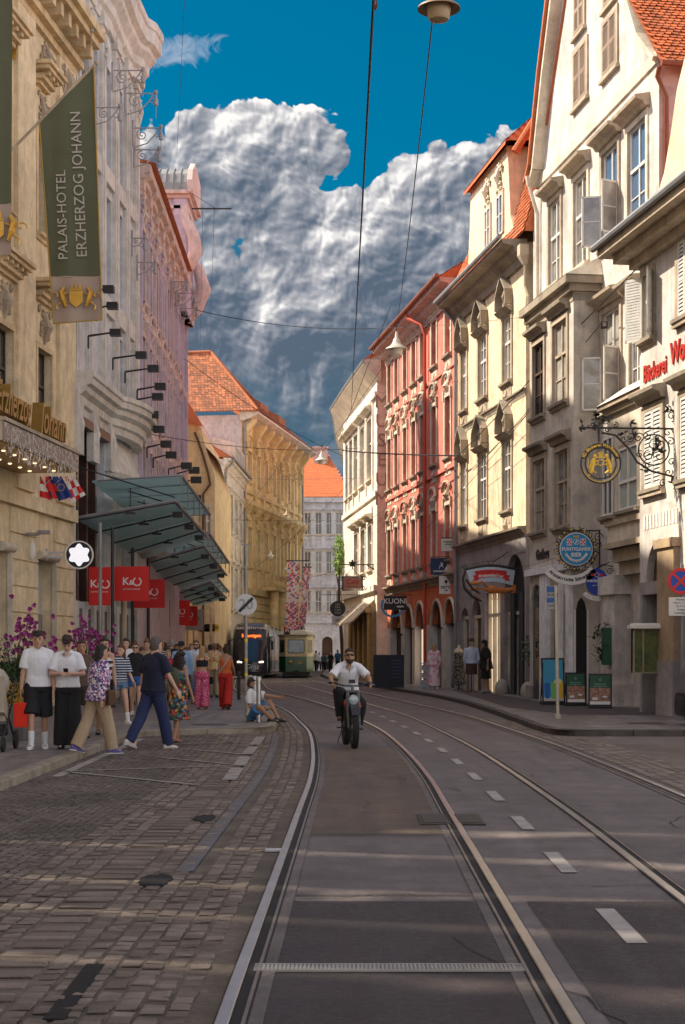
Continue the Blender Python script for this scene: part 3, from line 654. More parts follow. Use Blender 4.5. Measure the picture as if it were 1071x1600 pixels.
m_wood = mat('brown_wood', (.10, .055, .03), .6, .4, 6, .3, 20); m_shut = mat('shutter_brown', (.34, .25, .19), .7, .35, 5); m_shutw = mat('shutter_grey', (.60, .60, .58), .65, .25, 5)
gfr = mat('green_frame', (.03, .05, .045), .4, .2, 5); m_dk = mat('interior_shade', (.02, .018, .018), .8, .3, 2); m_shop = mat('shop_wall_white', (.58, .55, .52), .7, .15, 2)  # near-black interior colour stands in for the shade inside openings
lit_s = mat('dim_lit_window', (.8, .62, .42), .4, .5, 3, emit=.35, dark=(.1,.06,.04)); lit = mat('lit_shop_window', (1.0, .72, .38), .5, 0, emit=1.1)
def wpx(F, xl, xr, yt, yb): u0, u1 = F.u(xr), F.u(xl); uc = (u0+u1)/2; return (u0, u1, F.z(uc, yb), F.z(uc, yt))
def wz(F, xl, xr, z0, z1): return (F.u(xr), F.u(xl), z0, z1)
def relief(F, mb, u0, u1, z0, z1, o, n=14, seed=0, d=.07):
    rs = random.Random(seed); uc = (u0+u1)/2; hw = (u1-u0)/2; h = z1-z0
    for i in range(n):
        a = rs.random(); z = z0+h*rs.random(); r = rs.uniform(.10, .22)*min(hw, h)
        for sg in (-1, 1):
            c = F.pt(uc+sg*a*hw*.85, z, o); pts = []
            t0 = a*40+z*9
            for k in range(6):
                t = t0+k*1.0; rr = r*(1-k*.13); pts.append(F.pt(uc+sg*(a*hw*.8+rr*math.cos(t)), z+rr*math.sin(t), o+d*.4))
            mb.tube(pts, [d*.45*(1-.1*k) for k in range(6)], 5)
    mb.tube([F.pt(uc, z0, o+.01), F.pt(uc, z0+h*.5, o+d), F.pt(uc, z1, o+.01)], [.03, hw*.28, .03], 7)
def baroque_hood(m_, hh=.9, apron=True, seed=1):
    def h(F, wn, u0, u1, z1, o, z0=None):
        m = MB(); w_ = u1-u0; uc = (u0+u1)/2
        relief(F, m, u0-.08, u1+.08, z1+.12, z1+hh*.72, o, 7, seed, .09)
        pts = [F.pt(uc+(w_*.66)*math.cos(math.pi*(1-i/10))*1.0, z1+hh*.58+hh*.42*math.sin(math.pi*i/10)**.8, o+.11) for i in range(11)]
        m.tube(pts, .065, 5)
        F.box(m, u0-.22, u0-.06, z1-.1, z1+.3, o-.01, o+.1); F.box(m, u1+.06, u1+.22, z1-.1, z1+.3, o-.01, o+.1)
        m.build('window_hood', m_, wn)
    return h
def pointed_hood(m_, m2):
    def h(F, wn, u0, u1, z1, o):
        uc = (u0+u1)/2; hw = (u1-u0)/2+.14; m = MB()
        F.prof(m, u0-.2, u1+.2, [(o-.02, z1+.02), (o+.14, z1+.04), (o+.30, z1+.18), (o-.02, z1+.26)])
        pr = [(uc-hw, z1+.26), (uc-hw*.95, z1+.75), (uc-hw*.45, z1+1.08), (uc, z1+1.34), (uc+hw*.45, z1+1.08), (uc+hw*.95, z1+.75), (uc+hw, z1+.26)]
        F.out(m, pr, o-.02, o+.05)
        for a, b in zip(pr, pr[1:]): m.bar(F.pt(a[0], a[1], o+.14), F.pt(b[0], b[1], o+.14), .30, .08)
        relief(F, m, uc-hw*.5, uc+hw*.5, z1+.3, z1+.95, o+.06, 3, 4, .07)
        m.build('window_hood', m_, wn)
    return h
def apron(F, wn, u0, u1, z0, o, m_, seed=0, h=.65):
    m = MB(); relief(F, m, u0+.05, u1-.05, z0-h-.1, z0-.24, o, 6, seed, .05); F.box(m, u0-.02, u1+.02, z0-h-.15, z0-.2, o-.02, o+.025); m.build('window_apron', m_, wn)
def downpipe(F, par, u, z0, z1, m_, o=.12, r=.055, top=True):
    m = MB(); pts = [F.pt(u, z0, o), F.pt(u, z1-.9, o)]
    if top: pts += [F.pt(u, z1-.6, o+.08), F.pt(u, z1-.25, o+.45), F.pt(u, z1, o+.5)]
    m.tube(pts, r, 8)
    z = z0+1
    while z < z1-1: m.tube([F.pt(u, z, o), F.pt(u, z+.06, o)], r+.02, 8); z += 2.2
    m.build('downpipe', m_, par, smooth='auto')
def bld(name, F, u0, u1, label, cat='house', o=0):
    p = F.pt((u0+u1)/2, 0, o); return empty(name, p, label, cat)
def cornice(F, par, u0, u1, z, m_, dep=.7, h=.7, o=0.0, name='cornice'):
    m = MB(); F.prof(m, u0, u1, [(o-.02, z-h), (o+dep*.12, z-h), (o+dep*.18, z-h*.7), (o+dep*.45, z-h*.5), (o+dep*.55, z-h*.28), (o+dep*.95, z-h*.2), (o+dep, z), (o-.02, z+.02)]); return m.build(name, m_, par)
def gutter(F, par, u0, u1, z, m_, o=.8):
    m = MB(); m.tube([F.pt(u0, z, o), F.pt(u1, z, o)], .085, 8); m.build('gutter', m_, par, smooth='auto')
def roof(F, par, u0, u1, z, zr, d, ov=.7, m_=None, name='roof', real=False, tw=.18, th=.16, hip0=0, hip1=0, real_back=False):
    m = MB(); A = F.pt(u0, z, ov); B = F.pt(u1, z, ov); Cc = F.pt(u1-hip1, zr, -d/2); D = F.pt(u0+hip0, zr, -d/2); A2 = F.pt(u0, z, -d-ov); B2 = F.pt(u1, z, -d-ov)
    m.add([A, B, Cc, D, A2, B2], [(0,1,2,3), (5,4,3,2), (4,0,3), (1,5,2), (0,4,5,1)])
    r = m.build(name, m_ or tile_flat, par)
    if real:
        up = Vector((0, 0, .02)); m = MB(); tiles(m, A+up, B+up, Cc+up, D+up, tw, th)
        if hip0: tiles(m, A2+up, A+up, D+up+(D-A)*.001, D+up, tw, th)
        m.tube([D+up*3, Cc+up*3], .11, 6)
        if hip0: m.tube([A+up*3, D+up*3], .10, 6)
        m.build('tile_courses', tile_m if real is True else real, r)
    return r
# ---------------------------------------------------------------- right row
FR = fx(150, .070, 1030, 605, 1); FRo = FR.shift(.77)
# red house
u0, u1 = FR.u(716), FR.u(605.5)
b = bld('red_house', FR, u0, u1, 'red stuccoed house with cream ornaments and an orange arcaded ground floor')
cols_ = [(606.8,612.4),(617.8,623.2),(631.2,637.0),(644.5,651),(657.6,664.4),(675.6,683.2),(696.5,705.2)]
m = MB(); holes = []
for z0, z1 in ((13.65,15.55),(9.5,11.95),(5.35,7.55)):
    for a, c in cols_: holes.append(wz(FR, a, c, z0, z1))
wall(m, FR, u0, u1, 4.45, 16.3, holes, .22); body(m, FR, u0, u1, 4.45, 16.3, 11)
m.build('wall', m_red, b)
for i, h in enumerate(holes):
    fl = i//7; gl = random.choice([gl_grey, gl_pale, gl_dark, gl_pale])
    wn = window(FR, b, *h, fm=m_reveal if fl else m_reveal, cols=2, rows=(.6,), gl=gl, rec=.2, sill=m_trimg, sur=(.15, m_reveal), hood=None if fl == 0 else baroque_hood(m_reveal if i % 2 else m_trimw, .95, seed=i % 3))
    apron(FR, wn, h[0], h[1], h[2], 0, m_reveal, i % 4, .95 if fl == 0 else .6)
cornice(FR, b, u0, u1, 16.35, m_pink, .75, .75); cornice(FR, b, u0-.0, u1, 4.75, m_trimg, .28, .4, name='ledge')
m = MB()
for z in (8.95,): FR.box(m, u0, u1, z, z+.18, -.01, .09)
FR.box(m, u0, u1, 13.0, 13.12, -.01, .07); m.build('string_course', m_red, b)
m = MB()
n = 16
for i in range(n):
    uu = u0+(u1-u0)*(i+.5)/n; relief(FR, m, uu-.22, uu+.22, 15.75, 16.1, .12, 2, i % 3, .08)
FR.box(m, u0, u1, 15.70, 16.12, .09, .13)
m.build('frieze_ornament', m_trimw, b)
roof(FR, b, u0, u1, 16.35, 20.3, 11, .8, real=True); gutter(FR, b, u0, u1, 16.42, copper, .85)
uP = FR.u(669.5); m = MB(); m.tube([FR.pt(uP, .3, .15), FR.pt(uP, 15.2, .15), FR.pt(uP+.15, 15.7, .3), FR.pt(uP+1.0, 16.1, .7), FR.pt(uP+1.0, 16.5, .8)], .07, 8); m.build('downpipe', mat('pipe_red', (.50, .07, .04), .5, .2, 3), b, smooth='auto')
m = MB(); ah = []
for a, c, yt in ((612,629,945),(633,646,948),(650,664,943),(675,692,940),(696,712,937)):
    q = wpx(FR, a, c, yt, 1060); ah.append((q[0], q[1], 0.0, q[3], True))
wall(m, FR, u0, u1, 2.75, 4.45, [(a_, c_, max(2.75, z0_), z1_, k_) for a_, c_, z0_, z1_, k_ in ah], .28); body(m, FR, u0, u1, 2.75, 4.45, 11); m.build('orange_band', [m_orange], b)
m = MB(); wall(m, FR, u0, u1, 0, 2.75, [(a_, c_, 0, 2.75) for a_, c_, *r_ in ah], .28); body(m, FR, u0, u1, 0, 2.75, 11); m.build('ground_floor', m_shop, b)
m = MB()
FR.box(m, u0, u1, 0, 4.3, -.30, -.26); 
m2_ = MB()
for i, q in enumerate(ah):
    FR.box(m2_, q[0]-.16, q[0]+.02, 0, q[3]-(q[1]-q[0])/2-.1, -.02, .05); FR.box(m2_, q[1]-.02, q[1]+.16, 0, q[3]-(q[1]-q[0])/2-.1, -.02, .05)
    r = (q[1]-q[0])/2; zc = q[3]-r; cu = (q[0]+q[1])/2
    m2_.tube([FR.pt(cu+(r+.07)*math.cos(t*math.pi/12), zc+(r+.07)*math.sin(t*math.pi/12), .02) for t in range(13)], .07, 6)
FR.box(m2_, u0, u1, 0, 2.6, -.02, .025) if False else None
m2_.build('arcade_trim', m_reveal, b)
m.build('shop_front', m_wood, b)
for i, q in enumerate(ah):
    dd = [m_dk, m_dk, lit_s, gl_dark, gl_pale][i]
    g = MB(); FR.box(g, q[0]+.1, q[1]-.12, .35, 2.6, -.26, -.24); g.build('shop_window', dd, b)
m = MB(); FR.box(m, u0, FR.u(648), 0.001, 2.9, .0, .03); 
# cream house
u0, u1 = FR.u(822), FR.u(716.6)
b = bld('cream_house', FR, u0, u1, 'cream house with pointed window hoods and a stuccoed dormer in an orange mansard')
holes = []
for a, c in ((721.8,730.2),(748.8,761.5),(786.8,799.8)):
    holes.append(wz(FR, a, c, 10.95, 13.25)); holes.append(wz(FR, a, c, 6.5, 8.95))
m = MB(); wall(m, FR, u0, u1, 5.5, 15.2, holes, .16); body(m, FR, u0, u1, 5.5, 15.2, 10); m.build('wall', m_cream, b)
for i, h in enumerate(holes):
    wn = window(FR, b, *h, cols=3, rows=(.6,), bars=(.3, .8), gl=random.choice([gl_grey, gl_dark]), rec=.12, sill=m_trimg, sur=(.17, m_trimw), hood=pointed_hood(m_trimg, m_trimw))
    apron(FR, wn, h[0], h[1], h[2], 0, m_trimw, i, .75)
cornice(FR, b, u0-.1, u1+.1, 15.25, m_trimg, .85, .75); gutter(FR, b, u0-.1, u1+.1, 15.32, zinc, .92)
cornice(FR, b, u0, u1, 10.35, m_trimg, .12, .25, name='ledge'); cornice(FR, b, u0, u1, 5.75, m_trimg, .3, .35, name='ledge')
downpipe(FR, b, u1-.15, .2, 15.2, zinc, .14, .07); 
# shaded return strip with hopper head beside the white gable
m = MB(); hop = FR.pt(FR.u(829), 0, 0); ur = FR.u(829)
z_ = FR.z(ur, 400); m.add([FR.pt(ur-.18, z_+.35, .1), FR.pt(ur+.18, z_+.35, .1), FR.pt(ur+.18, z_+.35, .4), FR.pt(ur-.18, z_+.35, .4), FR.pt(ur-.18, z_, .1), FR.pt(ur+.18, z_, .1), FR.pt(ur+.18, z_, .4), FR.pt(ur-.18, z_, .4), FR.pt(ur-.06, z_-.3, .1), FR.pt(ur+.06, z_-.3, .1), FR.pt(ur+.06, z_-.3, .24), FR.pt(ur-.06, z_-.3, .24)],
      [(0,1,2,3),(0,4,5,1),(1,5,6,2),(2,6,7,3),(3,7,4,0),(4,8,9,5),(5,9,10,6),(6,10,11,7),(7,11,8,4),(8,11,10,9)])
m.tube([FR.pt(ur, z_-.25, .17), FR.pt(ur, z_-1.0, .17), FR.pt(ur-.25, z_-1.4, .14), FR.pt(ur-.3, z_-2.4, .12)], .055, 8); m.build('downpipe', m_trimw, b)
# ground floor with big arch
m = MB(); ah = []
for a, c, yt, k in ((720,733,950,True),(737,752,935,True),(758,782,925,False),(789,820,866,True)):
    q = wpx(FR, a, c, yt, 1090); ah.append((q[0], q[1], 0.0, q[3], k))
wall(m, FR, u0, u1, 0, 5.5, ah, .24); body(m, FR, u0, u1, 0, 5.5, 10); m.build('ground_floor', m_gf, b)
m = MB(); uu = u0+.08
while uu < u1:
    FR.box(m, uu, uu+.13, 4.9 if any(h[0]-.1 < uu < h[1]+.1 for h in ah) else 3.6, 5.42, -.01, .02); uu += .17
m.build('fluted_band', m_gf, b)
for i, q in enumerate(ah):
    g = MB(); FR.box(g, q[0], q[1], .0, q[3], -.27, -.24); g.build('shop_window', [gl_dark, m_wood, lit_s, m_dk][i], b)
    g = MB()
    for t in ((0,1) if i < 2 else (0, .33, .66, 1)): uu = q[0]+(q[1]-q[0]-.09)*t; FR.box(g, uu, uu+.09, 0, 2.9 if q[4] else q[3], -.24, -.12)
    FR.box(g, q[0], q[1], 2.85, 2.97, -.24, -.12); g.build('shop_frame', m_reveal, b)
g = MB(); q = ah[1]; FR.box(g, q[0]+.02, q[0]+.08, .3, 2.9, -.12, -.08); g.build('light_strip', lit, b)
# columns of the big arch
g = MB(); q = ah[3]
for t in (.18, .62): c_ = FR.pt(q[0]+(q[1]-q[0])*t, 0, -.05); g.tube([c_, c_+Vector((0,0,3.6))], .11, 10)
g.build('arch_column', mat('dark_granite', (.05, .05, .06), .35, .3, 20), b)
# mansard roof + stucco dormer
zr = 19.6
A, B, Cc, D = FR.pt(u0-.95, 15.3, .30), FR.pt(u1, 15.3, .5), FR.pt(u1-.4, 19.6, -1.5), FR.pt(u0-1.3, 20.6, -1.15)
r = MB().add([A, B, Cc, D, FR.pt(u0-.95, 15.3, -10), FR.pt(u1, 15.3, -10)], [(0,1,2,3),(4,0,3),(1,5,2),(5,4,3,2)]).build('roof', tile_flat, b)
m = MB(); k = (D-A)*.0; tiles(m, A+Vector((-.03,0,.02)), B+Vector((-.03,0,.02)), Cc+Vector((0,0,.03)), D+Vector((0,0,.03)), .19, .155, .03); m.build('tile_courses', tile_m, r)
m = MB(); m.tube([D, Cc], .12, 8); m.tube([FR.pt(u0+.12, 18.2, .35), FR.pt(u0-.1, 19.9, -.7), FR.pt(u0-.9, 20.6, -1.6)], .13, 8); m.build('ridge', tile_flat, r)
dm = MB()
ua, ub = FR.u(806), FR.u(741)
pr = [(ub+.1, 15.3), (ub, 16.3), (ub-.35, 18.3), (ub-.35, 18.9), (ua+.35, 18.9), (ua+.15, 18.2), (ua-.15, 16.4), (ua-.9, 15.3)]
FR.out(dm, pr, -.9, .22); dw = dm.build('dormer_wall', m_cream, b)
m = MB(); FR.prof(m, ub-.1, ua-.35 if False else ub-.1, [(0,0),(0,0.1),(0.1,0)]) if False else None
for a, c in ((768.5,777),(787.5,797)):
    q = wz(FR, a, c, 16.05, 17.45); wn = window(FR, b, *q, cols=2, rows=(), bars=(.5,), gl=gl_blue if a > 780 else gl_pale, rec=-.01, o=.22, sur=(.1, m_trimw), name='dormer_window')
    rl = MB(); relief(FR, rl, q[0]-.1, q[1]+.1, 17.6, 18.5, .24, 7, 5, .11); rl.build('window_ornament', m_reveal, wn)
m = MB(); A = FR.pt(ua-.35, 18.85, .45); B = FR.pt(ub-.15, 18.85, .45); Cc = FR.pt(ub-.9, 19.9, -.9); D = FR.pt(ua+.4, 20.1, -.9)
m.add([A, B, Cc, D, A-Vector((0,0,.12)), B-Vector((0,0,.12)), FR.pt(ua-.2, 19.0, -1.4), FR.pt(ub-.2, 19.0, -1.4)], [(0,1,2,3),(0,4,5,1),(3,2,7,6),(0,3,6),(1,7,2)]); tiles(m, A+Vector((0,0,.02)), B+Vector((0,0,.02)), Cc+Vector((0,0,.03)), D+Vector((0,0,.03)), .18, .15); m.build('dormer_roof', tile_m, b)
# ---- white gabled house
u1 = FR.u(848)
b = bld('white_gabled_house', FR, 0, u1, 'tall white house with a steep gable, brown shutters and a grey full-height bay')
W = [wpx(FR, 859,877,313,444), wpx(FR, 897.5,919,275,416), wpx(FR, 942,967,232,381), wpx(FR, 982.5,1011,194,350), wpx(FR, 942,970,484,640), wpx(FR, 985,1003,465,620)]
m = MB(); wall(m, FR, 0, u1+1.1, 0, 16.6, W, .2); body(m, FR, 0, u1+1.1, 0, 16.6, 12)
gp = [(0,16.6),(1.3,17.7),(2.35,19.3),(3.5,22),(5.4,25.5),(8.4,21.9),(9.6,19.6),(u1,17.0),(u1+.5,16.6)]
FR.out(m, gp, -.3, 0.0); m.build('wall', m_white, b)
m = MB(); FR.box(m, .0, u1+.4, 16.52, 16.85, -.01, .06); m.build('string_course', m_reveal, b)
m = MB()
for (a, za), (c, zc) in zip(gp[4:], gp[5:]): m.bar(FR.pt(a, za, .12), FR.pt(c, zc, .12), .5, .16)
for (a, za), (c, zc) in zip(gp[:5], gp[1:5]): m.bar(FR.pt(a, za, .05), FR.pt(c, zc, .05), .25, .12)
m.build('verge', m_reveal, b)
m = MB()
for (a, za), (c, zc) in zip(gp[4:], gp[5:]): m.bar(FR.pt(a+.12, za+.14, .1), FR.pt(c+.12, zc+.14, .1), .75, .10)
m.build('verge_tiles', tile_flat, b)
for i, h in enumerate(W):
    op = i in (2, 4)
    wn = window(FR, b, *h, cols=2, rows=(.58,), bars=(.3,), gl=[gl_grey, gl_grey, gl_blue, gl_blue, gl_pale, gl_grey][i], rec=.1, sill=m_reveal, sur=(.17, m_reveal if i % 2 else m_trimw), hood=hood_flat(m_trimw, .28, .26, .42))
    if op:
        for uu, ss in ((h[0], -1), (h[1], 1)):
            c = MB(); z0, z1 = h[2]+.1, h[2]+(h[3]-h[2])*.58; L = .55; ux = -.12*ss; hin = FR.pt(uu, 0, .03); d_ = (FR.N*.9+FR.D*(ss*.35)).normalized()
            def q_(t, z, e=0): p_ = hin+d_*t; return Vector((p_.x, p_.y, z))
            for (t0, t1, za, zb) in ((0,.05,z0,z1),(L-.05,L,z0,z1),(0,L,z0,z0+.05),(0,L,z1-.05,z1),(0,L,(z0+z1)/2-.015,(z0+z1)/2+.015)):
                c.add([q_(t0,za),q_(t1,za),q_(t1,zb),q_(t0,zb)]+[q_(t0,za)+FR.D*.04,q_(t1,za)+FR.D*.04,q_(t1,zb)+FR.D*.04,q_(t0,zb)+FR.D*.04], [(0,1,2,3),(7,6,5,4),(0,4,5,1),(1,5,6,2),(2,6,7,3),(3,7,4,0)])
            cs = c.build('open_casement', white_paint, wn)
            c = MB(); c.add([q_(.05,z0+.05)+FR.D*.02,q_(L-.05,z0+.05)+FR.D*.02,q_(L-.05,z1-.05)+FR.D*.02,q_(.05,z1-.05)+FR.D*.02], [(0,1,2,3)]); c.build('pane', gl_pale, wn)
def shutters(F, par, q, n=16, m_=m_shut, o=.02, two=True):
    u0, u1, z0, z1 = q; m = MB(); t = .07
    uc = (u0+u1)/2
    for a, c in (((u0, uc-.01), (uc+.01, u1)) if two else ((u0, u1),)):
        F.box(m, a, a+t, z0, z1, o, o+.05); F.box(m, c-t, c, z0, z1, o, o+.05); F.box(m, a+t, c-t, z0, z0+t, o, o+.05); F.box(m, a+t, c-t, z1-t, z1, o, o+.05); F.box(m, a+t, c-t, (z0+z1)/2-.04, (z0+z1)/2+.04, o, o+.05)
        for i in range(n):
            z = z0+t+(z1-z0-2*t)*(i+.5)/n; h = (z1-z0)/n*.42
            F.prof(m, a+t, c-t, [(o, z-h*.2), (o, z+h), (o+.045, z-h*.6), (o+.045, z-h*1.4)])
    s_ = m.build('shutters', m_, par)
    g = MB(); F.box(g, u0, u1, z0, z1, o-.015, o+.003); g.build('slat_shadow_sheet', m_dk, s_)  # dark sheet put in for the shadow between the slats
    g = MB(); F.box(g, u0-.14, u0, z0-.1, z1+.12, -.02, .06); F.box(g, u1, u1+.14, z0-.1, z1+.12, -.02, .06); F.box(g, u0, u1, z1, z1+.12, -.02, .06); F.box(g, u0-.2, u1+.2, z0-.2, z0-.1, -.02, .12); F.box(g, u0, u1, z0-.1, z0, -.02, .06)
    g.build('surround', m_trimw, s_)
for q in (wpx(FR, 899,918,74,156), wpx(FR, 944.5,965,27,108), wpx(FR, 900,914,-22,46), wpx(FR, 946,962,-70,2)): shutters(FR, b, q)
# tile slope facing the street end, shaded side wall and copper pipe
A, B, Cc, D = FR.pt(-.45, 16.35, .12), FR.pt(-.45, 16.35, -11), FR.pt(5.4, 25.5, -11), FR.pt(5.4, 25.5, .05)
K1, K2 = FR.pt(2.3, 19.2, .12), FR.pt(2.3, 19.2, -11)
r = MB().add([A, B, K2, K1, Cc, D, FR.pt(u1+.5,16.5,.1), FR.pt(u1+.5,16.5,-11)], [(0,1,2,3),(3,2,4,5),(5,4,7,6)]).build('roof', tile_flat, b)
m = MB(); e = Vector((0,-.02,.02)); tiles(m, A+e, B+e, K2+e, K1+e, .19, .16, .035); tiles(m, K1+e, K2+e, Cc+e, D+e, .19, .16, .035); m.build('tile_courses', tile_m, r)
m = MB(); m.add([FR.pt(-.02,4,.002),FR.pt(-.02,16.5,.002),FR.pt(-.02,16.5,-11),FR.pt(-.02,4,-11)], [(0,1,2,3)]); m.build('side_wall', m_pink, b)
m = MB(); m.tube([FR.pt(-.12, 5, -.15), FR.pt(-.12, 15.6, -.15), FR.pt(-.15, 16.1, .1), FR.pt(-.3, 16.3, .1)], .06, 8); m.tube([A+Vector((0,-.1,-.05)), B+Vector((0,-.1,-.05))], .08, 8); m.build('downpipe', copper, b, smooth='auto')
m = MB(); ux = FR.u(845); m.tube([FR.pt(ux,7,.1), FR.pt(ux,15.6,.1), FR.pt(ux+.05,16.3,.3), FR.pt(ux+.1,16.6,.35)], .06, 8); m.tube([FR.pt(ux+.1,16.55,.35), FR.pt(ux+.1,16.85,.35)], [.08,.14], 8); m.build('downpipe', m_reveal, b, smooth='auto')
# grey bay
u0, u1b = FRo.u(896.5), FRo.u(828)
m = MB(); H = [wpx(FRo, 834,851,537,650), wpx(FRo, 865,887,503,629), wpx(FRo, 834,853,719,830), wpx(FRo, 869,889,704,822)]
G_ = []
for a, c, yt, yb, k in ((829.5,847,913,1090,True),(862,877,925,1080,True),(880.5,888.5,930,1050,False)):
    q = wpx(FRo, a, c, yt, yb); G_.append((q[0], q[1], max(0, q[2]) if yb < 1080 else 0, q[3], k))
wall(m, FRo, u0, u1b, 0, 12.0, H+G_, .12); body(m, FRo, u0, u1b, 0, 12.0, .9); m.build('bay_wall', m_grey, b)
for i, q in enumerate(G_): g = MB(); FRo.box(g, q[0], q[1], q[2], q[3], -.12, -.08); g.build('shop_window', gl_dark if i != 2 else mat('red_display', (.20, .04, .03), .5, .6, 3, dark=(.4,.3,.2)), b)
for i, h in enumerate(H): window(FRo, b, *h, fm=m_trimw if i else m_wood, cols=2, rows=(.6,), bars=(.3,), gl=[gl_dark, gl_pale, gl_grey, gl_grey][i], rec=.1, sill=m_trimg, sur=(.15, m_trimw), hood=hood_flat(m_trimg, .3, .22, .32))
m = MB()
for o_, z_ in ((.0,11.5),(.14,11.75),(.30,11.95)):
    FRo.box(m, u0-o_, u1b+.1, z_, z_+.22, -.85, o_+.02)
m.build('cornice', m_trimg, b)
m = MB(); p = [FRo.pt(u0-.35,12.17,.33), FRo.pt(u1b+.1,12.17,.33), FRo.pt(u1b+.1,12.75,-.75), FRo.pt(u0-.05,12.75,-.75), FRo.pt(u0-.35,12.17,-.75)]; m.add(p, [(0,1,2,3),(0,3,4)]); m.build('bay_roof', m_reveal, b)
# pilasters of ground floor
m = MB()
for a, c in ((848,860),(877.5,880),(889,895.5)): FRo.box(m, FRo.u(c), FRo.u(a), 0, 3.9, -.02, .1)
FRo.box(m, u0-.12, u1b, 3.9, 4.1, -.5, .18); m.build('pilasters', stucco('painted_pilaster', (.74,.74,.77), .3), b)
m = MB(); pts_ = [(-.06,0),(-.06,2.7),(-.12,2.98),(-.22,3.1),(-.32,2.98),(-.38,2.7),(-.38,0)]; m.add([FRo.pt(u0-.012, z_, o_) for o_, z_ in pts_], [tuple(range(7))]); m.build('side_door', m_dk, b)
m = MB()
for o_ in (-.03,-.41): m.add([FRo.pt(u0-.03, z_, oo_) for oo_, z_ in ((o_-.03,0),(o_+.03,0),(o_+.03,2.75),(o_-.03,2.75))], [(0,1,2,3)])
m.build('door_jamb', white_paint, b)
# lower polygonal bay
FB = FR.shift(.55); ua, ub = FB.u(1003)-1.2, FB.u(941)
m = MB(); pl2 = [(ua, 0.0), (ua, .55), (ub-.45, .55), (ub, 0.0)]
def lay(m, za, zb, e): 
    pts = [FR.pt(ua-e, 0, 0), FR.pt(ua-e, 0, .55+e), FR.pt(ub-.45+e*.5, 0, .55+e), FR.pt(ub+e, 0, 0)]
    m.add([(p.x, p.y, z) for z in (za, zb) for p in pts], [(0,1,2,3)[::-1], (4,5,6,7)]+[(i, (i+1) % 4, 4+(i+1) % 4, 4+i) for i in range(4)])
lay(m, 4.3, 8.0, 0); ba = m.build('lower_bay', m_reveal, b)
m = MB(); lay(m, 3.6, 3.95, -.28); lay(m, 3.95, 4.3, -.12); lay(m, 4.3, 4.45, .1); m.build('corbel', m_trimw, ba); m = MB(); lay(m, 4.9, 5.05, .08); m.build('bay_moulding', m_trimw, ba); m = MB(); lay(m, 7.85, 8.0, .12); lay(m, 8.0, 8.12, .25); m.build('bay_moulding', m_trimw, ba)
m = MB(); p = [FR.pt(ua-.3,8.12,.0), FR.pt(ua-.3,8.12,.85), FR.pt(ub-.35,8.12,.85), FR.pt(ub+.3,8.12,0), FR.pt(ua,8.7,0), FR.pt(ub-.2,8.7,0)]; m.add(p, [(1,2,5,4),(2,3,5),(0,1,4)]); m.build('bay_roof', m_white, ba)
q = wpx(FB, 970,1000,697,795); window(FB, ba, *q, cols=2, rows=(.45,), gl=mat('green_blind_glass', (.36,.42,.38), .2, .1), rec=-.01, sill=m_trimg, sur=(.1, m_trimw))
q = wpx(FB, 945,960,748,800); window(FB, ba, q[0], q[1], 5.2, 7.3, cols=2, rows=(.45,), gl=gl_dark, rec=-.01, sill=m_trimg)
# ground: graffiti wall, pilaster column, cabinets
m = MB()
FR.box(m, FR.u(985), FR.u(962), 0, 3.1, -.02, .42); FR.box(m, FR.u(987)-.06, FR.u(960)+.06, 3.1, 3.6, -.02, .52); FR.box(m, FR.u(990), FR.u(958)+.05, 0, .7, -.02, .55); m.build('pilasters', m_white, b)
# ---- bakery house at right edge
F0 = fx(150, .077, 1330, 1000, 1)
b = bld('bakery_house', F0, 0, F0.L, 'white bakery house with red lettering and louvred shutters at the right edge')
W = [wpx(F0, 1006,1022,428,528), wpx(F0, 1062,1084,372,492)]; W2 = [wpx(F0, 1009,1036,640,762), wpx(F0, 1066,1096,615,745)]
A1 = wpx(F0, 1010,1052,842,1000)
m = MB(); ah = [(A1[0], A1[1], 3.2, A1[3], True)]
wall(m, F0, 0, F0.L, 3.2, 11.0, W+W2+ah, .18); body(m, F0, 0, F0.L, 3.2, 11.0, 10); m.build('wall', m_white, b)
m = MB(); wall(m, F0, 0, F0.L, 0, 3.2, [(A1[0]-.3, F0.L-.15, 0, 2.9)], .9); body(m, F0, 0, F0.L, 0, 3.2, 10); m.build('ground_floor', m_gf, b)
m = MB(); F0.box(m, A1[0]-.9, F0.L, 3.2, A1[3]+.1, -1.0, -.18); m.build('arch_back', m_wood, b)
m = MB(); F0.box(m, F0.u(1062), F0.u(1036), 1.35, 3.9, -.1, .14); F0.box(m, F0.u(1064), F0.u(1034), 3.9, 4.1, -.1, .2); m.build('pilasters', stucco('sandstone', (.40, .29, .19), .3), b)
m = MB(); F0.box(m, F0.u(1062)-.02, F0.u(1036)+.02, 0, 1.35, -.1, .17); m.build('plinth', m_gf, b)
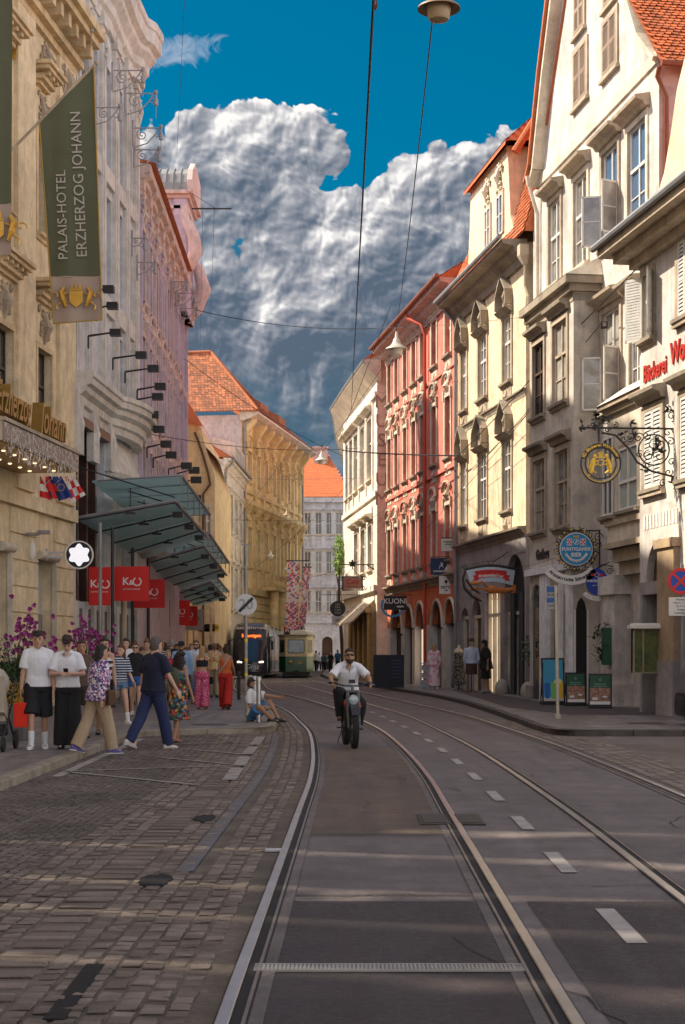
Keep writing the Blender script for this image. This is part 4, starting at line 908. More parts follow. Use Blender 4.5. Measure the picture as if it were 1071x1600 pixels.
for i, h in enumerate(W+W2):
    wn = window(F0, b, *h, cols=2, rows=(.6,), bars=(.3,), gl=gl_grey if i < 2 else gl_dark, rec=.1, sill=m_trimg, sur=(.12, m_trimw), hood=hood_flat(m_trimg, .28, .24, .36) if i > 1 else None)
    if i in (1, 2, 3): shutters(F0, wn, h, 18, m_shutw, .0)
    else:
        for uu, s_ in ((h[0], -1), (h[1], 1)):
            m = MB(); L = .5; hin = F0.pt(uu, 0, .04); d_ = (F0.N*.55+F0.D*s_*.85).normalized(); nn_ = Vector((-d_.y, d_.x, 0))*.03
            for t0, t1, za, zb in [(0,.06,h[2],h[3]),(L-.06,L,h[2],h[3]),(0,L,h[2],h[2]+.07),(0,L,h[3]-.07,h[3])]+[(.06,L-.06,h[2]+.08+j*(h[3]-h[2]-.15)/20,h[2]+.08+(j+.75)*(h[3]-h[2]-.15)/20) for j in range(20)]:
                pp = [hin+d_*t0, hin+d_*t1]; m.add([(*(p+sg*nn_)[:2], z) for sg in (-.5, .5) for z in (za, zb) for p in pp], [(0,1,3,2),(4,6,7,5),(0,4,5,1),(2,3,7,6),(0,2,6,4),(1,5,7,3)])
            m.build('open_shutter', m_shutw, wn)
m = MB()
for o_, z_ in ((.2,10.7),(.5,10.9),(.8,11.1)): F0.box(m, 0, F0.L+o_, z_, z_+.22, -.3, o_)
m.build('eaves', m_trimw, b); gutter(F0, b, 0, F0.L+.9, 11.35, zinc, .88)
roof(F0, b, 0, F0.L+.8, 11.32, 14.2, 10, .85)
m = MB(); cu_ = [(1008,345),(1022,322),(1038,270),(1048,210),(1058,140),(1075,70),(1110,20),(1110,345)]
FG = F0.shift(-.4); m2_ = [(FG.u(x), FG.z(FG.u(x), y)) for x, y in cu_]; FG.out(m, m2_, -.5, .0); m.build('curved_gable', m_cream, b)
m = MB(); tt = A1[3]+.28; uu = A1[0]-.3
for i in range(11):
    pass
    m.add([F0.pt(uu, tt, .012), F0.pt(uu+.13, tt, .012), F0.pt(uu+.13, tt+.34, .012), F0.pt(uu+.02, tt+.34, .012)], [(0,1,2,3)]); uu += .21
m.build('painted_frieze', white_paint, b)
def wall_text(F, par, t, u, z, size, m_, depth=.03, o=.02, name='lettering', sx=1, bold=0, shear=0, flip=None):
    # text reads from far end (image left) to the near end for the right row; from near to far for the left row
    ax = -F.D if F.N.x < 0 else F.D
    p = F.pt(u, z, o); M = Matrix(((ax.x, 0, F.N.x, p.x), (ax.y, 0, F.N.y, p.y), (0, 1, 0, p.z), (0, 0, 0, 1)))
    m = MB(); m.text(t, size, M, depth, sx=sx, bold=bold, shear=shear); return m.build(name, m_, par)
red_let = mat('red_lettering', (.42, .03, .02), .5, .1)
uu = F0.u(1025); wall_text(F0, b, 'Bäckerei', F0.u(1025), F0.z(uu, 578), .55, red_let, sx=.82, bold=.012); uu = F0.u(1080); wall_text(F0, b, 'Wolfbauer', F0.u(1080.5), F0.z(uu, 540), .68, red_let, sx=.82, bold=.018)
wall_text(FRo, [o for o in C.objects if o.name == 'white_gabled_house'][0], 'Gasthaus', FRo.u(849), FRo.z(FRo.u(849), 866), .42, black, sx=.9, bold=.01)
# ---- museum house
FM = fx(256, .0928, 590, 537, 1)
b = bld('museum_house', FM, 0, FM.L, 'bright white museum house with a sweeping eave and carved letters on its corner')
W = [wz(FM, a, c, 10.6, 13.75) for a, c in ((554.3,560),(564,570.5),(575,581.8))]+[wz(FM, a, c, 5.9, 8.2) for a, c in ((554.5,560),(565,571),(576,582))]+[wz(FM, a, c, 10.6, 13.75) for a, c in ((541,545),(547.2,552))]
m = MB(); wall(m, FM, 0, FM.L, 0, 16.0, W, .22); body(m, FM, 0, FM.L, 0, 16.0, 9); m.build('wall', m_museum, b)
for i, h in enumerate(W): window(FM, b, *h, fm=m_museumt, cols=2, rows=(.62,), gl=gl_pale if i < 3 else gl_grey, rec=.16, sill=m_museumt, sur=(.14, m_museum), hood=hood_flat(m_museumt, .35, .3, .45))
m = MB()
for x in (541, 546, 553, 562, 573, 583.5): uu = FM.u(x); FM.box(m, uu-.16, uu+.16, 9.9, 14.4, -.01, .07)
FM.box(m, 0, FM.L, 9.5, 9.75, -.01, .12); FM.box(m, 0, FM.L, 14.5, 14.75, -.01, .15); FM.box(m, 0, FM.L, 4.7, 5.0, -.01, .2); m.build('pilasters', m_museum, b)
e0 = [(FM.pt(-.6, 0, .75)), FM.pt(FM.L*.5, 0, .8), FM.pt(FM.L+.2, 0, .75), FM.pt(FM.L+2.5, 0, .35), FM.pt(FM.L+14, 0, -1.1), FM.pt(FM.L+40, 0, -5)]
e1 = [(FM.pt(-.6, 0, -.1)), FM.pt(FM.L*.5, 0, -.1), FM.pt(FM.L+.0, 0, -.1), FM.pt(FM.L+2.0, 0, -.5), FM.pt(FM.L+14, 0, -2.2), FM.pt(FM.L+40, 0, -6)]
m = MB(); n = len(e0)
for i in range(n-1):
    v_ = [(e1[i], 15.2), (e0[i], 16.05), (e0[i], 16.2), (e1[i], 16.5), (e1[i+1], 15.2), (e0[i+1], 16.05), (e0[i+1], 16.2), (e1[i+1], 16.5)]
    m.add([(p.x, p.y, z) for p, z in v_], [(0,1,5,4),(1,2,6,5),(2,3,7,6)]+([(0,3,2,1)] if i == 0 else []))
m.build('eaves', m_museumt, b); m = MB(); m.tube([(p.x, p.y, 16.2) for p in e0], .1, 6); m.build('gutter', zinc, b)
m = MB()
for i in range(n-1): a_, c_ = e0[i], e0[i+1]; d_, f_ = e1[i]-FM.N*4, e1[i+1]-FM.N*4; m.add([(a_.x,a_.y,16.25),(c_.x,c_.y,16.25),(f_.x,f_.y,20.0),(d_.x,d_.y,20.0)], [(0,1,2,3)])
m.add([(e0[0].x,e0[0].y,16.25),((e1[0]-FM.N*4).x,(e1[0]-FM.N*4).y,20.0),((e1[0]-FM.N*9).x,(e1[0]-FM.N*9).y,16.25)], [(0,1,2)]); m.build('roof', tile_m, b)
m = MB()   # rear wing following the bend
pts = [FM.pt(FM.L, 0, 0), FM.pt(FM.L+2.0, 0, -.4), FM.pt(FM.L+14, 0, -2.0), FM.pt(FM.L+40, 0, -5.9), FM.pt(FM.L+40, 0, -12), FM.pt(FM.L, 0, -9)]
m.add([(p.x, p.y, z) for z in (0, 16.0) for p in pts], [(i, (i+1) % 6, 6+(i+1) % 6, 6+i) for i in range(6)]+[tuple(range(6, 12))]); m.build('rear_wing', m_museum, b)
# corner strip with letters
c0 = FM.pt(0,0,0); c1 = FR.pt(FR.u(605.5),0,.0); FMS = Fac((c1.x+.05, c0.y-.02), (c0.x, c0.y-.02), 1); FMS.N = Vector((0,-1,0)); FMS.D = Vector((-1,0,0))
m = MB(); m.box(c0.x, c1.x+1.2, c0.y-.03, c0.y+.02, 0, 16.1); z = .4
for k in range(38): m.box(c0.x-.02, c1.x+1.2, c0.y-.05, c0.y-.03, z, z+.38); z += .42
m.build('corner_pier', m_museumt, b)
m = MB()
for i, ch in enumerate('MUSEUM'): m.text(ch, .95, Matrix(((1,0,0,(c0.x+c1.x)/2),(0,0,-1,c0.y-.07),(0,1,0,14.2-i*.98),(0,0,0,1))), .04)
m.build('lettering', stucco('carved_letters', (.36,.28,.22), .1), b)
# ---- far house closing the street
s_ = 16.0; Yf = F_/s_
xa, xb = (455-CX)/s_, (545-CX)/s_
FF = Fac((xa, Yf), (xb, Yf), 1); FF.N = Vector((0,-1,0))
b = empty('blue_grey_house', (0, Yf, 0), 'pale blue-grey house with an orange hipped roof closing the street end', 'house')
W = []
for x in (481, 498, 515, 530):
    for z0_, z1_ in ((13.2,15.3),(9.4,11.5),(5.6,7.7)): W += [(FF.u(x-5), FF.u(x+5), z0_, z1_)]
AH = [(FF.u(503.5), FF.u(520), 0, 3.2, True), (FF.u(478), FF.u(492), 0, 3.2, True), (FF.u(490), FF.u(506), 4.6, 6.3, False)]
m = MB(); wall(m, FF, 0, FF.L, 0, 16.8, [w_ for w_ in W]+AH[:1], .3); body(m, FF, 0, FF.L, 0, 16.8, 12); m.build('wall', m_far, b)
for w_ in W: window(FF, b, *w_, cols=2, rows=(.5,), gl=random.choice([gl_dark, gl_grey]), rec=.2, sill=m_museumt, sur=(.2, m_museum), hood=hood_flat(m_far, .2, .2, .3))
g = MB(); q = AH[0]; FF.box(g, q[0], q[1], 0, 3.2, -.34, -.3); g.build('door', m_wood, b)
m = MB(); FF.box(m, 0, FF.L, 4.5, 4.75, -.01, .25); FF.box(m, 0, FF.L, 12.75, 12.9, -.01, .1); FF.box(m, 0, FF.L, 16.3, 16.85, -.01, .35)
for z in [i*.6 for i in range(8)]:
    for a, c in ((0, AH[0][0]-.3), (AH[0][1]+.3, FF.L)): FF.box(m, a, c, z, z+.55, -.01, .05)
for x in (490, 506, 521): FF.box(m, FF.u(x)-.2, FF.u(x)+.2, 5.2, 16.4, -.01, .09)
m.build('pilasters', m_far, b); roof(FF, b, -.3, FF.L+.3, 16.8, 21.9, 11, .4, real=mat('far_tiles', (.62,.17,.06), .8, .2, 1, island=.25), tw=.3, th=.28, hip0=1.5, hip1=2.6)
m = MB(); x_ = (497-CX)/s_; m.box(x_-.5, x_+.9, Yf+4, Yf+5, 19, 22.1); m.box(x_-.6, x_+1.0, Yf+3.9, Yf+5.1, 22.1, 22.3); m.build('chimney', m_pink, b)
# ---------------------------------------------------------------- left row
FL = fx(800, .0817, -930, 114, -1)
b = bld('hotel', FL, FL.L-8, FL.L, 'cream palace hotel with ornate windows and green frames at the left edge', 'hotel')
U_ = lambda x: FL.u(x)
W = [(-9,19.5,518,628), (57.5,79.5,556,650), (58,70,218,372), (-10,15,150,330), (-110,-62,460,600)]
H = []
for a, c, yt, yb in W:
    u0, u1 = FL.u(a), FL.u(c); H.append((u0, u1, FL.z(u1, yb), FL.z(u1, yt)))
ua_, ub_ = 0, FL.L
m = MB(); GH = [(FL.u(57.5), FL.u(83.5), .3, FL.z(FL.u(70), 862)), (FL.u(-40), FL.u(14), .3, FL.z(FL.u(0), 845))]
wall(m, FL, 0, FL.L, 0, 19.5, H+GH, .3); body(m, FL, 0, FL.L, 0, 19.5, 14); m.build('wall', m_hotel, b)
def hotel_hood(F, wn, u0, u1, z1, o):
    m = MB(); relief(F, m, u0, u1, z1+.15, z1+1.05, o, 9, 2, .09); m.build('window_ornament', m_trimw, wn)
    m = MB(); z = z1+1.2
    for (e, d, a, c) in ((.12,.12,0,.1),(.2,.24,.1,.22),(.34,.42,.3,.4),(.42,.5,.4,.5)): F.box(m, u0-e, u1+e, z+a, z+c, -.01, d)
    k = u0-.1
    while k < u1+.1: F.box(m, k, k+.14, z+.2, z+.32, -.01, .36); k += .38
    m.build('window_hood', m_hotel_t, wn)
for h in H: window(FL, b, *h, fm=gfr, cols=1, rows=(.45,), gl=mat('reflecting_glass', (.10,.07,.06), .03, .2, spec=.9), rec=.22, sill=m_hotel_t, sur=(.14, m_hotel_t), hood=hotel_hood)
m = MB()
for a, c in ((22,50),(88,113),(-60,-22)):
    u0, u1 = FL.u(a), FL.u(c); FL.box(m, u0, u1, 5.6, 18.0, -.01, .11)
FL.box(m, 0, FL.L, 5.15, 5.5, -.01, .16); FL.box(m, 0, FL.L, 10.35, 10.6, -.01, .14) if False else None
for z in (.6, 1.25, 1.9, 2.55, 3.2, 3.85, 4.5):
    for a, c in ((0, GH[1][0]), (GH[1][1], GH[0][0]), (GH[0][1], FL.L)): FL.box(m, a+.02, c-.02, z, z+.6, -.01, .05)
m.build('pilasters', m_hotel, b)
m = MB(); zc = 17.6
for (d, a, c) in ((.12,0,.2),(.3,.2,.4),(.75,.75,.95),(.9,.95,1.2)): FL.box(m, 0, FL.L+.1, zc+a, zc+c, -.01, d)
k = 0
while k < FL.L: FL.box(m, k, k+.26, zc+.4, zc+.75, -.01, .62); k += .72
m.build('cornice', m_hotel_t, b)
m = MB(); relief(FL, m, FL.u(60), FL.u(84), 16.6, 17.5, 0, 10, 3, .09); m.build('frieze_ornament', m_trimw, b); m = MB(); relief(FL, m, FL.u(88), FL.u(112), 16.6, 17.5, 0.1, 8, 6, .08); m.build('frieze_ornament', m_trimw, b); m = MB(); relief(FL, m, FL.u(60), FL.u(84), 14.9, 15.8, 0, 9, 3, .09); m.build('frieze_ornament', m_trimw, b)
for i, x in enumerate((24, 42, 62)): wall_text(FL, b, 'ANN'[i], FL.u(x), FL.z(FL.u(x), (80, 98, 122)[i]), .95, gold, .08, .06, sx=1.0)
m = MB()
for a, c in ((57.5,83.5),(0,14)):
    u0, u1 = FL.u(a), FL.u(c); z = (GH[0] if a > 50 else GH[1])[3]; m.tube([FL.pt(u0-.1, z-.12, .08), FL.pt(u1+.1, z-.12, .08)], .12, 10); FL.box(m, u1-.1, u1+.02, .6, z-.1, .0, .1); m.build('awning_box', m_reveal, b); m = MB()
for i, gq in enumerate(GH):
    g = MB(); FL.box(g, gq[0], gq[1], gq[2], gq[3], -.34, -.3); g.build('shop_window', m_shop if i == 0 else m_shop, b)
    g = MB(); FL.box(g, gq[1]-.45, gq[1]-.12, 0.3, 2.55, -.3, -.26); g.build('door', m_gf, b)
m = MB(); q = FL.pt(FL.u(36), FL.z(FL.u(36), 835), .08); m.tube([q, q+FL.N*.25, q+FL.N*.45+Vector((0,0,.06))], .05, 6); m.box(q.x+.3, q.x+.6, q.y-.05, q.y+.05, q.z, q.z+.1); m.build('security_camera', m_gf, b)
m = MB(); q = FL.pt(FL.u(44), FL.z(FL.u(44), 860), .1); m.ell(q, (.09,.09,.24)); m.build('wall_lamp', white_paint, b)
# pale grey store
KS = Fac(tuple(FL.pt(FL.L,0,0)[:2]), ((215-CX)/46.0, F_/46.0), -1)
b = bld('department_store', KS, 0, KS.L, 'pale grey department store with tall pilasters and a scrolled corner cornice', 'department store')
bays = [(123,134),(139,153),(160,174),(181,192),(197,206)]
H = []
for i, (a, c) in enumerate(bays):
    for z0, z1 in ((8.6,11.6),(12.6,15.6),(16.6,19.6)): H.append((KS.u(a), KS.u(c), z0, z1))
GB = [(KS.u(119), KS.u(163), 3.0, 9.0-.8, False)]
m = MB(); H = [h for h in H if h[2] > 9 or h[0] > KS.u(165)]
AR = [(KS.u(177), KS.u(211), 3.0, KS.z(KS.u(195), 705), True)]
wall(m, KS, 0, KS.L, 0, 21.5, H+GB+AR, .5); body(m, KS, 0, KS.L, 0, 21.5, 14); m.build('wall', m_kg, b)
for h in H: window(KS, b, *h, fm=m_kgt, cols=2, rows=(.6,), gl=gl_grey, rec=.35)
m = MB()
for x in (117,136,157,178,195,210):
    uu = KS.u(x); KS.box(m, uu-.26, uu+.26, 9.2, 20.4, -.01, .13); KS.box(m, uu-.13, uu+.13, 9.4, 20.2, .13, .17); KS.box(m, uu-.34, uu+.34, 20.4, 20.8, -.01, .2)
    relief(KS, m, uu-.25, uu+.25, 19.2, 20.2, .16, 4, 2, .10)
for z in (11.9, 15.9): 
    for a, c in bays: KS.box(m, KS.u(a)-.05, KS.u(c)+.05, z, z+.5, -.01, .12)
m.build('pilasters', m_kgt, b)
m = MB()
def sweep(m, pts, prof):          # mouldings swept round a plan path; prof (outward, z)
    n = len(prof); vs = []
    for i, p in enumerate(pts):
        a = pts[max(i-1,0)]; c = pts[min(i+1,len(pts)-1)]; d = (Vector(c)-Vector(a)).normalized(); nn_ = Vector((d.y, -d.x, 0))
        vs += [(p[0]+nn_.x*o, p[1]+nn_.y*o, z) for o, z in prof]
    fs = [(i*n+j, i*n+(j+1) % n, (i+1)*n+(j+1) % n, (i+1)*n+j) for i in range(len(pts)-1) for j in range(n)]+[tuple(range(n)), tuple((len(pts)-1)*n+j for j in range(n))[::-1]]
    m.add(vs, fs)
pth = [KS.pt(0,0,0), KS.pt(KS.u(165),0,0)]+[KS.pt(KS.u(165)+(KS.L-KS.u(165))*t_/12, 0, .45*math.sin(math.pi*t_/12)**.7) for t_ in range(1, 13)]
sweep(m, [tuple(p) for p in pth], [(-.3,8.3),(.06,8.3),(.08,8.5),(.18,8.55),(.20,8.75),(.36,8.85),(.38,9.0),(.52,9.05),(.54,9.22),(.6,9.25),(.6,9.4),(-.3,9.42)])
sweep(m, [tuple(p) for p in pth[1:]], [(-.5,7.0),(0,7.0),(.06,7.15),(0,7.3),(-.5,8.4)])
for x in (116, 141, 168): uu = KS.u(x); relief(KS, m, uu-.35, uu+.35, 7.3, 8.5, .1, 5, 3, .13); KS.box(m, uu-.4, uu+.4, 7.1, 9.0, -.01, .2)
m.build('scrolled_balcony_moulding', m_kgt, b)
m = MB(); pth2 = [KS.pt(-.2,0,0), KS.pt(KS.u(150),0,0), KS.pt(KS.u(165),0,.1), KS.pt(KS.u(185),0,.0), KS.pt(KS.u(200),0,.0), KS.pt(KS.u(205),0,.2), KS.pt(KS.L-.3,0,.25), KS.pt(KS.L-.05,0,.1), KS.pt(KS.L,0,-.8)]
sweep(m, [tuple(p) for p in pth2], [(-.5,20.6),(.06,20.6),(.08,20.9),(.2,21.0),(.22,21.25),(.42,21.45),(.44,21.6),(.62,21.7),(.64,22.1),(.7,22.15),(.7,22.4),(-.5,22.5)])
m.build('cornice', m_kgt, b)
m = MB(); KS.box(m, GB[0][0], GB[0][1], 3.0, 8.2, -.55, -.5); m.build('shop_window', gl_grey, b)
m = MB(); 
for i in range(7): uu = GB[0][0]+(GB[0][1]-GB[0][0]-.2)*i/6; KS.box(m, uu, uu+.2, 3.0, 8.2, -.45, -.1 if i % 2 else -.25)
KS.box(m, GB[0][0], GB[0][1], 7.95, 8.2, -.5, .2); m.build('window_mullions', mat('bronze', (.09,.05,.04), .4, .3, 4, metal=.4), b)
m = MB(); KS.box(m, AR[0][0]+.05, AR[0][1]-.05, 3.0, AR[0][3], -.55, -.5); m.build('shop_window', gl_grey, b)
m = MB()
for i in range(5): uu = AR[0][0]+(AR[0][1]-AR[0][0]-.12)*i/4; KS.box(m, uu, uu+.12, 3.0, AR[0][3]-.3, -.48, -.3)
m.build('window_mullions', m_kgt, b)
m = MB()
for i in range(9): uu = KS.L*i/8.5; KS.box(m, uu, uu+.3, 0, 3.0, -.01, .12)
m.build('ground_piers', m_kgt, b)
m = MB(); KS.box(m, .2, KS.L-.1, .2, 2.8, -.02, .02); m.build('shop_window', gl_dark, b)
# lilac palace
FI = Fac(((215-CX)/46.0, F_/46.0), ((290-CX)/34.0, F_/34.0), -1)
b = bld('lilac_palace', FI, 0, FI.L, 'lilac palace with pink mouldings and a tall attic under a curved metal roof', 'palace')
uT = FI.u(268)
H = []
for a, c in ((220,226),(231,236.5),(241,246),(250,254.5),(259,263),(268,271.5),(276,279)):
    for z0, z1 in ((6.2,8.8),(10.0,12.6),(13.8,16.3)): H.append((FI.u(a), FI.u(c), z0, z1))
m = MB(); wall(m, FI, 0, FI.L, 0, 18.0, H, .35); body(m, FI, 0, FI.L, 0, 18.0, 13); m.build('wall', m_lilac, b)
for i, h in enumerate(H): window(FI, b, *h, fm=m_lilact, cols=2, rows=(.6,), gl=gl_grey, rec=.25, sill=m_lilact, sur=(.2, m_lilact), hood=baroque_hood(m_lilact, 1.1, seed=i % 3))
m = MB()
for x in (217,228.5,239,248.5,257,266,274,283,289):
    uu = FI.u(x); FI.box(m, uu-.24, uu+.24, 5.5, 17.4, -.01, .10); FI.box(m, uu-.12, uu+.12, 5.8, 17.2, .10, .14)
m.build('pilasters', m_lilac, b)
m = MB()
for x in (217,228.5,239,248.5,257,266,274,283,289):
    uu = FI.u(x); relief(FI, m, uu-.3, uu+.3, 16.3, 17.2, .12, 5, 2, .10); FI.prof(m, uu-.3, uu+.3, [(0,17.3),(.2,17.4),(.24,17.7),(.40,17.8),(.45,18.15),(0,18.2)])
FI.prof(m, 0, FI.L, [(0,17.5),(.08,17.5),(.1,17.65),(.22,17.7),(.25,17.85),(.42,17.9),(.44,18.15),(0,18.2)]); m.build('cornice', m_lilact, b)
m = MB(); FI.prof(m, 0, FI.L, [(0,4.9),(.3,5.0),(.5,5.3),(0,5.4)]); FI.prof(m, 0, FI.L, [(0,9.3),(.1,9.35),(.15,9.6),(0,9.65)]); FI.prof(m, 0, FI.L, [(0,13.1),(.1,13.15),(.15,13.4),(0,13.45)]); m.build('string_course', m_lilact, b)
st_ = 35.7; Yt_ = F_/st_; xt0, xt1 = (238-CX)/st_, (290-CX)/st_; zt_ = HC+(HY-300)/st_
m = MB(); m.box(xt0, xt1, Yt_, Yt_+3.4, 16.5, zt_); m.box(xt1-.5, xt1+.06, Yt_-.12, Yt_+3.5, 16.5, zt_); tw_ = m.build('turret', m_lilac, b)
m = MB()
for e_, z0_, z1_ in ((.12,-.75,-.6),(.2,-.3,-.15),(.38,-.15,.0)): m.box(xt0, xt1+e_, Yt_-e_, Yt_+3.4+e_*.5, zt_+z0_, zt_+z1_)
for x_ in (xt1-.15,):
    m.tube([(x_, Yt_-.1, zt_-3.8), (x_+.35, Yt_-.15, zt_-3.3), (x_+.62, Yt_-.15, zt_-2.6), (x_+.5, Yt_-.15, zt_-1.9), (x_+.15, Yt_-.1, zt_-1.2), (x_+.1, Yt_-.1, zt_-.6)], [.14,.24,.3,.28,.2,.16], 10)
    m.tube([(x_, Yt_+2.4, zt_-5.2), (x_+.45, Yt_+2.4, zt_-4.6), (x_+.75, Yt_+2.4, zt_-3.7), (x_+.5, Yt_+2.4, zt_-2.8), (x_+.1, Yt_+2.4, zt_-2.2)], [.14,.28,.34,.26,.14], 10)
m.build('scroll_brackets', m_lilact, tw_, smooth='auto')
m = MB(); pr_ = [(-.35,0),(-.30,.35),(-.05,.8),(.5,1.15),(1.2,1.3),(3.6,1.3),(3.6,0)]; xa_, xb_ = xt0-.02, xt1+.12
m.add([(x_, Yt_+o_, zt_+z_) for x_ in (xa_, xb_) for o_, z_ in pr_], [tuple(range(7)), tuple(range(7, 14))[::-1]]+[(i_, 7+i_, 7+(i_+1) % 7, (i_+1) % 7) for i_ in range(7)])
for k_ in range(6): x_ = xa_+(xb_-xa_)*k_/5; m.tube([(x_, Yt_+o_-.01, zt_+z_+.02) for o_, z_ in pr_[:6]], .03, 5)
m.build('metal_roof', mat('roof_sheet', (.30,.31,.31), .55, .35, 2, metal=.2), tw_)
m = MB(); m.add([(x_, Yt_+o_, zt_+z_) for x_ in (xb_, xb_+.22) for o_, z_ in ((-.45,-.1),(-.5,.4),(-.15,.95),(.4,1.2),(1.0,1.55),(1.8,1.6),(3.7,1.3),(3.7,-.1))], [tuple(range(8)), tuple(range(8,16))[::-1]]+[(i_, 8+i_, 8+(i_+1) % 8, (i_+1) % 8) for i_ in range(8)]); m.build('gable_end', m_lilact, tw_)
roof(FI, b, .0, FI.L-3.5, 18.2, 19.4, 8, .62, name='roof')
# sand coloured mansard house
s4 = 28.0; Y4 = F_/s4
b = empty('sand_house', ((310-CX)/s4, Y4, 0), 'sand coloured narrow house with a curved gable outline and small orange roofs', 'house')
q4 = lambda x, y: ((x-CX)/s4, HC+(HY-y)/s4)
o4 = [q4(x, y) for x, y in ((262,1070),(262,655),(300,656),(314,668),(319,690),(327,716),(336,742),(336,1066))]; o4[0] = (o4[0][0], 0); o4[-1] = (o4[-1][0], 0)
M4 = Matrix(((1,0,0,0),(0,0,1,Y4),(0,1,0,0),(0,0,0,1)))
m = MB(); m.prism(o4, 0, 13, M4); m.build('wall', m_l4, b)
m = MB(); m.tube([(q4(x,y)[0], Y4-.12, q4(x,y)[1]) for x, y in ((305,676),(310,688),(318,712),(326,740),(329,757),(318,772),(318,1060))], .07, 8); m.build('downpipe', m_wood, b)
F4 = Fac((o4[0][0], Y4), (o4[-1][0], Y4), 1); F4.N = Vector((0,-1,0)); F4.D = Vector((1,0,0))
for a, c, yt, yb in ((318.5,329,790,838),(318.5,329,880,930),(284.5,291,682,690),(296,306,780,836)):
    a2, c2 = q4(a, yb), q4(c, yt); window(F4, b, a2[0]-o4[0][0], c2[0]-o4[0][0], a2[1], c2[1], fm=m_museumt, cols=2 if yb > 700 else 1, rows=(.5,) if yb > 700 else (), gl=gl_pale if yb > 700 else gl_dark, rec=-.01, sur=(.15, m_reveal))
m = MB()
a, c = q4(262, 655), q4(306, 655); a3, c3 = q4(322, 668), q4(308, 640)
m.add([(a[0], Y4-.5, a[1]+.6), (q4(296,640)[0], Y4-.3, a[1]+.9), (q4(318,668)[0], Y4-.4, c3[1]-1.0), (a[0], Y4-.5, a[1]-.1), (q4(318,668)[0], Y4+8, c3[1]-1.0), (q4(296,640)[0], Y4+8, a[1]+.9)], [(0,1,2,3),(1,5,4,2)]); m.build('roof', tile_m, b)
m = MB(); FL4 = Fac((q4(336,0)[0], Y4), (q4(336,0)[0]+.5, Y4+13), -1); m.add([FL4.pt(0,12.2,.3), FL4.pt(13,12.2,.3), FL4.pt(13,13.6,-1.0), FL4.pt(0,13.6,-1.0)], [(0,1,2,3)]); m.build('side_roof', tile_m, b)
m = MB(); m.box(q4(288,0)[0]-.1, q4(288,0)[0]+.22, Y4+.3, Y4+.9, 14, q4(0,590)[1]); m.build('chimney', m_pink, b)
# ivory house
F5 = Fac(((350-CX)/23.2, F_/23.2), ((381-CX)/20.6, F_/20.6), -1)
b = bld('ivory_house', F5, 0, F5.L, 'ivory house with narrow windows, oval medallions and an orange roof')
H = []
ze5 = F5.z(F5.L*.5, 735)
for a, c in ((352.5,356),(359.5,363.5),(367,371),(374,378)):
    for z0, z1 in ((ze5-4.6,ze5-2.0),(ze5-10.0,ze5-7.0)): H.append((F5.u(a), F5.u(c), z0, z1))
m = MB(); wall(m, F5, 0, F5.L, 0, ze5, H, .25); body(m, F5, 0, F5.L, 0, ze5, 9); m.build('wall', m_l5, b)
for i, h in enumerate(H):
    wn = window(F5, b, *h, fm=m_museumt, cols=2, rows=(.6,), gl=gl_grey, rec=.2, sill=m_l5, sur=(.15, m_l5), hood=hood_flat(m_l5, .2, .15, .25))
    if i % 2 == 0:
        m = MB(); cu = (h[0]+h[1])/2; m.tube([F5.pt(cu+.42*math.cos(t), h[2]-1.15+.6*math.sin(t), .06) for t in [k*math.pi/8 for k in range(17)]], .08, 5); F5.out(m, [(cu+.4*math.cos(k*math.pi/8), h[2]-1.15+.58*math.sin(k*math.pi/8)) for k in range(16)], -.01, .05); m.build('medallion', m_museumt, wn)
cornice(F5, b, -.1, F5.L, ze5+.05, m_l5, .5, .7); gutter(F5, b, -.1, F5.L, ze5+.15, zinc, .6); roof(F5, b, -.1, F5.L, ze5+.1, ze5+2.6, 7, .5, real=mat('pink_tiles', (.66,.22,.10), .8, .2, 1, island=.3), tw=.3, th=.3)
m = MB(); F5.prof(m, F5.L*.45, F5.L, [(.1,ze5+.3),(.1,ze5+1.9),(-1.5,ze5+2.3),(-1.5,ze5+.3)]); m.build('dormer', m_l5, b)
for k in range(3): q = F5.L*(.5+.17*k); window(F5, b, q, q+F5.L*.11, ze5+.6, ze5+1.7, cols=2, rows=(), gl=gl_dark, rec=-.12)
downpipe(F5, b, .3, 0, ze5, zinc, .12, .09)
# yellow palace
F6 = Fac(((377.5-CX)/20.5, F_/20.5), ((471-CX)/17.1, F_/17.1), -1)
b = bld('yellow_palace', F6, 0, F6.L, 'large ochre palace with bracketed eaves and a steep old tiled roof behind the trams', 'palace')
cx6 = [(387.5,393),(401.2,406),(414,418.5),(426.5,430.5),(438.8,442.6),(449.6,453),(459.8,463)]
ze6 = HC+(HY-648)/20.5
print('F6', F6.L, 'eave', ze6)
H = []
for a, c in cx6: H += [(F6.u(a), F6.u(c), 14.9, 17.3), (F6.u(a), F6.u(c), 8.3, 11.4)]
m = MB(); wall(m, F6, 0, F6.L, 0, ze6, H, .3); body(m, F6, 0, F6.L, 0, ze6, 17); m.build('wall', m_yel, b)
m = MB(); A_, E_ = F6.pt(0, 0, .0), F6.pt(0, 0, -17); nn_ = -F6.D*.02; m.add([(A_+nn_).to_tuple()[:2]+(0,), (E_+nn_).to_tuple()[:2]+(0,), (E_+nn_).to_tuple()[:2]+(ze6,), (A_+nn_).to_tuple()[:2]+(ze6,)], [(0,1,2,3)]); m.build('end_wall', stucco('end_wall_shade_grey', (.52,.44,.42), .3), b)  # grey laid over the yellow end wall stands in for its shade
for i, h in enumerate(H): window(F6, b, *h, fm=m_shut, cols=2, rows=(.6,), gl=gl_dark if i % 3 else gl_grey, rec=.25, sill=m_yelt, sur=(.2, m_yel), hood=baroque_hood(m_yelt, 1.2, seed=i % 3))
m = MB()
xs = [380.5,397,410,422.3,434.6,446,456.5,467]
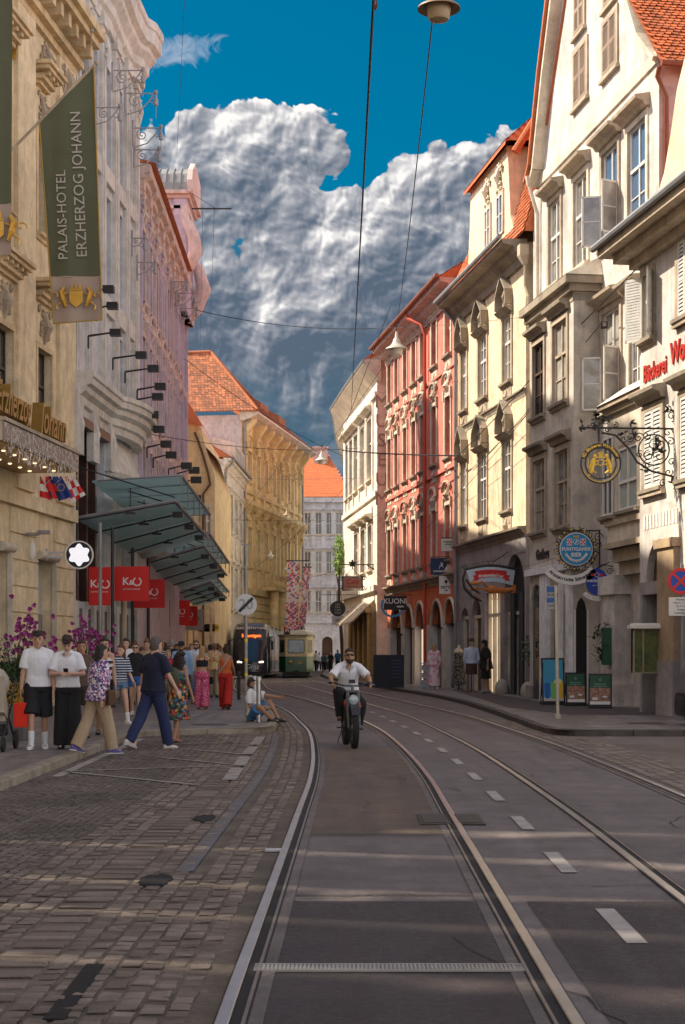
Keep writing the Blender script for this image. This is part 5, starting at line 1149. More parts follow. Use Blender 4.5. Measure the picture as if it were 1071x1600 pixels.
for x in xs:
    uu = F6.u(x); F6.box(m, uu-.3, uu+.3, 6.5, ze6-1.6, -.01, .22)
    relief(F6, m, uu-.55, uu+.55, ze6-2.9, ze6-1.5, .2, 5, 1, .2); F6.prof(m, uu-.28, uu+.28, [(0,ze6-2.2),(.3,ze6-2.0),(.4,ze6-1.3),(1.0,ze6-.5),(1.05,ze6-.25),(0,ze6-.2)])
    relief(F6, m, uu-.5, uu+.5, 11.0, 12.6, .2, 5, 2, .18)
    F6.prof(m, uu-.28, uu+.28, [(0,11.7),(.4,12.2),(.7,12.8),(0,12.9)])
F6.prof(m, 0, F6.L, [(0,12.6),(.3,12.7),(.6,13.0),(.62,13.3),(0,13.4)]); F6.prof(m, 0, F6.L, [(0,13.9),(.2,13.95),(.2,14.2),(0,14.25)]); F6.prof(m, 0, F6.L, [(0,6.0),(.4,6.1),(.5,6.6),(0,6.7)])
m.build('pilasters', m_yelt, b)
m = MB(); F6.prof(m, -.2, F6.L+.8, [(-.1,ze6-.5),(.3,ze6-.4),(1.0,ze6-.15),(1.35,ze6+.05),(1.35,ze6+.2),(-.1,ze6+.3)]); m.build('eaves', m_reveal, b)
for k in range(22):
    pass
m = MB()
for k in range(10): 
    z = .3+k*.58; F6.box(m, 0, F6.L, z, z+.5, -.01, .1)
m.build('rusticated_base', m_yel, b)
m = MB(); u0, u1 = F6.u(405), F6.u(452); F6.box(m, u0, u1, 6.6, 6.85, 0, 1.3); F6.box(m, u0, u1, 7.75, 7.9, 1.15, 1.3)
n = 16
for k in range(n): q = F6.pt(u0+(u1-u0)*(k+.5)/n, 6.85, 1.22); m.lathe([(.06,0),(.13,.25),(.05,.5),(.1,.75),(.08,.9)], 8, Matrix.Translation(q))
m.build('balcony', m_yelt, b)
m = MB()
for x in (412,424,436,448): q = F6.pt(F6.u(x), 0, .9); m.tube([q, q+Vector((0,0,6.6))], .35, 12)
m.build('portal_columns', m_yel, b)
zr6 = HC+(HY-552)/20.0
E0, E1, R0_, R1_, W0_, W1_ = F6.pt(-.5, ze6+.22, 1.35), F6.pt(F6.L+.6, ze6+.22, 1.35), F6.pt(2.4, zr6, -3.0), F6.pt(F6.L-3, zr6-1.6, -3.0), F6.pt(-.5, ze6+.22, -17), F6.pt(2.4, zr6, -17)
r = MB().add([E0, E1, R1_, R0_, W0_, W1_, F6.pt(F6.L+.6, ze6+.22, -8)], [(0,1,2,3),(4,0,3,5),(1,6,2)]).build('roof', tile_flat, b)
m = MB(); e_ = Vector((0,-.02,.03)); tiles(m, E0+e_, E1+e_, R1_+e_, R0_+e_, .26, .26); tiles(m, W0_+e_, E0+e_, R0_+e_, W1_+e_, .26, .26); m.tube([E0+e_*3, R0_+e_*3, R1_+e_*3], .11, 6); m.tube([R0_+e_*3, W1_+e_*3], .11, 6); m.build('tile_courses', tile_old, r)
for k, x in enumerate((0.25, .55)):
    uu = F6.L*x; m = MB(); z0 = ze6+1.3; F6.prof(m, uu, uu+F6.L*.12, [(.2,z0-.3),(.2,z0+.6),(-2.2,z0+1.9),(-2.2,z0)]); m.build('dormer', tile_old, r)
downpipe(F6, b, .3, 0, ze6, zinc, .2, .1); downpipe(F6, b, F6.L-.3, 0, ze6, zinc, .2, .1)
m = MB(); p = F6.pt(0,0,-17)
# back block that closes the view left of the yellow palace
b = empty('background_house', (-14, 175, 0), 'plain grey house far behind the yellow palace', 'house')
MB().box(-30, -8, 170, 182, 0, 15).build('wall', m_far, b)
b = None
# unseen block added past the lilac palace to shade the red house
m = MB(); m.prism([(-9.0,73.0),(-9.0,80),(-20,80),(-20,73.0)], 0, 19.0); m.prism([(-9.0,80.01),(-9.0,88.6),(-20,88.6),(-20,80.01)], 0, 15.0); tag(m.build('sun_blocker', m_l4), 'unseen sun blocker added behind the lilac palace', 'sun blocker')
# the row goes on towards and past the viewer, split by gaps added to throw sun streaks
tA = math.tan(R(SUN_A)); y_ = 17.6
def slab_(y0, y1, z0, z1, x0=-13.0, x1=-27.0):
    dx = abs(x1-x0); return [(x0, y0), (x0, y1), (x1, y1+dx*tA), (x1, y0+dx*tA)], z0, z1
SUN_GAPS = [(16.9,.55,14.0,17.4),(15.2,.30,15.2,17.9),(13.2,.42,13.2,15.2),(12.2,.20,16.6,18.6),(10.6,.36,14.4,18.2),(8.6,.25,16.0,18.0),(7.1,.30,13.4,15.6),(5.2,.25,12.0,17.0),(3.7,.24,12.8,14.6),(3.0,.18,15.5,18.0)]
top = 21.5; cols_b = [m_hotel, m_l5, m_kg, m_cream, m_l4]
for i, (ya, wd, za, zb) in enumerate(SUN_GAPS+[(-45, 0, 0, 0)]):
    m = MB(); p_, a_, c_ = slab_(ya+wd, y_, 0, top); m.prism(p_, 0, top)
    o = m.build('row_house', cols_b[i % 5]); tag(o, 'unseen row house %s of the left row, its sides slanted to pass sun streaks' % ['first','second','third','fourth','fifth','sixth','seventh','eighth','ninth','tenth','eleventh'][i], 'house', 'row houses behind the viewer')
    if wd:
        m = MB(); p_, _, _ = slab_(ya, ya+wd, 0, 0, -13.3, -14.3); m.prism(p_, 0, za); m.prism(p_, zb, top+.1)  # unseen blockers added above and below to limit each sun streak
        m.box(-14.0, -13.4, ya+.02, ya+wd, zb-.01, zb+.3)
        ra_ = random.Random(i+3); z_ = za+ra_.uniform(.2,.7)
        while z_ < zb: h_ = ra_.uniform(.08,.35); m.box(-14.2, -13.35, ya-.05+wd*ra_.choice([0,.3,.5]), ya+wd*ra_.choice([.6,.8,1.1]), z_, z_+h_); z_ += h_+ra_.uniform(.25,.9)  # added bars break the sun streak into patches
        tag(m.build('sun_gap_blocker', m_gf), kind='structure')
    y_ = ya
# ============================================================ signs, canopies, wires, furniture
def MC(x, y, s): p = P(x, y, s); return Matrix(((1,0,0,p.x),(0,0,-1,p.y),(0,1,0,p.z),(0,0,0,1)))   # board frame facing down the street
def MW(p): return Matrix(((1,0,0,p[0]),(0,0,-1,p[1]),(0,1,0,p[2]),(0,0,0,1)))
def root(name, x, y, s, label, cat, group=None): return empty(name, P(x, y, s), label, cat, group)
def plain(name, rgb, r=.55, **k): return mat(name, rgb, r, .06, 4, **k)
c_white = plain('sign_white', (.75, .74, .72)); c_blue = plain('sign_blue', (.01, .20, .55)); c_lblue = plain('sign_light_blue', (.02, .30, .62)); c_dblue = plain('sign_navy', (.01, .03, .10)); c_red = plain('sign_red', (.60, .015, .015)); c_yel = plain('sign_yellow', (.75, .48, .02)); c_grn = plain('sign_green', (.02, .09, .05)); c_grey = plain('sign_grey', (.30, .30, .30))
def disc(mb, M, r, z0, z1, n=32, rx=None): rx = rx or r; mb.prism([(rx*math.cos(2*math.pi*i/n), r*math.sin(2*math.pi*i/n)) for i in range(n)], z0, z1, M)
def ringm(mb, M, r0, r1, z0, z1, n=36, a0=0, a1=360, cx=0, cy=0):
    k = n; o = [(cx+r1*math.cos(R(a0+(a1-a0)*i/k)), cy+r1*math.sin(R(a0+(a1-a0)*i/k))) for i in range(k+1)]; q = [(cx+r0*math.cos(R(a0+(a1-a0)*i/k)), cy+r0*math.sin(R(a0+(a1-a0)*i/k))) for i in range(k+1)]
    for i in range(k): mb.prism([o[i], o[i+1], q[i+1], q[i]], z0, z1, M)
def spiral(mb, M, cx, cy, r, a0, turns, w_=.014, sg=1, n=18, z=0, rmin=.12):
    pts = []
    for i in range(n+1):
        t = i/n; rr = r*(1-(1-rmin)*t); a = R(a0)+sg*turns*2*math.pi*t; pts.append((cx+rr*math.cos(a), cy+rr*math.sin(a), z))
    mb.tube(pts, [w_]*n+[w_*1.8], 5, M)
def arc_text(mb, M, t, r, size, a0, a1, depth=.01, z=0, inward=False, bold=0, cx=0, cy=0, sx=1):
    n = len(t)
    for i, ch in enumerate(t):
        if ch == ' ': continue
        a = R(a0+(a1-a0)*(i+.5)/n); rot = a-math.pi/2 if not inward else a+math.pi/2
        T = M @ Matrix.Translation((cx+r*math.cos(a), cy+r*math.sin(a), z)) @ Matrix.Rotation(rot, 4, 'Z'); mb.text(ch, size, T, depth, bold=bold, sx=sx)
def pole(name, x, y, h, r, m_, par): pass
# --- hotel banner on its slanted pole
s = 66.0; b = root('hotel_banner', -8, 262, s, 'long olive hotel banner hanging from a slanted white pole', 'banner')
m = MB(); a = P(-8, 262, s); c = P(151, 98, s); m.tube([a, c], .035, 8); m.ell(tuple(c), (.06,.06,.06)); m.build('pole', m_trimw, b, smooth='auto')
def cloth(q, nx=14, ny=30, amp=.05, seed=0, th=.008):      # q: four world corners TL TR BR BL
    q = [Vector(p) for p in q]; vs = []; fs = []
    for j in range(ny+1):
        for i in range(nx+1):
            u = i/nx; v = j/ny; p = (q[0].lerp(q[1], u)).lerp(q[3].lerp(q[2], u), v)
            p = p+Vector((0, amp*math.sin(u*9+v*1.5+seed)*(.3+v)+amp*.5*noise.noise(Vector((u*3, v*4, seed))), 0)); vs.append(p)
    for j in range(ny):
        for i in range(nx): a = j*(nx+1)+i; fs.append((a, a+1, a+nx+2, a+nx+1))
    return vs, fs
ban = mat('banner_olive', (.115, .125, .075), .8, .12, 1.5, .15, 60); ban2 = mat('banner_beige', (.42, .33, .27), .8, .15, 2); edge = mat('banner_edge', (.42, .26, .03), .6, .1)
TLc, TRc, BRc, BLc = P(62,191,s), P(147,104,s), P(160,500,s), P(84,506,s)
ML, MR = TLc.lerp(BLc, .765), TRc.lerp(BRc, .828)
def lift_(q, d=.0): return [p+Vector((0,-d,0)) for p in q]
m = MB(); v_, f_ = cloth([TLc, TRc, MR, ML], amp=.035); m.add(v_, f_); m.build('banner_cloth', ban, b, smooth=True)
m = MB(); v_, f_ = cloth([ML, MR, BRc, BLc], 14, 8, .035); m.add(v_, f_); m.build('banner_foot', ban2, b, smooth=True)
m = MB()
for p0, p1 in ((TLc, BLc), (TRc, BRc), (BLc, BRc)): m.tube([p0+Vector((0,-.02,0)), p1+Vector((0,-.02,0))], .018, 5)
m.build('banner_hem', edge, b)
gt = plain('banner_lettering', (.45, .43, .38)); m = MB()
def vtext(m, t, x0, y0, x1, y1, size, s, out=.09, sx=1.0):     # upright text rotated 90 deg, running bottom -> top
    a, c = P(x0, y0, s), P(x1, y1, s); mid_ = (a+c)/2; d = (c-a).normalized()
    up = Vector((-d.z, 0, d.x)); M = Matrix(((d.x, up.x, 0, mid_.x), (0, 0, -1, mid_.y-out), (d.z, up.z, 0, mid_.z), (0, 0, 0, 1)))
    m.text(t, size, M, .004, sx=sx)
vtext(m, 'PALAIS-HOTEL', 101, 424, 96, 250, .32, s, .07, 1.02); m.build('lettering', gt, b); m = MB(); vtext(m, 'ERZHERZOG JOHANN', 131, 424, 118, 154, .35, s, .07, .98); m.build('lettering', gt, b)
m = MB(); gm = MC(120, 465, s) @ Matrix.Translation((0,0,.07))
def crest(m, M, k=1.0):
    m.prism([(-.14*k,.12*k),(.14*k,.12*k),(.14*k,-.1*k),(0,-.22*k),(-.14*k,-.1*k)], 0, .006, M)
    for i in (-1,0,1): m.prism([(i*.08*k-.03*k,.16*k),(i*.08*k,.30*k),(i*.08*k+.03*k,.16*k)], 0, .006, M)
    m.box(-.13*k,.13*k,.13*k,.17*k,0,.006,M)
    for sg in (-1, 1):
        m.tube([(sg*.2*k,-.2*k,0),(sg*.26*k,-.05*k,0),(sg*.3*k,.1*k,0),(sg*.24*k,.2*k,0)], [.03*k,.06*k,.055*k,.035*k], 6, M)
        m.tube([(sg*.26*k,.05*k,0),(sg*.17*k,.08*k,0)], .02*k, 5, M); m.tube([(sg*.3*k,-.1*k,0),(sg*.4*k,-.18*k,0),(sg*.38*k,-.26*k,0)], .018*k, 5, M); spiral(m, M, sg*.42*k, .02*k, .1*k, 200 if sg < 0 else -20, .8, .014*k, sg)
for_c = crest(m, gm, 1.15); m.build('crest', gold, b)
# second banner cut by the picture edge
b = root('hotel_banner', -40, 20, 80, 'second hotel banner with a gold crest foot at the top left edge', 'banner')
m = MB(); v_, f_ = cloth([P(-62,-60,80), P(20,-60,80), P(18.5,318,80), P(-50,322,80)], amp=.03); m.add(v_, f_); m.build('banner_cloth', ban, b, smooth=True)
m = MB(); v_, f_ = cloth([P(-50,322,80), P(18.5,318,80), P(18,398,80), P(-48,402,80)], amp=.03, ny=8); m.add(v_, f_); m.build('banner_foot', ban2, b, smooth=True)
m = MB(); crest(m, MC(-6, 358, 80) @ Matrix.Translation((0,0,.06)), 1.2); m.build('crest', gold, b)
# --- marquee with gold script
def Uy(F, Y): return (Y-F.A.y)/F.D.y
b = bld('marquee', FL, Uy(FL,34.4), Uy(FL,39.4), 'glittering flat marquee over the hotel entrance with gold lettering on top', 'marquee')
u0, u1 = Uy(FL,33.8), Uy(FL,39.6); o1 = 1.55
m = MB(); FL.box(m, u0, u1, 6.0, 6.42, .0, o1-.03); FL.box(m, u0-.02, u1+.02, 6.42, 6.5, .0, o1+.04); m.build('marquee_body', m_trimw, b)
m = MB(); gg = MB(); rs = random.Random(3)
FL.box(m, u0, u1, 6.02, 6.40, o1-.03, o1+.0); m.build('fascia', mat('fascia_mauve', (.30,.24,.22), .6, .3, 6), b)
for i in range(420):
    p = FL.pt(rs.uniform(u0,u1), rs.uniform(5.72,6.42)**1, o1+.012); gg.tube([p, p+Vector((rs.uniform(-.02,.02), 0, -rs.uniform(.03,.1)))], .006, 3)
tag(gg.build('icicle_lights', plain('icicle_white', (.8,.75,.68)), b), kind='stuff')
m = MB(); FL.box(m, u0+.1, u1-.1, 5.96, 6.0, .05, o1-.1); m.build('soffit', mat('soffit_gold', (.36,.20,.045), .35, .25, 3, metal=.4), b)
m = MB()
for i in range(7):
    for k in range(2): p = FL.pt(u0+.6+(u1-u0-1.2)*i/6, 5.955, .5+k*.6); m.ell(tuple(p), (.05,.05,.02), 8, 4)
m.build('soffit_lights', plain('warm_lamp', (1,.75,.4), emit=.9), b)
t1 = wall_text(FL, b, 'Erzherzog', Uy(FL,34.9), 6.95, .95, mat('sign_gold', (.30,.18,.045), .4, .25, 6, metal=.5), .26, o1-.25, shear=.3, sx=.62, bold=.012)
t1 = wall_text(FL, b, 'Johann', Uy(FL,37.9), 6.92, .98, mat('sign_gold', (.3,.2,.05)), .26, o1-.25, shear=.3, sx=.78, bold=.012)
# flags under the marquee
for i, (px, py) in enumerate(((52,742),(68,748),(84,752),(104,748))):
    sF = 58+1.5*(3-i)*.5; b = root('flag', px-20, 790, sF, ['red white red striped flag on a thin pole, leftmost under the marquee','blue and red crossed flag on a thin pole under the marquee','blue flag with a ring of gold stars on a thin pole','white and red chequered flag on a thin pole, rightmost under the marquee'][i], 'flag', 'small flags under the marquee')
    m = MB(); m.tube([P(px-40,798-i*1,sF), P(px+14,748-i,sF)], .012, 5); m.build('pole', m_trimw, b)
    m = MB(); q = [P(px-2,745,sF), P(px+12,744,sF), P(px+30,782-i*3,sF), P(px+8,775+i*4,sF)]; v_, f_ = cloth(q, 6, 6, .02, i)
    cm = [c_white, c_red, c_dblue, c_red][i]; m.add(v_, f_)
    for k, p in enumerate(f_): m.m[k] = [1 if (k//12) % 2 else 0, 1 if (k % 6 in (2,3) or k//6 in (2,3)) else 0, 0, 1 if ((k//2)+(k//12)) % 2 else 0][i]
    m.build('flag_cloth', [[c_red, c_white],[c_dblue, c_red],[plain('flag_blue',(.01,.04,.25)), c_yel],[c_red, c_white]][i], b)
    if i == 2:
        m = MB(); ct = (q[0]+q[1]+q[2]+q[3])/4
        for k in range(12): m.ell((ct.x+.09*math.cos(k*math.pi/6), ct.y-.05, ct.z+.09*math.sin(k*math.pi/6)), (.014,.006,.014), 5, 4)
        m.build('stars', c_yel, b)
# --- round star sign
b = root('round_shop_sign', 124, 867, 60, 'round black shop sign with a white six-lobed star at the hotel corner', 'sign')
M = MC(124, 867, 60) @ Matrix.Scale(.9,4); m = MB(); disc(m, M, .40, -.08, .0); m.build('sign_disc', black, b); m = MB(); ringm(m, M, .375, .41, -.09, .015); m.build('rim', c_white, b)
m = MB(); pts = []
for i in range(72):
    a = 2*math.pi*i/72; r = .285+.042*math.cos(6*(a-math.pi/2)); pts.append((r*math.cos(a), r*math.sin(a)))
m.prism(pts, .0, .02, M); m.build('star', plain('lit_white', (.85,.85,.9), emit=.25), b)
m = MB(); p = P(124,867,60); m.bar(p+Vector((-.4,0,.06)), p+Vector((-.85,0,.06)), .05); m.bar(p+Vector((-.4,0,-.06)), p+Vector((-.85,0,-.06)), .05); m.bar(p+Vector((-.85,0,-.15)), p+Vector((-.85,0,.15)), .05); m.build('bracket', steel, b)
# --- red boards of the store
def redboard(x0, x1, y0, y1, s, label, mm=red, tm=c_white, big='K&O', small='KASTNER & ÖHLER', tx=0, pole_x=None):
    b = root('store_board', (x0+x1)/2, (y0+y1)/2, s, label, 'shop board', 'store boards on the pavement columns')
    w_ = (x1-x0)/s; h_ = (y1-y0)/s; M = MC((x0+x1)/2, (y0+y1)/2, s); m = MB(); m.box(-w_/2, w_/2, -h_/2, h_/2, -.035, .0, M); m.build('board', mm, b)
    m = MB(); k = min(w_, h_)
    if big == 'K&O':
        m.text('K', .30, M @ Matrix.Translation((-.17+tx,.06,.004)), .006, bold=.005); m.text('&', .19, M @ Matrix.Translation((-.01+tx,.03,.004)), .006, bold=.004); ringm(m, M, .095, .13, 0, .006, 26, 115, 425, .16+tx, .06)
    elif big: m.text(big, h_*.62, M @ Matrix.Translation((tx,0,.004)), .006, bold=.008, sx=.95)
    if small: m.text(small, .058, M @ Matrix.Translation((tx,-.16,.004)), .006)
    m.build('lettering', tm, b); return b
redboard(179, 233, 885, 939, 54, 'large red board with white store letters, nearest the viewer')
redboard(139, 173, 886, 946, 55, 'red board cut by a steel column beside the round star sign')
redboard(208, 258, 905, 950, 47, 'red board partly behind the nearest one, its left half covered', tx=.02)
redboard(262, 297, 938, 977, 35.5, 'small red board in mid distance under the glass canopy', tx=0)
redboard(276, 309, 947, 978, 33, 'red board half hidden behind the small mid distance board', tx=.0)
redboard(287, 318, 952, 985, 31, 'pale board behind the red boards', c_grey, black)
redboard(250, 266, 938, 978, 38, 'narrow red board left of the small mid distance board', big='', small='')
redboard(310, 342, 975, 987, 28, 'yellow horizontal board with black letters', c_yel, black, 'AFFECTED', '')
# columns
for i, (x, s, r, top, mm) in enumerate(((157,57,.05,5.1,zinc),(176,55,.045,5.1,dark_metal),(194,52,.09,3.9,m_trimw),(207.5,47.5,.05,5.0,dark_metal),(232,44,.06,4.9,dark_metal),(261,36,.05,4.7,dark_metal),(269.5,35,.07,4.6,m_trimw),(284,32,.05,4.4,zinc),(293,30.5,.05,4.3,m_trimw),(303,29,.05,4.2,zinc),(330,29,.07,4.0,m_trimw))):
    x_ = (x-CX)/s; m = MB(); m.tube([(x_, F_/s, KERB), (x_, F_/s, top)], r, 10); m.tube([(x_, F_/s, KERB), (x_, F_/s, KERB+.12)], r*1.8, 10)
    o = m.build('canopy_column', mm, smooth='auto'); tag(o, '%s canopy column, number %s counting away from the viewer' % ('thin dark' if mm is dark_metal else 'pale', ['one','two','three','four','five','six','seven','eight','nine','ten','eleven'][i]), 'column', 'columns under the glass canopies')
# --- glass canopies
cg_ = bpy.data.materials.new('canopy_glass'); cg_.use_nodes = True; n, L, bb = nodes(cg_); n.remove(bb); out = [q for q in n if q.type == 'OUTPUT_MATERIAL'][0]
tcn = n.new('ShaderNodeTexCoord'); wv = n.new('ShaderNodeTexWave'); wv.inputs['Scale'].default_value = 2.2; wv.inputs['Distortion'].default_value = 1.5; wv.bands_direction = 'Y'; L.new(tcn.outputs['Object'], wv.inputs['Vector']); cr = n.new('ShaderNodeValToRGB'); cr.color_ramp.elements[0].color = (.52,.72,.73,1); cr.color_ramp.elements[1].color = (.88,1,1,1); L.new(wv.outputs['Fac'], cr.inputs[0])
trl = n.new('ShaderNodeBsdfTranslucent'); L.new(cr.outputs[0], trl.inputs[0]); tp = n.new('ShaderNodeBsdfTransparent'); tp.inputs[0].default_value = (.78,.94,.94,1); gs = n.new('ShaderNodeBsdfGlossy'); gs.inputs['Roughness'].default_value = .08
dfs = n.new('ShaderNodeBsdfDiffuse'); L.new(cr.outputs[0], dfs.inputs[0]); m0x = n.new('ShaderNodeMixShader'); m0x.inputs[0].default_value = .55; L.new(trl.outputs[0], m0x.inputs[1]); L.new(dfs.outputs[0], m0x.inputs[2])
m1 = n.new('ShaderNodeMixShader'); m1.inputs[0].default_value = .32; L.new(m0x.outputs[0], m1.inputs[1]); L.new(tp.outputs[0], m1.inputs[2]); m2x = n.new('ShaderNodeMixShader'); m2x.inputs[0].default_value = .10; L.new(m1.outputs[0], m2x.inputs[1]); L.new(gs.outputs[0], m2x.inputs[2]); L.new(m2x.outputs[0], out.inputs[0])
blueg = glass('canopy_blue_glass', (.10, .25, .36), .1)
def canopy(Y0, Y1, xi0, xi1, xo, zi0, zi1, zo0, zo1, label, top=1.0):
    b = empty('glass_canopy', (xo-1, (Y0+Y1)/2, zo0), label, 'canopy', 'glass canopies along the store')
    n = 4; pn = []
    for i in range(n):
        t0, t1 = i/n+.006, (i+1)/n-.006; L_ = lambda t: Vector((xi0+(xi1-xi0)*t, Y0+(Y1-Y0)*t, zi0+(zi1-zi0)*t)); O_ = lambda t: Vector((xo, Y0+(Y1-Y0)*t, zo0+(zo1-zo0)*t))
        m = MB(); q = [L_(t0), L_(t1), O_(t1), O_(t0)]; e = Vector((0,0,.025)); m.add(q+[p+e for p in q], [(0,1,2,3)[::-1],(4,5,6,7),(0,1,5,4),(1,2,6,5),(2,3,7,6),(3,0,4,7)]); m.build('glass_pane', cg_, b)
        m = MB(); a = L_(t0); c = O_(t0); m.bar(a+Vector((0,0,-.06)), c+Vector((0,0,-.04)), .03, .05)
        m.tube([a+Vector((0,0,1.5)), c+Vector((0,0,.1))], .022, 6); mid_ = a.lerp(c, .55); m.tube([mid_+Vector((0,0,-.1)), mid_+Vector((0,0,.6))], .02, 5); m.bar(mid_+Vector((-.15,0,-.12)), mid_+Vector((.15,0,-.12)), .1, .06); m.build('rafter', dark_metal, b)
    # raised blue top sheet
    m = MB(); L2 = [Vector((xo-2.4, Y0+.3, zo0+top*.75)), Vector((xo-2.4, Y1-.5, zo1+top*.75)), Vector((xo+.15, Y1-.5, zo1+top)), Vector((xo+.15, Y0+.3, zo0+top))]; e = Vector((0,0,.04)); m.add(L2+[p+e for p in L2], [(3,2,1,0),(4,5,6,7),(0,1,5,4),(1,2,6,5),(2,3,7,6),(3,0,4,7)]); m.build('top_sheet', cg_, b)
    m = MB()
    for i in range(6): p = L2[3].lerp(L2[2], i/5); m.tube([p, p+Vector((0,0,-top+.05))], .02, 5); m.tube([p+Vector((-2.4,0,-top*.2)), p], .025, 5)
    m.tube([L2[3], L2[2]], .05, 6); m.tube([(xo, Y0, zo0), (xo, Y1, zo1)], .05, 6); m.tube([(xi0,Y0,zi0),(xo,Y0,zo0)], .05, 6); m.build('edge_rail', zinc, b)
    m = MB()
    for i in range(3): y = Y0+(Y1-Y0)*(i+.5)/3; m.box(xo-.25, xo+.05, y-.12, y+.12, zo0+(zo1-zo0)*(i+.5)/3-.28, zo0+(zo1-zo0)*(i+.5)/3-.12)
    m.build('canopy_spotlights', dark_metal, b)
canopy(45.4, 56.0, -7.6, -7.0, -4.75, 5.35, 4.8, 5.85, 5.6, 'large teal glass canopy nearest the viewer on the store front', .75)
canopy(57.5, 69.0, -7.3, -6.9, -5.0, 4.75, 4.3, 5.4, 4.9, 'second teal glass canopy behind the nearest one', .5)
canopy(70.5, 80.0, -7.6, -7.2, -5.8, 4.1, 3.9, 4.7, 4.3, 'farthest glass canopy beside the sand house', .3)
# --- floodlights on arms
FLD = [(170,452,24),(176,478,20),(181,520,42),(221,555,44),(240,576,44),(251,604,34),(247,620,32),(240,648,28),(249,671,27),(260,694,26),(268,711,24),(292,728,24),(304,735,22),(307,750,14),(307,779,14)]
ords = ['first','second','third','fourth','fifth','sixth','seventh','eighth','ninth','tenth','eleventh','twelfth','thirteenth','fourteenth','fifteenth']
for i, (x, y, L_) in enumerate(FLD):
    xa_ = x-11-L_; F_w = KS if xa_ < 212 else FI; p0 = F_w.pt(F_w.u(xa_), 0, .0); s = 2500/(p0.y)*1.02; b = root('floodlight', x, y, s, '%s dark floodlight on an arm, counting down the store front' % ords[i], 'floodlight', 'floodlights on arms')
    p = P(x, y, s); m = MB(); w_ = 17/s; m.box(p.x-w_/2, p.x+w_/2, p.y-.14, p.y+.14, p.z-5/s, p.z+5/s); m.box(p.x-w_*.35, p.x+w_*.2, p.y-.15, p.y-.13, p.z-1.5/s, p.z+1/s); m.build('lamp_head', dark_metal, b)
    m = MB(); q = P(x-9-L_*.8, y+5, s); m.tube([p+Vector((-w_/2,0,0)), q], [.025,.035], 6); m.tube([q, q+Vector((0,0,-.35))], .03, 6); m.build('arm', dark_metal, b)
# --- scrolled wire brackets with insulators
brk = mat('bracket_grey', (.38,.36,.38), .5, .25, 6)
for i, (xw, x, y, s) in enumerate(((112,143,28,54),(176,224,110,47),(196,244,146,46.5),(150,188,168,50),(208,252,200,45),(210,249,234,45),(207,227,372,44),(215,243,410,43),(268,293,440,36),(276,305,458,35.5),(282,308,482,35))):
    F_w = KS if xw < 213 else FI; s = 2500/F_w.pt(F_w.u(max(xw,118)), 0, .0).y*1.03; b = root('wire_bracket', x, y, s, '%s scrolled wire bracket with an insulator from the top, on the left fronts' % ords[i], 'wire bracket', 'scrolled wire brackets')
    w_ = (x-xw)/s; M = MC(xw, y, s); m = MB(); m.tube([(0,0,0),(w_,0,0)], .022, 6, M); m.tube([(0,.25,0),(0,-.6,0)], .03, 6, M); r = w_*.34
    spiral(m, M, r*.95, -r*.72, r*.62, 90, 1.6, .018); pts = [(w_*.95,0,0),(w_*.8,-.22*w_,0),(w_*.5,-.55*w_,0),(0,-.7*w_,0)]; m.tube(pts, .022, 6, M); m.build('scroll_arm', brk, b)
    m = MB(); m.tube([(w_,.10,0),(w_,.02,0),(w_,-.05,0),(w_,-.18,0),(w_,-.2,0),(w_,-.38,0),(w_,-.4,0)], [.05,.06,.03,.05,.07,.07,.03], 8, M); m.tube([(w_,-.4,0),(w_,-.8,0)], .015, 5, M); ringm(m, M, .06, .085, -.01, .01, 12, 0, 360, w_-.12, -.22); m.build('insulator', brk, b)
# --- overhead wires
wire_m = mat('wire', (.012,.012,.016), .6, 0)
def wire(a, c, sag, r, label, n=14):
    a, c = Vector(a), Vector(c); m = MB(); m.tube([a.lerp(c, i/n)+Vector((0,0,-sag*4*(i/n)*(1-i/n))) for i in range(n+1)], r, 5); return tag(m.build('overhead_wire', wire_m), label, 'wire', 'overhead wires')
wire(P(587,-60,230), P(549,640,30), .0, .012, 'long contact wire coming down from the top edge in mid sky')
wire(P(676,30,125), P(620,508,42), .3, .010, 'thin wire from the top lamp down to the farther hanging lamp')
wire(P(306,484,40), P(588,513,42), .25, .014, 'span wire from the lilac palace to the hanging lamp'); wire(P(588,513,42), P(1071,455,60), .2, .008, 'faint wire from the hanging lamp to the bakery house')
wire(P(1090,325,70), P(870,545,52), .0, .018, 'thick cable rising to the right in front of the bay'); wire(P(870,545,52), P(716,712,41), .1, .016, 'thick cable going on past the cream house')
wire(P(716,712,41), P(535,704,33), .05, .03, 'dark span cable in front of the red house'); wire(P(940,505,57), P(740,735,42), .1, .013, 'second cable below the thick one on the bay')
wire(P(100,650,52), P(560,700,33), .45, .012, 'low span wire from the hotel across the street'); wire(P(288,560,38), P(535,712,33), .3, .012, 'wire from the lilac palace to the museum house')
wire(P(620,540,42), P(505,705,32), .1, .010, 'wire between the two hanging lamps'); wire(P(830,640,50), P(640,850,34), .2, .010, 'wire slanting down over the red house')
wire(P(338,855,24), P(560,560,20), .2, .012, 'far wire crossing the ochre palace'); wire(P(380,900,24), P(640,650,30), .6, .010, 'slanting wire in front of the far house'); wire(P(470,905,24), P(612,850,31), .3, .012, 'low wire over the trams')
wire(P(345,812,24), P(600,812,30), .05, .010, 'level wire across the far street'); wire(P(345,745,24), P(605,745,30), .15, .008, 'thin level wire across the far street'); wire(P(290,-30,60), P(277,235,48), .0, .006, 'thin vertical wire at the top left of the sky')
wire(P(317,330,42), P(313,560,30), 0, .006, 'thin drop wire beside the lilac attic'); wire(P(335,327,42), P(328,560,30), 0, .006, 'thin drop wire under the roof rod')
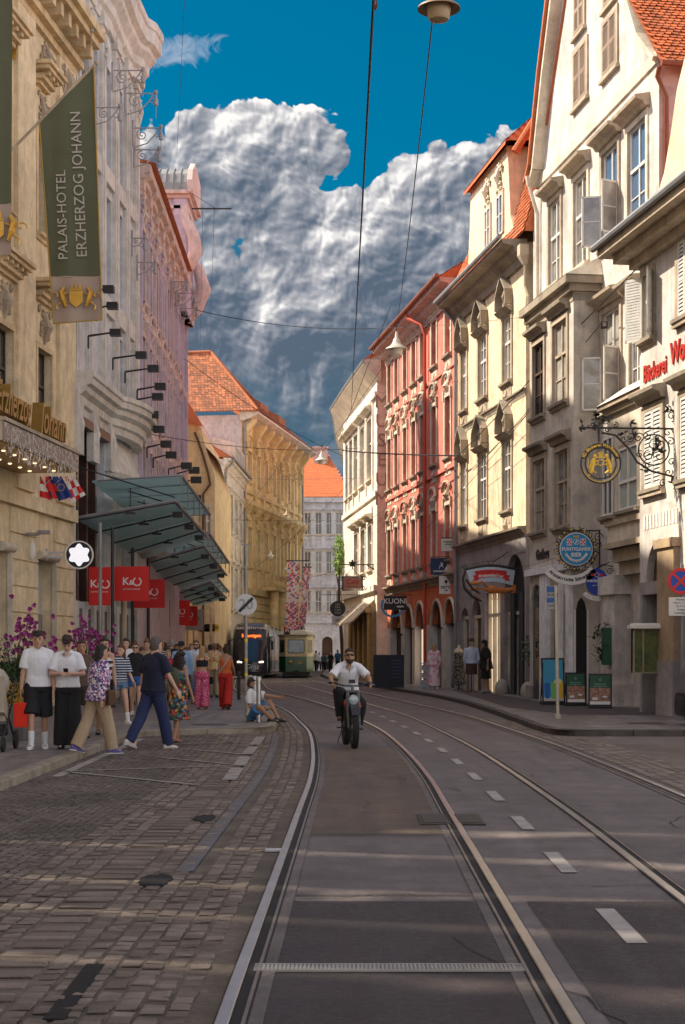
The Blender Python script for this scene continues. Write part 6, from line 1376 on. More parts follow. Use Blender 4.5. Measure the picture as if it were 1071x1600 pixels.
wire(P(530,690,33), P(610,480,36), .0, .012, 'wire in front of the museum house eave'); wire(P(900,860,58), P(700,890,42), .3, .006, 'faint wire at the sign level'); wire(P(540,830,28), P(700,720,38), .3, .010, 'wire from the museum house to the red house')
m = MB(); m.tube([P(300,326,42), P(362,326,42)], .03, 6); m.tube([P(296,300,42), P(338,326,42)], .008, 4); tag(m.build('roof_rod', dark_metal), 'horizontal rod sticking out from the lilac attic', 'rod')
m = MB(); p = P(587,9,128); m.tube([p+Vector((0,0,.10)), p+Vector((0,0,.05)), p, p-Vector((0,0,.05))], [.01,.022,.035,.01], 8); tag(m.build('wire_insulator', mat('insulator_brown', (.10,.03,.03), .4, .2)), 'small brown insulator on the contact wire at the top edge', 'insulator')
b = root('wire_box', 944, 508, 57, 'small black lamp box hanging on the thick cable', 'lamp'); p = P(944,508,57); MB().box(p.x-.09, p.x+.09, p.y-.08, p.y+.08, p.z-.09, p.z+.09).build('lamp_box', black, b); MB().box(p.x-.05, p.x+.05, p.y-.085, p.y-.08, p.z-.05, p.z+.06).build('lens', gl_pale, b)
# --- hanging lamps
shade_w = mat('lamp_enamel', (.55,.52,.46), .4, .2, 5); shade_d = mat('lamp_brown', (.30,.20,.11), .5, .3, 5)
for i, (x, y, s, k, mm, lab) in enumerate(((686,3,125,.55,shade_d,'bell shaped street lamp cut by the top edge'),(620,540,42,.42,shade_w,'white bell shaped street lamp in front of the red house eave'),(503,716,30,.36,shade_w,'bell lamp hanging over the far street'),(449,803,25,.30,shade_d,'small dark bell lamp in front of the ochre palace'),(423,867,25,.24,shade_w,'small pale bell lamp left of the patterned banners'),(449,888,25,.24,shade_w,'small pale bell lamp beside the taller patterned banner'))):
    p = P(x, y, s); b = empty('hanging_lamp', p, lab, 'street lamp', 'hanging street lamps'); k_ = k if i else .27
    M = Matrix.Translation(p) @ Matrix.Scale(k_/.5, 4)
    m = MB(); m.lathe([(.03,.62),(.06,.55),(.08,.35),(.14,.28),(.19,.12),(.30,-.02),(.48,-.12),(.50,-.17),(.46,-.17),(.30,-.08)], 28, M); m.build('lamp_shade', mm, b, smooth='auto')
    m = MB(); m.lathe([(.28,-.10),(.28,-.16),(.25,-.36),(.22,-.42),(.10,-.45)], 24, M); m.build('lamp_glass', plain('lamp_glass_m', (.62,.58,.52), .3) if i != 0 else mat('lamp_glass_warm', (.5,.36,.2), .4, .2), b, smooth='auto')
    m = MB(); m.tube([(0,0,.6),(0,0,.85)], .02, 6, M); ringm(m, M @ Matrix.Rotation(R(90),4,'X'), .05, .08, -.01, .01, 12, cy=.9); m.build('hook', dark_metal, b)
# --- wrought iron bakery sign
b = root('bakery_sign', 1057, 700, 70, 'ornate black wrought iron bracket sign with a gold ring emblem of the bakery', 'sign')
s = 69.5; M = MC(939, 724, s); cx = lambda x: (x-939)/s; cy = lambda y: (724-y)/s
m = MB(); m.tube([(cx(905),cy(668),0),(cx(1056),cy(670),0)], .022, 6, M); m.tube([(cx(1056),cy(630),0),(cx(1059),cy(765),0)], .03, 6, M)
m.tube([(cx(940),cy(676),0),(cx(962),cy(680),0),(cx(982),cy(700),0),(cx(996),cy(722),0),(cx(1018),cy(736),0),(cx(1057),cy(746),0)], .024, 6, M); ringm(m, M, .33, .36, -.015, .015, 28, 0, 360, cx(1022), cy(703))
rs = random.Random(11)
for (x, y, r, a0, tn, sg) in [(1022,695,11,0,1.3,1),(1030,712,11,180,1.4,-1),(1014,712,9,90,1.3,1),(1032,694,9,200,1.2,1),(1044,676,8,0,1.2,1),(1048,690,7,120,1.2,-1),(1050,722,8,300,1.3,1),(1045,738,7,30,1.3,-1),(1010,680,7,0,1.2,-1),(998,684,8,30,1.3,1),(985,682,8,250,1.3,1),(975,686,6,0,1.2,-1),(1050,650,9,270,1.4,1),(1044,640,6,90,1.2,-1),(935,662,8,0,1.3,1),(945,658,7,100,1.2,-1),(925,664,6,180,1.2,1),(1008,728,6,0,1.2,1),(1000,710,6,60,1.2,1),(1036,755,6,60,1.2,1),(950,672,5,0,1.3,1),(962,664,5,90,1.2,-1)]:
    spiral(m, M, cx(x), cy(y), r/s, a0, tn, .013, sg, z=rs.uniform(-.015,.015))
def leaf(m, M, x, y, a, l, w_=.35):
    T = M @ Matrix.Translation((x, y, 0)) @ Matrix.Rotation(a, 4, 'Z'); m.prism([(0,0),(l*.3,l*w_*.6),(l*.45,l*w_*.35),(l*.6,l*w_*.5),(l,0),(l*.6,-l*w_*.5),(l*.45,-l*w_*.35),(l*.3,-l*w_*.6)], -.008, .008, T)
for (x, y) in ((930,655),(938,648),(948,652),(910,662),(905,668),(925,668),(985,660),(988,672),(990,684),(1024,688),(1028,700),(1020,705),(1034,708),(1046,640),(1052,634),(1055,760),(1050,755),(942,660),(975,676),(1006,735)):
    for k in range(3): leaf(m, M, cx(x), cy(y), rs.uniform(0,6.28), rs.uniform(.10,.19))
m.tube([(cx(936),cy(690),0),(cx(936),cy(668),0)], .03, 6, M); m.build('bracket', iron, b)
m = MB(); ringm(m, M, .36, .46, -.02, .02, 40, 15, 165); ringm(m, M, .43, .46, -.02, .02, 40, 165, 375); ringm(m, M, .335, .36, -.02, .02, 40); m.build('ring', iron, b)
gl_leaf = plain('gilded', (.80,.52,.05), .35)
m = MB(); arc_text(m, M, 'KG Bäckerei Wolfbauer', .41, .10, 160, 20, .006, .024, bold=.003); m.build('lettering', gl_leaf, b)
m = MB()
for sg in (-1, 1):       # two rearing beasts holding a pretzel
    m.tube([(sg*.22,-.22,.0),(sg*.20,-.08,0),(sg*.17,.04,0),(sg*.15,.12,0)], [.035,.055,.05,.03], 7, M); m.ell((sg*.13,.17,0), (.045,.045,.02), 8, 6, M); m.tube([(sg*.17,.03,0),(sg*.07,.06,0)], .018, 5, M); m.tube([(sg*.18,-.02,0),(sg*.08,-.03,0)], .018, 5, M)
    m.tube([(sg*.22,-.2,0),(sg*.26,-.27,0),(sg*.18,-.28,0)], .018, 5, M); m.tube([(sg*.2,-.15,0),(sg*.1,-.22,0)], .02, 5, M); m.tube([(sg*.24,-.15,0),(sg*.30,-.05,0),(sg*.27,.08,0),(sg*.30,.12,0)], .013, 5, M)
ringm(m, M, .055, .075, -.01, .01, 16, 0, 360, 0, .02); 
for i in range(5): a = R(50+20*i); m.tube([(0,.14,0),(.10*math.cos(a),.14+.13*math.sin(a),0)], .012, 5, M)
m.box(-.1,.1,.12,.15,-.01,.01,M)
for i in range(22): a = R(200+140*i/21); leaf(m, M, .415*math.cos(a), .415*math.sin(a), a+1.2, .09, .5)
m.build('gold_emblem', gl_leaf, b)
# --- round blue beer sign
b = root('beer_sign', 938, 830, 56, 'round light blue beer sign in a filigree ring, above the white curved ribbon', 'sign')
s = 56.0; M = MC(900.5, 858, s); m = MB(); disc(m, M, .46, -.05, .03, 40); m.build('sign_disc', c_white, b); m = MB(); disc(m, M, .435, .03, .04, 40); m.build('face', c_lblue, b)
m = MB(); m.text('PUNTIGAMER', .135, M @ Matrix.Translation((0,-.005,.045)), .006, bold=.004, sx=.98); m.text('BIER', .155, M @ Matrix.Translation((0,-.165,.045)), .006, bold=.005); arc_pts = [(.36*math.cos(R(a)), .05+.42*math.sin(R(a))) for a in range(205,336,10)]
m2_ = arc_pts+[(x*.78, y*.80) for x, y in arc_pts[::-1]]
for p0, p1, p2, p3 in zip(arc_pts, arc_pts[1:], [(x*.80, .0+y*.80) for x, y in arc_pts[1:]], [(x*.80, y*.80) for x, y in arc_pts]): m.prism([p0,p1,p2,p3], .04, .046, M)
m.build('lettering', c_white, b)
m = MB(); arc_text(m, M, 'Steirische Bierkultur', .345, .06, 215, 325, .004, .05, True); m.build('small_lettering', c_dblue, b)
m = MB()
for sg in (-1,1):
    for i in range(3):
        for j in range(3):
            if (i+j) % 2 == 0: m.box(sg*.19-.06+i*.04, sg*.19-.02+i*.04, .12+j*.05, .17+j*.05, .04, .047, M)
m.build('red_checks', c_red, b); m = MB()
for sg in (-1,1):
    m.box(sg*.19-.075, sg*.19+.075, .10, .29, .04, .043, M)
ringm(m, M, .07, .085, .04, .046, 20, 0, 360, 0, .2); m.tube([(-.03,.15,.045),(0,.2,.045),(.03,.25,.045)], .02, 5, M); m.build('shields', c_white, b); m = MB()
for i in (-1,0,1): m.prism([(i*.05-.03,.32),(i*.06,.40),(i*.05+.03,.32)], .04, .05, M)
m.build('crown', c_yel, b)
m = MB(); m.tube([((868-900.5)/s,(858-829)/s,-.03),((939-900.5)/s,(858-829)/s,-.03)], .02, 6, M)
for i in range(26):
    a = 2*math.pi*i/26; spiral(m, M, .545*math.cos(a), .545*math.sin(a), .075, math.degrees(a), 1.2, .012, 1 if i % 2 else -1)
ringm(m, M, .475, .49, -.04, .02, 40); spiral(m, M, .62, .33, .14, 0, 1.4, .014); spiral(m, M, .62, .12, .10, 90, 1.4, .014, -1); m.tube([(.66,.5,-.03),(.66,-.5,-.03)], .02, 6, M); m.tube([(.4,-.45,-.03),(.5,-.3,-.03),(.66,-.05,-.03)], .015, 5, M); m.build('filigree_ring', iron, b)
m = MB()
for i in range(18): a = 2*math.pi*i/18+.1; m.ell((.56*math.cos(a), .56*math.sin(a), .02), (.028,.035,.02), 6, 5, M)
m.build('gilt_leaves', gl_leaf, b)
# ribbon
b = root('ribbon_sign', 893, 905, 56, 'white curved ribbon sign with black letters under the round beer sign', 'sign'); M = MC(893, 858, 57); m = MB(); ringm(m, M, .72, .98, -.03, .0, 24, 222, 318); m.build('ribbon', c_white, b)
m = MB(); arc_text(m, M, 'Altsteirische Schmankerl', .84, .13, 226, 314, .006, .004, True, bold=.004); m.build('lettering', black, b)
m = MB(); m.tube([(.55,-.62,-.05),(1.05,-.35,-.05)], .016, 5, M); m.build('bracket', iron, b)
b = root('oval_sign', 933, 909, 57, 'dark blue oval beer sign with white lettering beside the ribbon', 'sign'); M = MC(933, 909, 57); m = MB(); disc(m, M, .37, -.05, .0, 36, .30); m.build('sign_disc', plain('oval_blue', (.015,.05,.33)), b)
m = MB(); m.text('PUNTIGAMER', .088, M @ Matrix.Translation((0,.02,.003)), .006, bold=.003); m.text('das "bier"', .06, M @ Matrix.Translation((0,-.10,.003)), .006); ringm(m, M, .05, .062, 0, .005, 16, 0, 360, 0, .19); m.build('lettering', c_white, b); m = MB(); m.box(-.16,-.065,.16,.22,0,.005,M); m.box(.065,.16,.16,.22,0,.005,M); m.build('red_checks', c_red, b)
m = MB(); ringm(m, M, .40, .52, -.03, 0, 24, 222, 318, 0, 0.0); m.build('crescent', c_white, b); m = MB(); arc_text(m, M, 'SEIT 1838 GASTHAUS', .46, .05, 230, 310, .004, .003, True); m.build('small_lettering', black, b)
m = MB(); m.tube([(.0,.37,-.03),(.15,.48,-.03),(.45,.42,-.03)], .015, 5, M); spiral(m, M, .36, .28, .1, 0, 1.4, .014); m.build('bracket', iron, b)
# --- crayfish cellar sign
b = root('crayfish_sign', 815, 880, 46, 'arched white tavern sign with a red ribbon and an orange crayfish figure beneath', 'sign'); s = 45.5; M = MC(767, 905, s)
m = MB(); N_ = 24; o_ = [(-.84+1.68*i/N_, .30+.12*math.sin(math.pi*i/N_)) for i in range(N_+1)]; q_ = [(-.66+1.42*i/N_, -.22+.14*math.sin(math.pi*i/N_)) for i in range(N_+1)]
for i in range(N_): m.prism([q_[i], q_[i+1], o_[i+1], o_[i]], -.1, 0, M)
m.build('board', plain('board_pale_blue', (.48,.58,.68)), b)
m = MB()
for i in range(4, 20): m.prism([(q_[i][0], q_[i][1]+.16), (q_[i+1][0], q_[i+1][1]+.16), (o_[i+1][0], o_[i+1][1]-.09), (o_[i][0], o_[i][1]-.09)], 0, .02, M)
for sg, xx in ((-1,-.62),(1,.68)): m.prism([(xx-sg*.08,-.08),(xx-sg*.18,.17),(xx+sg*.02,.08+0.02),(xx-sg*.06,.03)] if False else [(xx-sg*.2,.15),(xx,.13),(xx-sg*.07,.04),(xx,-.06),(xx-sg*.2,-.04)], -.0, .012, M)
m.build('red_ribbon', c_red, b); m = MB()
for i, ch in enumerate('Krebsenkeller'): t = (i+.5)/13; m.text(ch, .15, M @ Matrix.Translation((-.40+.84*t, .035+.13*math.sin(math.pi*(.22+.56*t))-.03, .024)), .006, bold=.004)
m.build('lettering', c_white, b)
m = MB(); m.tube([(-.9,.32,-.05)]+[(x, y+.05, -.05) for x, y in o_[::3]]+[(.9,.33,-.05)], .05, 6, M); m.tube([(0,.45,-.05),(-.12,.62,-.05),(.12,.62,-.05),(0,.45,-.05)], .02, 5, M); m.tube([(.1,.6,-.05),(.62,.95,-.05)], .016, 5, M); spiral(m, M, -.9, .42, .1, 0, 1.2, .014); m.tube([(-.86,.3,-.05),(-.95,.0,-.05),(-.9,-.3,-.05),(-.6,-.62,-.05),(-.3,-.75,-.05)], [.03,.04,.05,.05,.03], 6, M); m.tube([(-.85,-.0,-.05),(-.6,-.35,-.05),(-.35,-.5,-.05)], .035, 6, M); m.build('bracket', iron, b)
cr_ = mat('crayfish_orange', (.62,.20,.05), .5, .3, 8)
m = MB()
for i in range(7): t = i/6; m.ell((.15+.55*t, -.36-.03*math.sin(t*3), .0), (.085, .13-.05*t, .11-.04*t), 10, 7, M)
m.ell((.02,-.35,0), (.17,.15,.12), 12, 8, M); 
for k in range(-2,3): m.ell((.80,-.34+k*.06,.0), (.09,.035,.02), 8, 5, M @ Matrix.Translation((0,0,0)))
for sg in (-1,1):
    m.tube([(-.1,-.33+sg*.08,sg*.05),(-.3,-.2+sg*.12,.06*sg),(-.45,-.22+sg*.08,.1*sg)], [.03,.035,.04], 6, M); m.ell((-.58,-.24+sg*.10,.1*sg), (.16,.07,.05), 9, 6, M); m.tube([(-.15,-.3,.05*sg),(-.5,-.55,.1*sg),(-.35,-.72,.1)], .008, 4, M)
for k in range(5): m.tube([(.05+.1*k,-.45,.05),(.08+.1*k,-.62,.08),(.02+.1*k,-.72,.08)], .012, 4, M)
m.build('crayfish', cr_, b)
# --- other hanging shop boards on the right
def board(name, x0, x1, y0, y1, s, mm, lines, tm, label, th=.06, cat='sign', brk_x=None, sizes=None):
    b = root(name, (x0+x1)/2, (y0+y1)/2, s, label, cat); w_ = (x1-x0)/s; h_ = (y1-y0)/s; M = MC((x0+x1)/2, (y0+y1)/2, s); m = MB(); m.box(-w_/2, w_/2, -h_/2, h_/2, -th, 0, M); m.build('board', mm, b)
    if lines:
        m = MB()
        for t, dx, dy, sz in lines: m.text(t, sz, M @ Matrix.Translation((dx, dy, .004)), .006, bold=.004)
        m.build('lettering', tm, b)
    if brk_x is not None:
        m = MB(); m.tube([(-w_/2, h_/2+.05, -th/2), ((brk_x-(x0+x1)/2)/s, h_/2+.05, -th/2)], .018, 5, M); m.tube([(-w_*.35, h_/2+.05, -th/2), (-w_*.35, h_/2, -th/2)], .012, 5, M); m.tube([(w_*.35, h_/2+.05, -th/2), (w_*.35, h_/2, -th/2)], .012, 5, M); m.build('bracket', iron, b)
    return b, M
b, M = board('travel_sign', 600, 636, 931, 953, 34.5, black, [('KUONI', .0, .07, .33), ('REISEN', .22, -.17, .10)], c_white, 'black travel agency board with white letters and a blue ring', brk_x=648); m = MB(); ringm(m, M, .44, .54, -.08, -.0, 24, 150, 345, -.12, -.12); m.build('blue_ring', plain('ring_blue', (.05,.25,.50)), b)
b, M = board('shoe_shop_sign', 673, 707, 872, 898, 38.5, c_dblue, [('LUDWIG REITER', 0, -.20, .09)], c_white, 'dark navy shop board with a small white rider emblem', brk_x=714); m = MB(); m.tube([(-.07,.0,.01),(.05,.05,.01)], .03, 6, M); m.tube([(.03,.05,.01),(.07,.14,.01)], .02, 6, M); m.tube([(0,.06,.01),(-.02,.17,.01)], .02, 6, M); m.tube([(-.06,0,.01),(-.1,-.1,.01)], .012, 5, M); m.tube([(.04,.03,.01),(.08,-.08,.01)], .012, 5, M); m.build('rider_emblem', c_white, b)
b, M = board('kilt_shop_flag', 686.5, 708, 900, 928, 38.8, c_white, [('RETTL', 0, -.10, .15), ('1868', 0, -.22, .06)], black, 'small white shop flag with black letters below the navy board', .01); m = MB(); m.prism([(0,.22),(.07,.14),(0,.03),(-.07,.14)], 0, .01, M); m.build('emblem', black, b)
b, M = board('pale_shop_sign', 690, 711, 842, 861, 39.0, plain('sign_pale_green', (.55,.62,.55)), [('KASSECKER', 0, .12, .07), ('1.STOCK', 0, .02, .07)], c_grn, 'small pale green board on the red wall above the navy board', brk_x=715)
b, M = board('pink_post_box', 663, 668, 894, 903, 37, m_shut, [], None, 'small grey box on the red wall', .2, 'box')
b = root('round_hanging_sign', 528, 951, 29, 'round black hanging sign left of the cafe front', 'sign'); M = MC(528, 951, 29); m = MB(); disc(m, M, .42, -.05, 0, 28); m.build('sign_disc', black, b); m = MB()
for r_, t in enumerate(('DER','BAR','CAFE','GRAZ')): m.text(t, .15, M @ Matrix.Translation((0,.22-r_*.15,.003)), .006)
m.build('lettering', c_grey, b); m = MB(); m.tube([(-.9,.75,-.02),(1.3,.75,-.02)], .02, 5, M); m.tube([(-.2,.75,-.02),(-.2,.4,-.02)], .014, 5, M); m.tube([(.2,.75,-.02),(.2,.4,-.02)], .014, 5, M); m.build('bracket', iron, b)
board('small_white_sign', 519, 538, 962, 976, 28, plain('sign_dull_white', (.5,.52,.52)), [('TABAK', .05, 0, .14)], c_grn, 'small white board below the round black sign')
b = root('cafe_sign', 551, 911, 30.5, 'wrought iron framed cafe sign with red script hanging from a scrolled bracket', 'sign'); s = 30.5; M = MC(551, 911, s)
m = MB(); m.box(-.46, .46, -.30, .28, -.05, 0, M); m.build('board', plain('board_copper', (.30,.17,.12)), b); m = MB(); m.text('Café', .36, M @ Matrix.Translation((0,.06,.004)), .006, bold=.006, shear=.2); m.text('Restaurant', .13, M @ Matrix.Translation((0,-.18,.004)), .006); m.build('lettering', plain('script_red', (.30,.02,.02)), b)
m = MB()
for sg in (-1,1):
    m.tube([(sg*.5,-.4,0),(sg*.5,.36,0)], .04, 5, M); spiral(m, M, sg*.6, .25, .13, 0, 1.3, .022, sg); spiral(m, M, sg*.6, -.25, .13, 0, 1.3, .022, -sg); m.tube([(sg*.4,.3,0),(0,.75,0)], .012, 5, M)
m.tube([(-.5,.32,0),(.5,.32,0)], .035, 5, M); m.tube([(-.5,-.35,0),(.5,-.35,0)], .035, 5, M); m.tube([(-.7,.95,0),(2.0,.95,0)], .03, 5, M); m.tube([(0,.7,0),(0,1.05,0)], .03, 5, M)
for k in range(5): leaf(m, M, 0, 1.0, R(72*k+18), .22, .6)
for (x, y, r) in ((1.7,.7,.25),(1.75,.25,.3),(1.35,.75,.16),(1.1,.8,.12),(1.85,-.15,.2),(1.5,.35,.18)): spiral(m, M, x, y, r, x*200, 1.5, .02, 1); 
m.tube([(.75,.93,0),(1.1,.7,0),(1.4,.3,0),(1.6,-.1,0),(1.98,-.3,0)], .028, 5, M); m.tube([(2.0,1.1,0),(2.0,-.5,0)], .035, 5, M); ringm(m, M, .27, .31, -.02, .02, 20, 0, 360, 1.66, .45); m.build('wrought_frame', iron, b)
# cream awning + ground-floor cafe portal
b = root('awning', 580, 950, 31, 'cream sloping awning over the cafe front of the museum house', 'awning'); F_aw = FM
m = MB(); ua, ub = 1.0, 8.0; F_aw.prof(m, ua, ub, [(0,4.3),(1.25,3.15),(1.25,3.05),(0,4.2)]); m.build('awning_cloth', mat('awning_cream', (.55,.47,.36), .8, .15, 2), b); m = MB(); m.tube([F_aw.pt(ua,3.3,0), F_aw.pt(ua,3.1,1.25)], .02, 5); m.tube([F_aw.pt(ub,3.3,0), F_aw.pt(ub,3.1,1.25)], .02, 5); m.build('awning_arms', iron, b)
b = bld('cafe_portal', FM, 1, 9, 'brown wooden cafe portal with gilded columns under the awning', 'portal'); m = MB(); FM.box(m, .6, 9, 0, 4.1, .02, .22); m.build('front_frame', mat('front_ochre', (.34,.22,.10), .5, .35, 4), b)
m = MB()
for k in range(4): u_ = .9+k*2.1; FM.box(m, u_+.25, u_+1.75, .5, 3.3, .22, .235)
m.build('shop_window', gl_dark, b)
m = MB()
for k in range(5): p = FM.pt(.85+k*2.05, 0, .3); m.tube([p, p+Vector((0,0,3.6))], .13, 8); m.box(p.x-.2, p.x+.2, p.y-.2, p.y+.2, 3.6, 3.9); m.box(p.x-.2,p.x+.2,p.y-.2,p.y+.2,0,.4)
m.build('columns', mat('gilt_column', (.45,.30,.12), .4, .3, 4), b)
b = root('shutter_board', 608, 1050, 34, 'dark folded sandwich screen in front of the travel agency', 'screen'); p = G(608, 1074, KERB); m = MB(); m.box(p.x-.65, p.x+.62, p.y-.3, p.y, KERB, KERB+1.35); m.box(p.x-.1, p.x-.06, p.y-.32, p.y-.3, KERB, KERB+1.35); m.build('screen', plain('screen_dark', (.006,.010,.022)), b)
m = MB()
for k in range(6): m.box(p.x+.1, p.x+.5, p.y-.312, p.y-.3, KERB+.4+k*.14, KERB+.44+k*.14)
m.build('chalk_lines', plain('chalk', (.03,.05,.10)), b)
# --- patterned banners by the far stop
for i, (q, lab) in enumerate((([(450,876),(468,876),(466,985),(446,985)], 'tall patterned banner in pink, blue and white, left of the two'), ([(475,886),(485.5,886),(478,975),(466,985)], 'slanting patterned banner in pink, blue and white, right of the two'))):
    s = 25.8-i*.4; b = root('patterned_banner', q[0][0], q[0][1], s, lab, 'banner', 'patterned banners'); m = MB(); v_, f_ = cloth([P(*a, s) for a in q], 6, 40, .03, i); m.add(v_, f_)
    pm = [plain('pattern_pink', (.62,.08,.14)), plain('pattern_blue', (.04,.09,.30)), plain('pattern_white', (.60,.55,.60)), plain('pattern_orange', (.65,.22,.14))]; rs = random.Random(5+i)
    for k in range(240):
        r_, c_ = divmod(k, 6); bx = (r_//3, c_//2); h_ = hash((bx[0]*7+bx[1]*13+i*5)) % 4; diag = ((r_ % 3)+(c_ % 2)) % 2; m.m[k] = [h_, (h_+2) % 4][diag] if rs.random() < .85 else 2
        if 14 < r_ < 24 and rs.random() < .75: m.m[k] = 2
    m.build('banner_cloth', pm, b); m = MB(); a, c = P(*q[0], s), P(*q[1], s); m.tube([a-Vector((.1,0,0)), c+Vector((.6 if i == 0 else .1,0,0))], .03, 5); m.build('rod', dark_metal, b)
# --- speed limit end sign
p = G(385, 1127, KERB); b = empty('traffic_sign', p, 'round struck-out speed limit sign on a tall pole at the left kerb corner', 'traffic sign'); s = 2500/p.y
m = MB(); m.tube([(p.x,p.y,KERB),(p.x,p.y,P(0,893,s).z)], .032, 10); m.tube([(p.x,p.y,P(0,893,s).z),(p.x-.01,p.y,P(0,850,s).z)], .028, 8); m.bar((p.x-.1,p.y,P(0,851,s).z), (p.x+.1,p.y,P(0,851,s).z), .03); m.build('pole', mat('pole_grey', (.34,.32,.30), .5, .3, 8, metal=.3), b, smooth='auto')
M = MC(385, 945, s) @ Matrix.Translation((0,0,.05)); m = MB(); disc(m, M, .222, -.015, 0, 36); m.build('sign_disc', plain('sign_offwhite', (.56,.55,.53)), b); m = MB(); m.text('20', .30, M @ Matrix.Translation((0,0,.003)), .003, bold=.004); m.build('number', c_grey, b)
m = MB(); m.box(-.20,.20,-.028,.028,.006,.012, M @ Matrix.Rotation(R(45),4,'Z')); m.build('strike_bar', black, b); m = MB(); m.ell((0,-.19,.01), (.012,.012,.004), 8, 4, M); m.build('sticker', c_red, b)
m = MB()
for z_, c in ((1.35,0),(1.75,0),(1.05,0)): m.tube([(p.x,p.y,z_),(p.x,p.y,z_+.06)], .034, 10)
m.build('stickers', c_yel, b)
# bollards
for i, (x, yb, yt, mm) in enumerate(((391,1126,1055,steel),(398,1127,1056,steel),(404.6,1128,1057,steel),(373.5,1093,1049,dark_metal))):
    p = G(x, yb, KERB); h = (yb-yt)/(2500/p.y); m = MB(); m.lathe([(.052,0),(.052,h*.9),(.06,h*.9),(.06,h*.97),(.04,h)], 14, Matrix.Translation((p.x,p.y,KERB))); o = m.build('bollard', mm, smooth='auto'); tag(o, ['steel bollard behind the seated man, leftmost of the three together','steel bollard behind the seated man, middle of the three together','steel bollard nearest the kerb, touching the seated man\'s back','lone dark bollard left of the three steel ones'][i], 'bollard', 'bollards at the kerb corner')
# --- bus stop pole
p = G(872, 1123, KERB); s = 2500/p.y; b = empty('bus_stop_sign', p, 'slim bus stop pole with a blue and white plate on the right pavement', 'bus stop sign')
m = MB(); m.tube([(p.x,p.y,KERB),(p.x-.04,p.y,P(0,950,s).z),(p.x-.05,p.y,P(0,915,s).z)], .035, 10); m.tube([(p.x,p.y,KERB),(p.x,p.y,KERB+.1)], .06, 10); m.build('pole', mat('pole_ivory', (.52,.47,.38), .5, .25, 6), b, smooth='auto')
M = MC(861, 934, s); m = MB(); w_ = 13/s/2; m.box(-w_,w_,-18/s,18/s,-.02,0,M); m.build('plate', c_grey, b); m = MB(); m.box(-w_,w_*.8,.12,.24,0,.006,M); m.build('blue_field', plain('stop_blue', (.02,.09,.30)), b); m = MB(); m.box(-w_,w_*.8,-.10,.0,0,.006,M); m.build('blue_field', plain('stop_blue', (.02,.09,.30)), b); m = MB(); m.text('BUS', .08, M @ Matrix.Translation((0,.06,.004)), .004); m.text('TAXI', .07, M @ Matrix.Translation((0,-.17,.004)), .004); m.build('lettering', c_dblue, b)
# --- no stopping sign
s = 74.0; b = root('traffic_sign', 1062, 908, s, 'round blue no stopping sign with a red cross above a white text plate', 'traffic sign'); M = MC(1064, 908, s); m = MB(); disc(m, M, .28, -.02, 0, 36); m.build('sign_disc', plain('traffic_blue', (.02,.08,.42)), b)
m = MB(); ringm(m, M, .215, .28, 0, .008, 36); 
for a in (45,-45): m.box(-.23,.23,-.026,.026,.0,.006 if a > 0 else .007,M @ Matrix.Rotation(R(a),4,'Z'))
m.build('red_ring', plain('traffic_red', (.62,.03,.03)), b)
m = MB(); m.box(-.25,.28,-.73,-.34,-.02,0,M); m.build('text_plate', c_white, b); m = MB()
for i, t in enumerate(('Werktags','Mo-Fr 7-18 h','Sa 7-13 h','Ausgen.','Ladetätigkeit')): m.text(t, .062, M @ Matrix.Translation((.02,-.39-i*.07,.003)), .003)
m.build('lettering', black, b); m = MB(); q = M @ Vector((.05,0,-.06)); m.tube([(q.x,q.y,KERB),(q.x,q.y,q.z+.35)], .035, 10); m.build('pole', zinc, b)
# --- pavement boards
def aboard(x0, x1, y0, y1, face, tilt, label, art, s=None):
    p = G((x0+x1)/2, y1+3, KERB); s = 2500/p.y; w_ = (x1-x0)/s; h_ = (y1-y0)/s; b = empty('pavement_board', p, label, 'advertising board', 'boards on the pavement')
    T = Matrix.Translation(p) @ Matrix.Rotation(R(tilt),4,'Z') @ Matrix.Rotation(R(-9),4,'X') @ Matrix(((1,0,0,0),(0,0,-1,0),(0,1,0,0),(0,0,0,1)))
    m = MB(); m.box(-w_/2-.02, w_/2+.02, .02, h_+.05, -.035, 0, T); m.build('frame', black, b); m = MB(); m.box(-w_/2+.02, w_/2-.02, .10, h_+.0, 0, .006, T); m.build('poster', face, b)
    T2 = Matrix.Translation(p) @ Matrix.Rotation(R(tilt),4,'Z'); m = MB()
    for sx in (-1,1): m.bar((sx*w_/2,.36,0), (sx*w_/2,.10,h_*.92), .03, M=T2)
    m.box(-w_/2-.03,w_/2+.03,-.1,.42,0,.05,T2); m.build('stand', black, b); art(T, w_, h_, b)
def art1(T, w_, h_, b):
    for i, (cx_, col) in enumerate(((-.42,(.02,.10,.40)),(.0,(.16,.45,.10)),(.45,(.75,.45,.02)))):
        m = MB(); x = cx_*w_*.7; m.prism([(x-.055,.17),(x+.055,.17),(x+.08,.52),(x-.08,.52)], .006, .012, T); m.ell((x, .56, .01), (.09,.05,.008), 10, 5, T); m.build('painted_drink', plain('drink%d' % i, col), b)
    m = MB(); m.box(-w_/2+.02, w_/2-.02, .10, .2, .006, .009, T); m.build('sand_strip', plain('sand_white', (.5,.5,.45)), b); m = MB(); m.ell((w_*.22,.6,.007), (.12,.12,.002), 14, 4, T); m.build('painted_sun', plain('sun_yellow', (.8,.7,.15)), b)
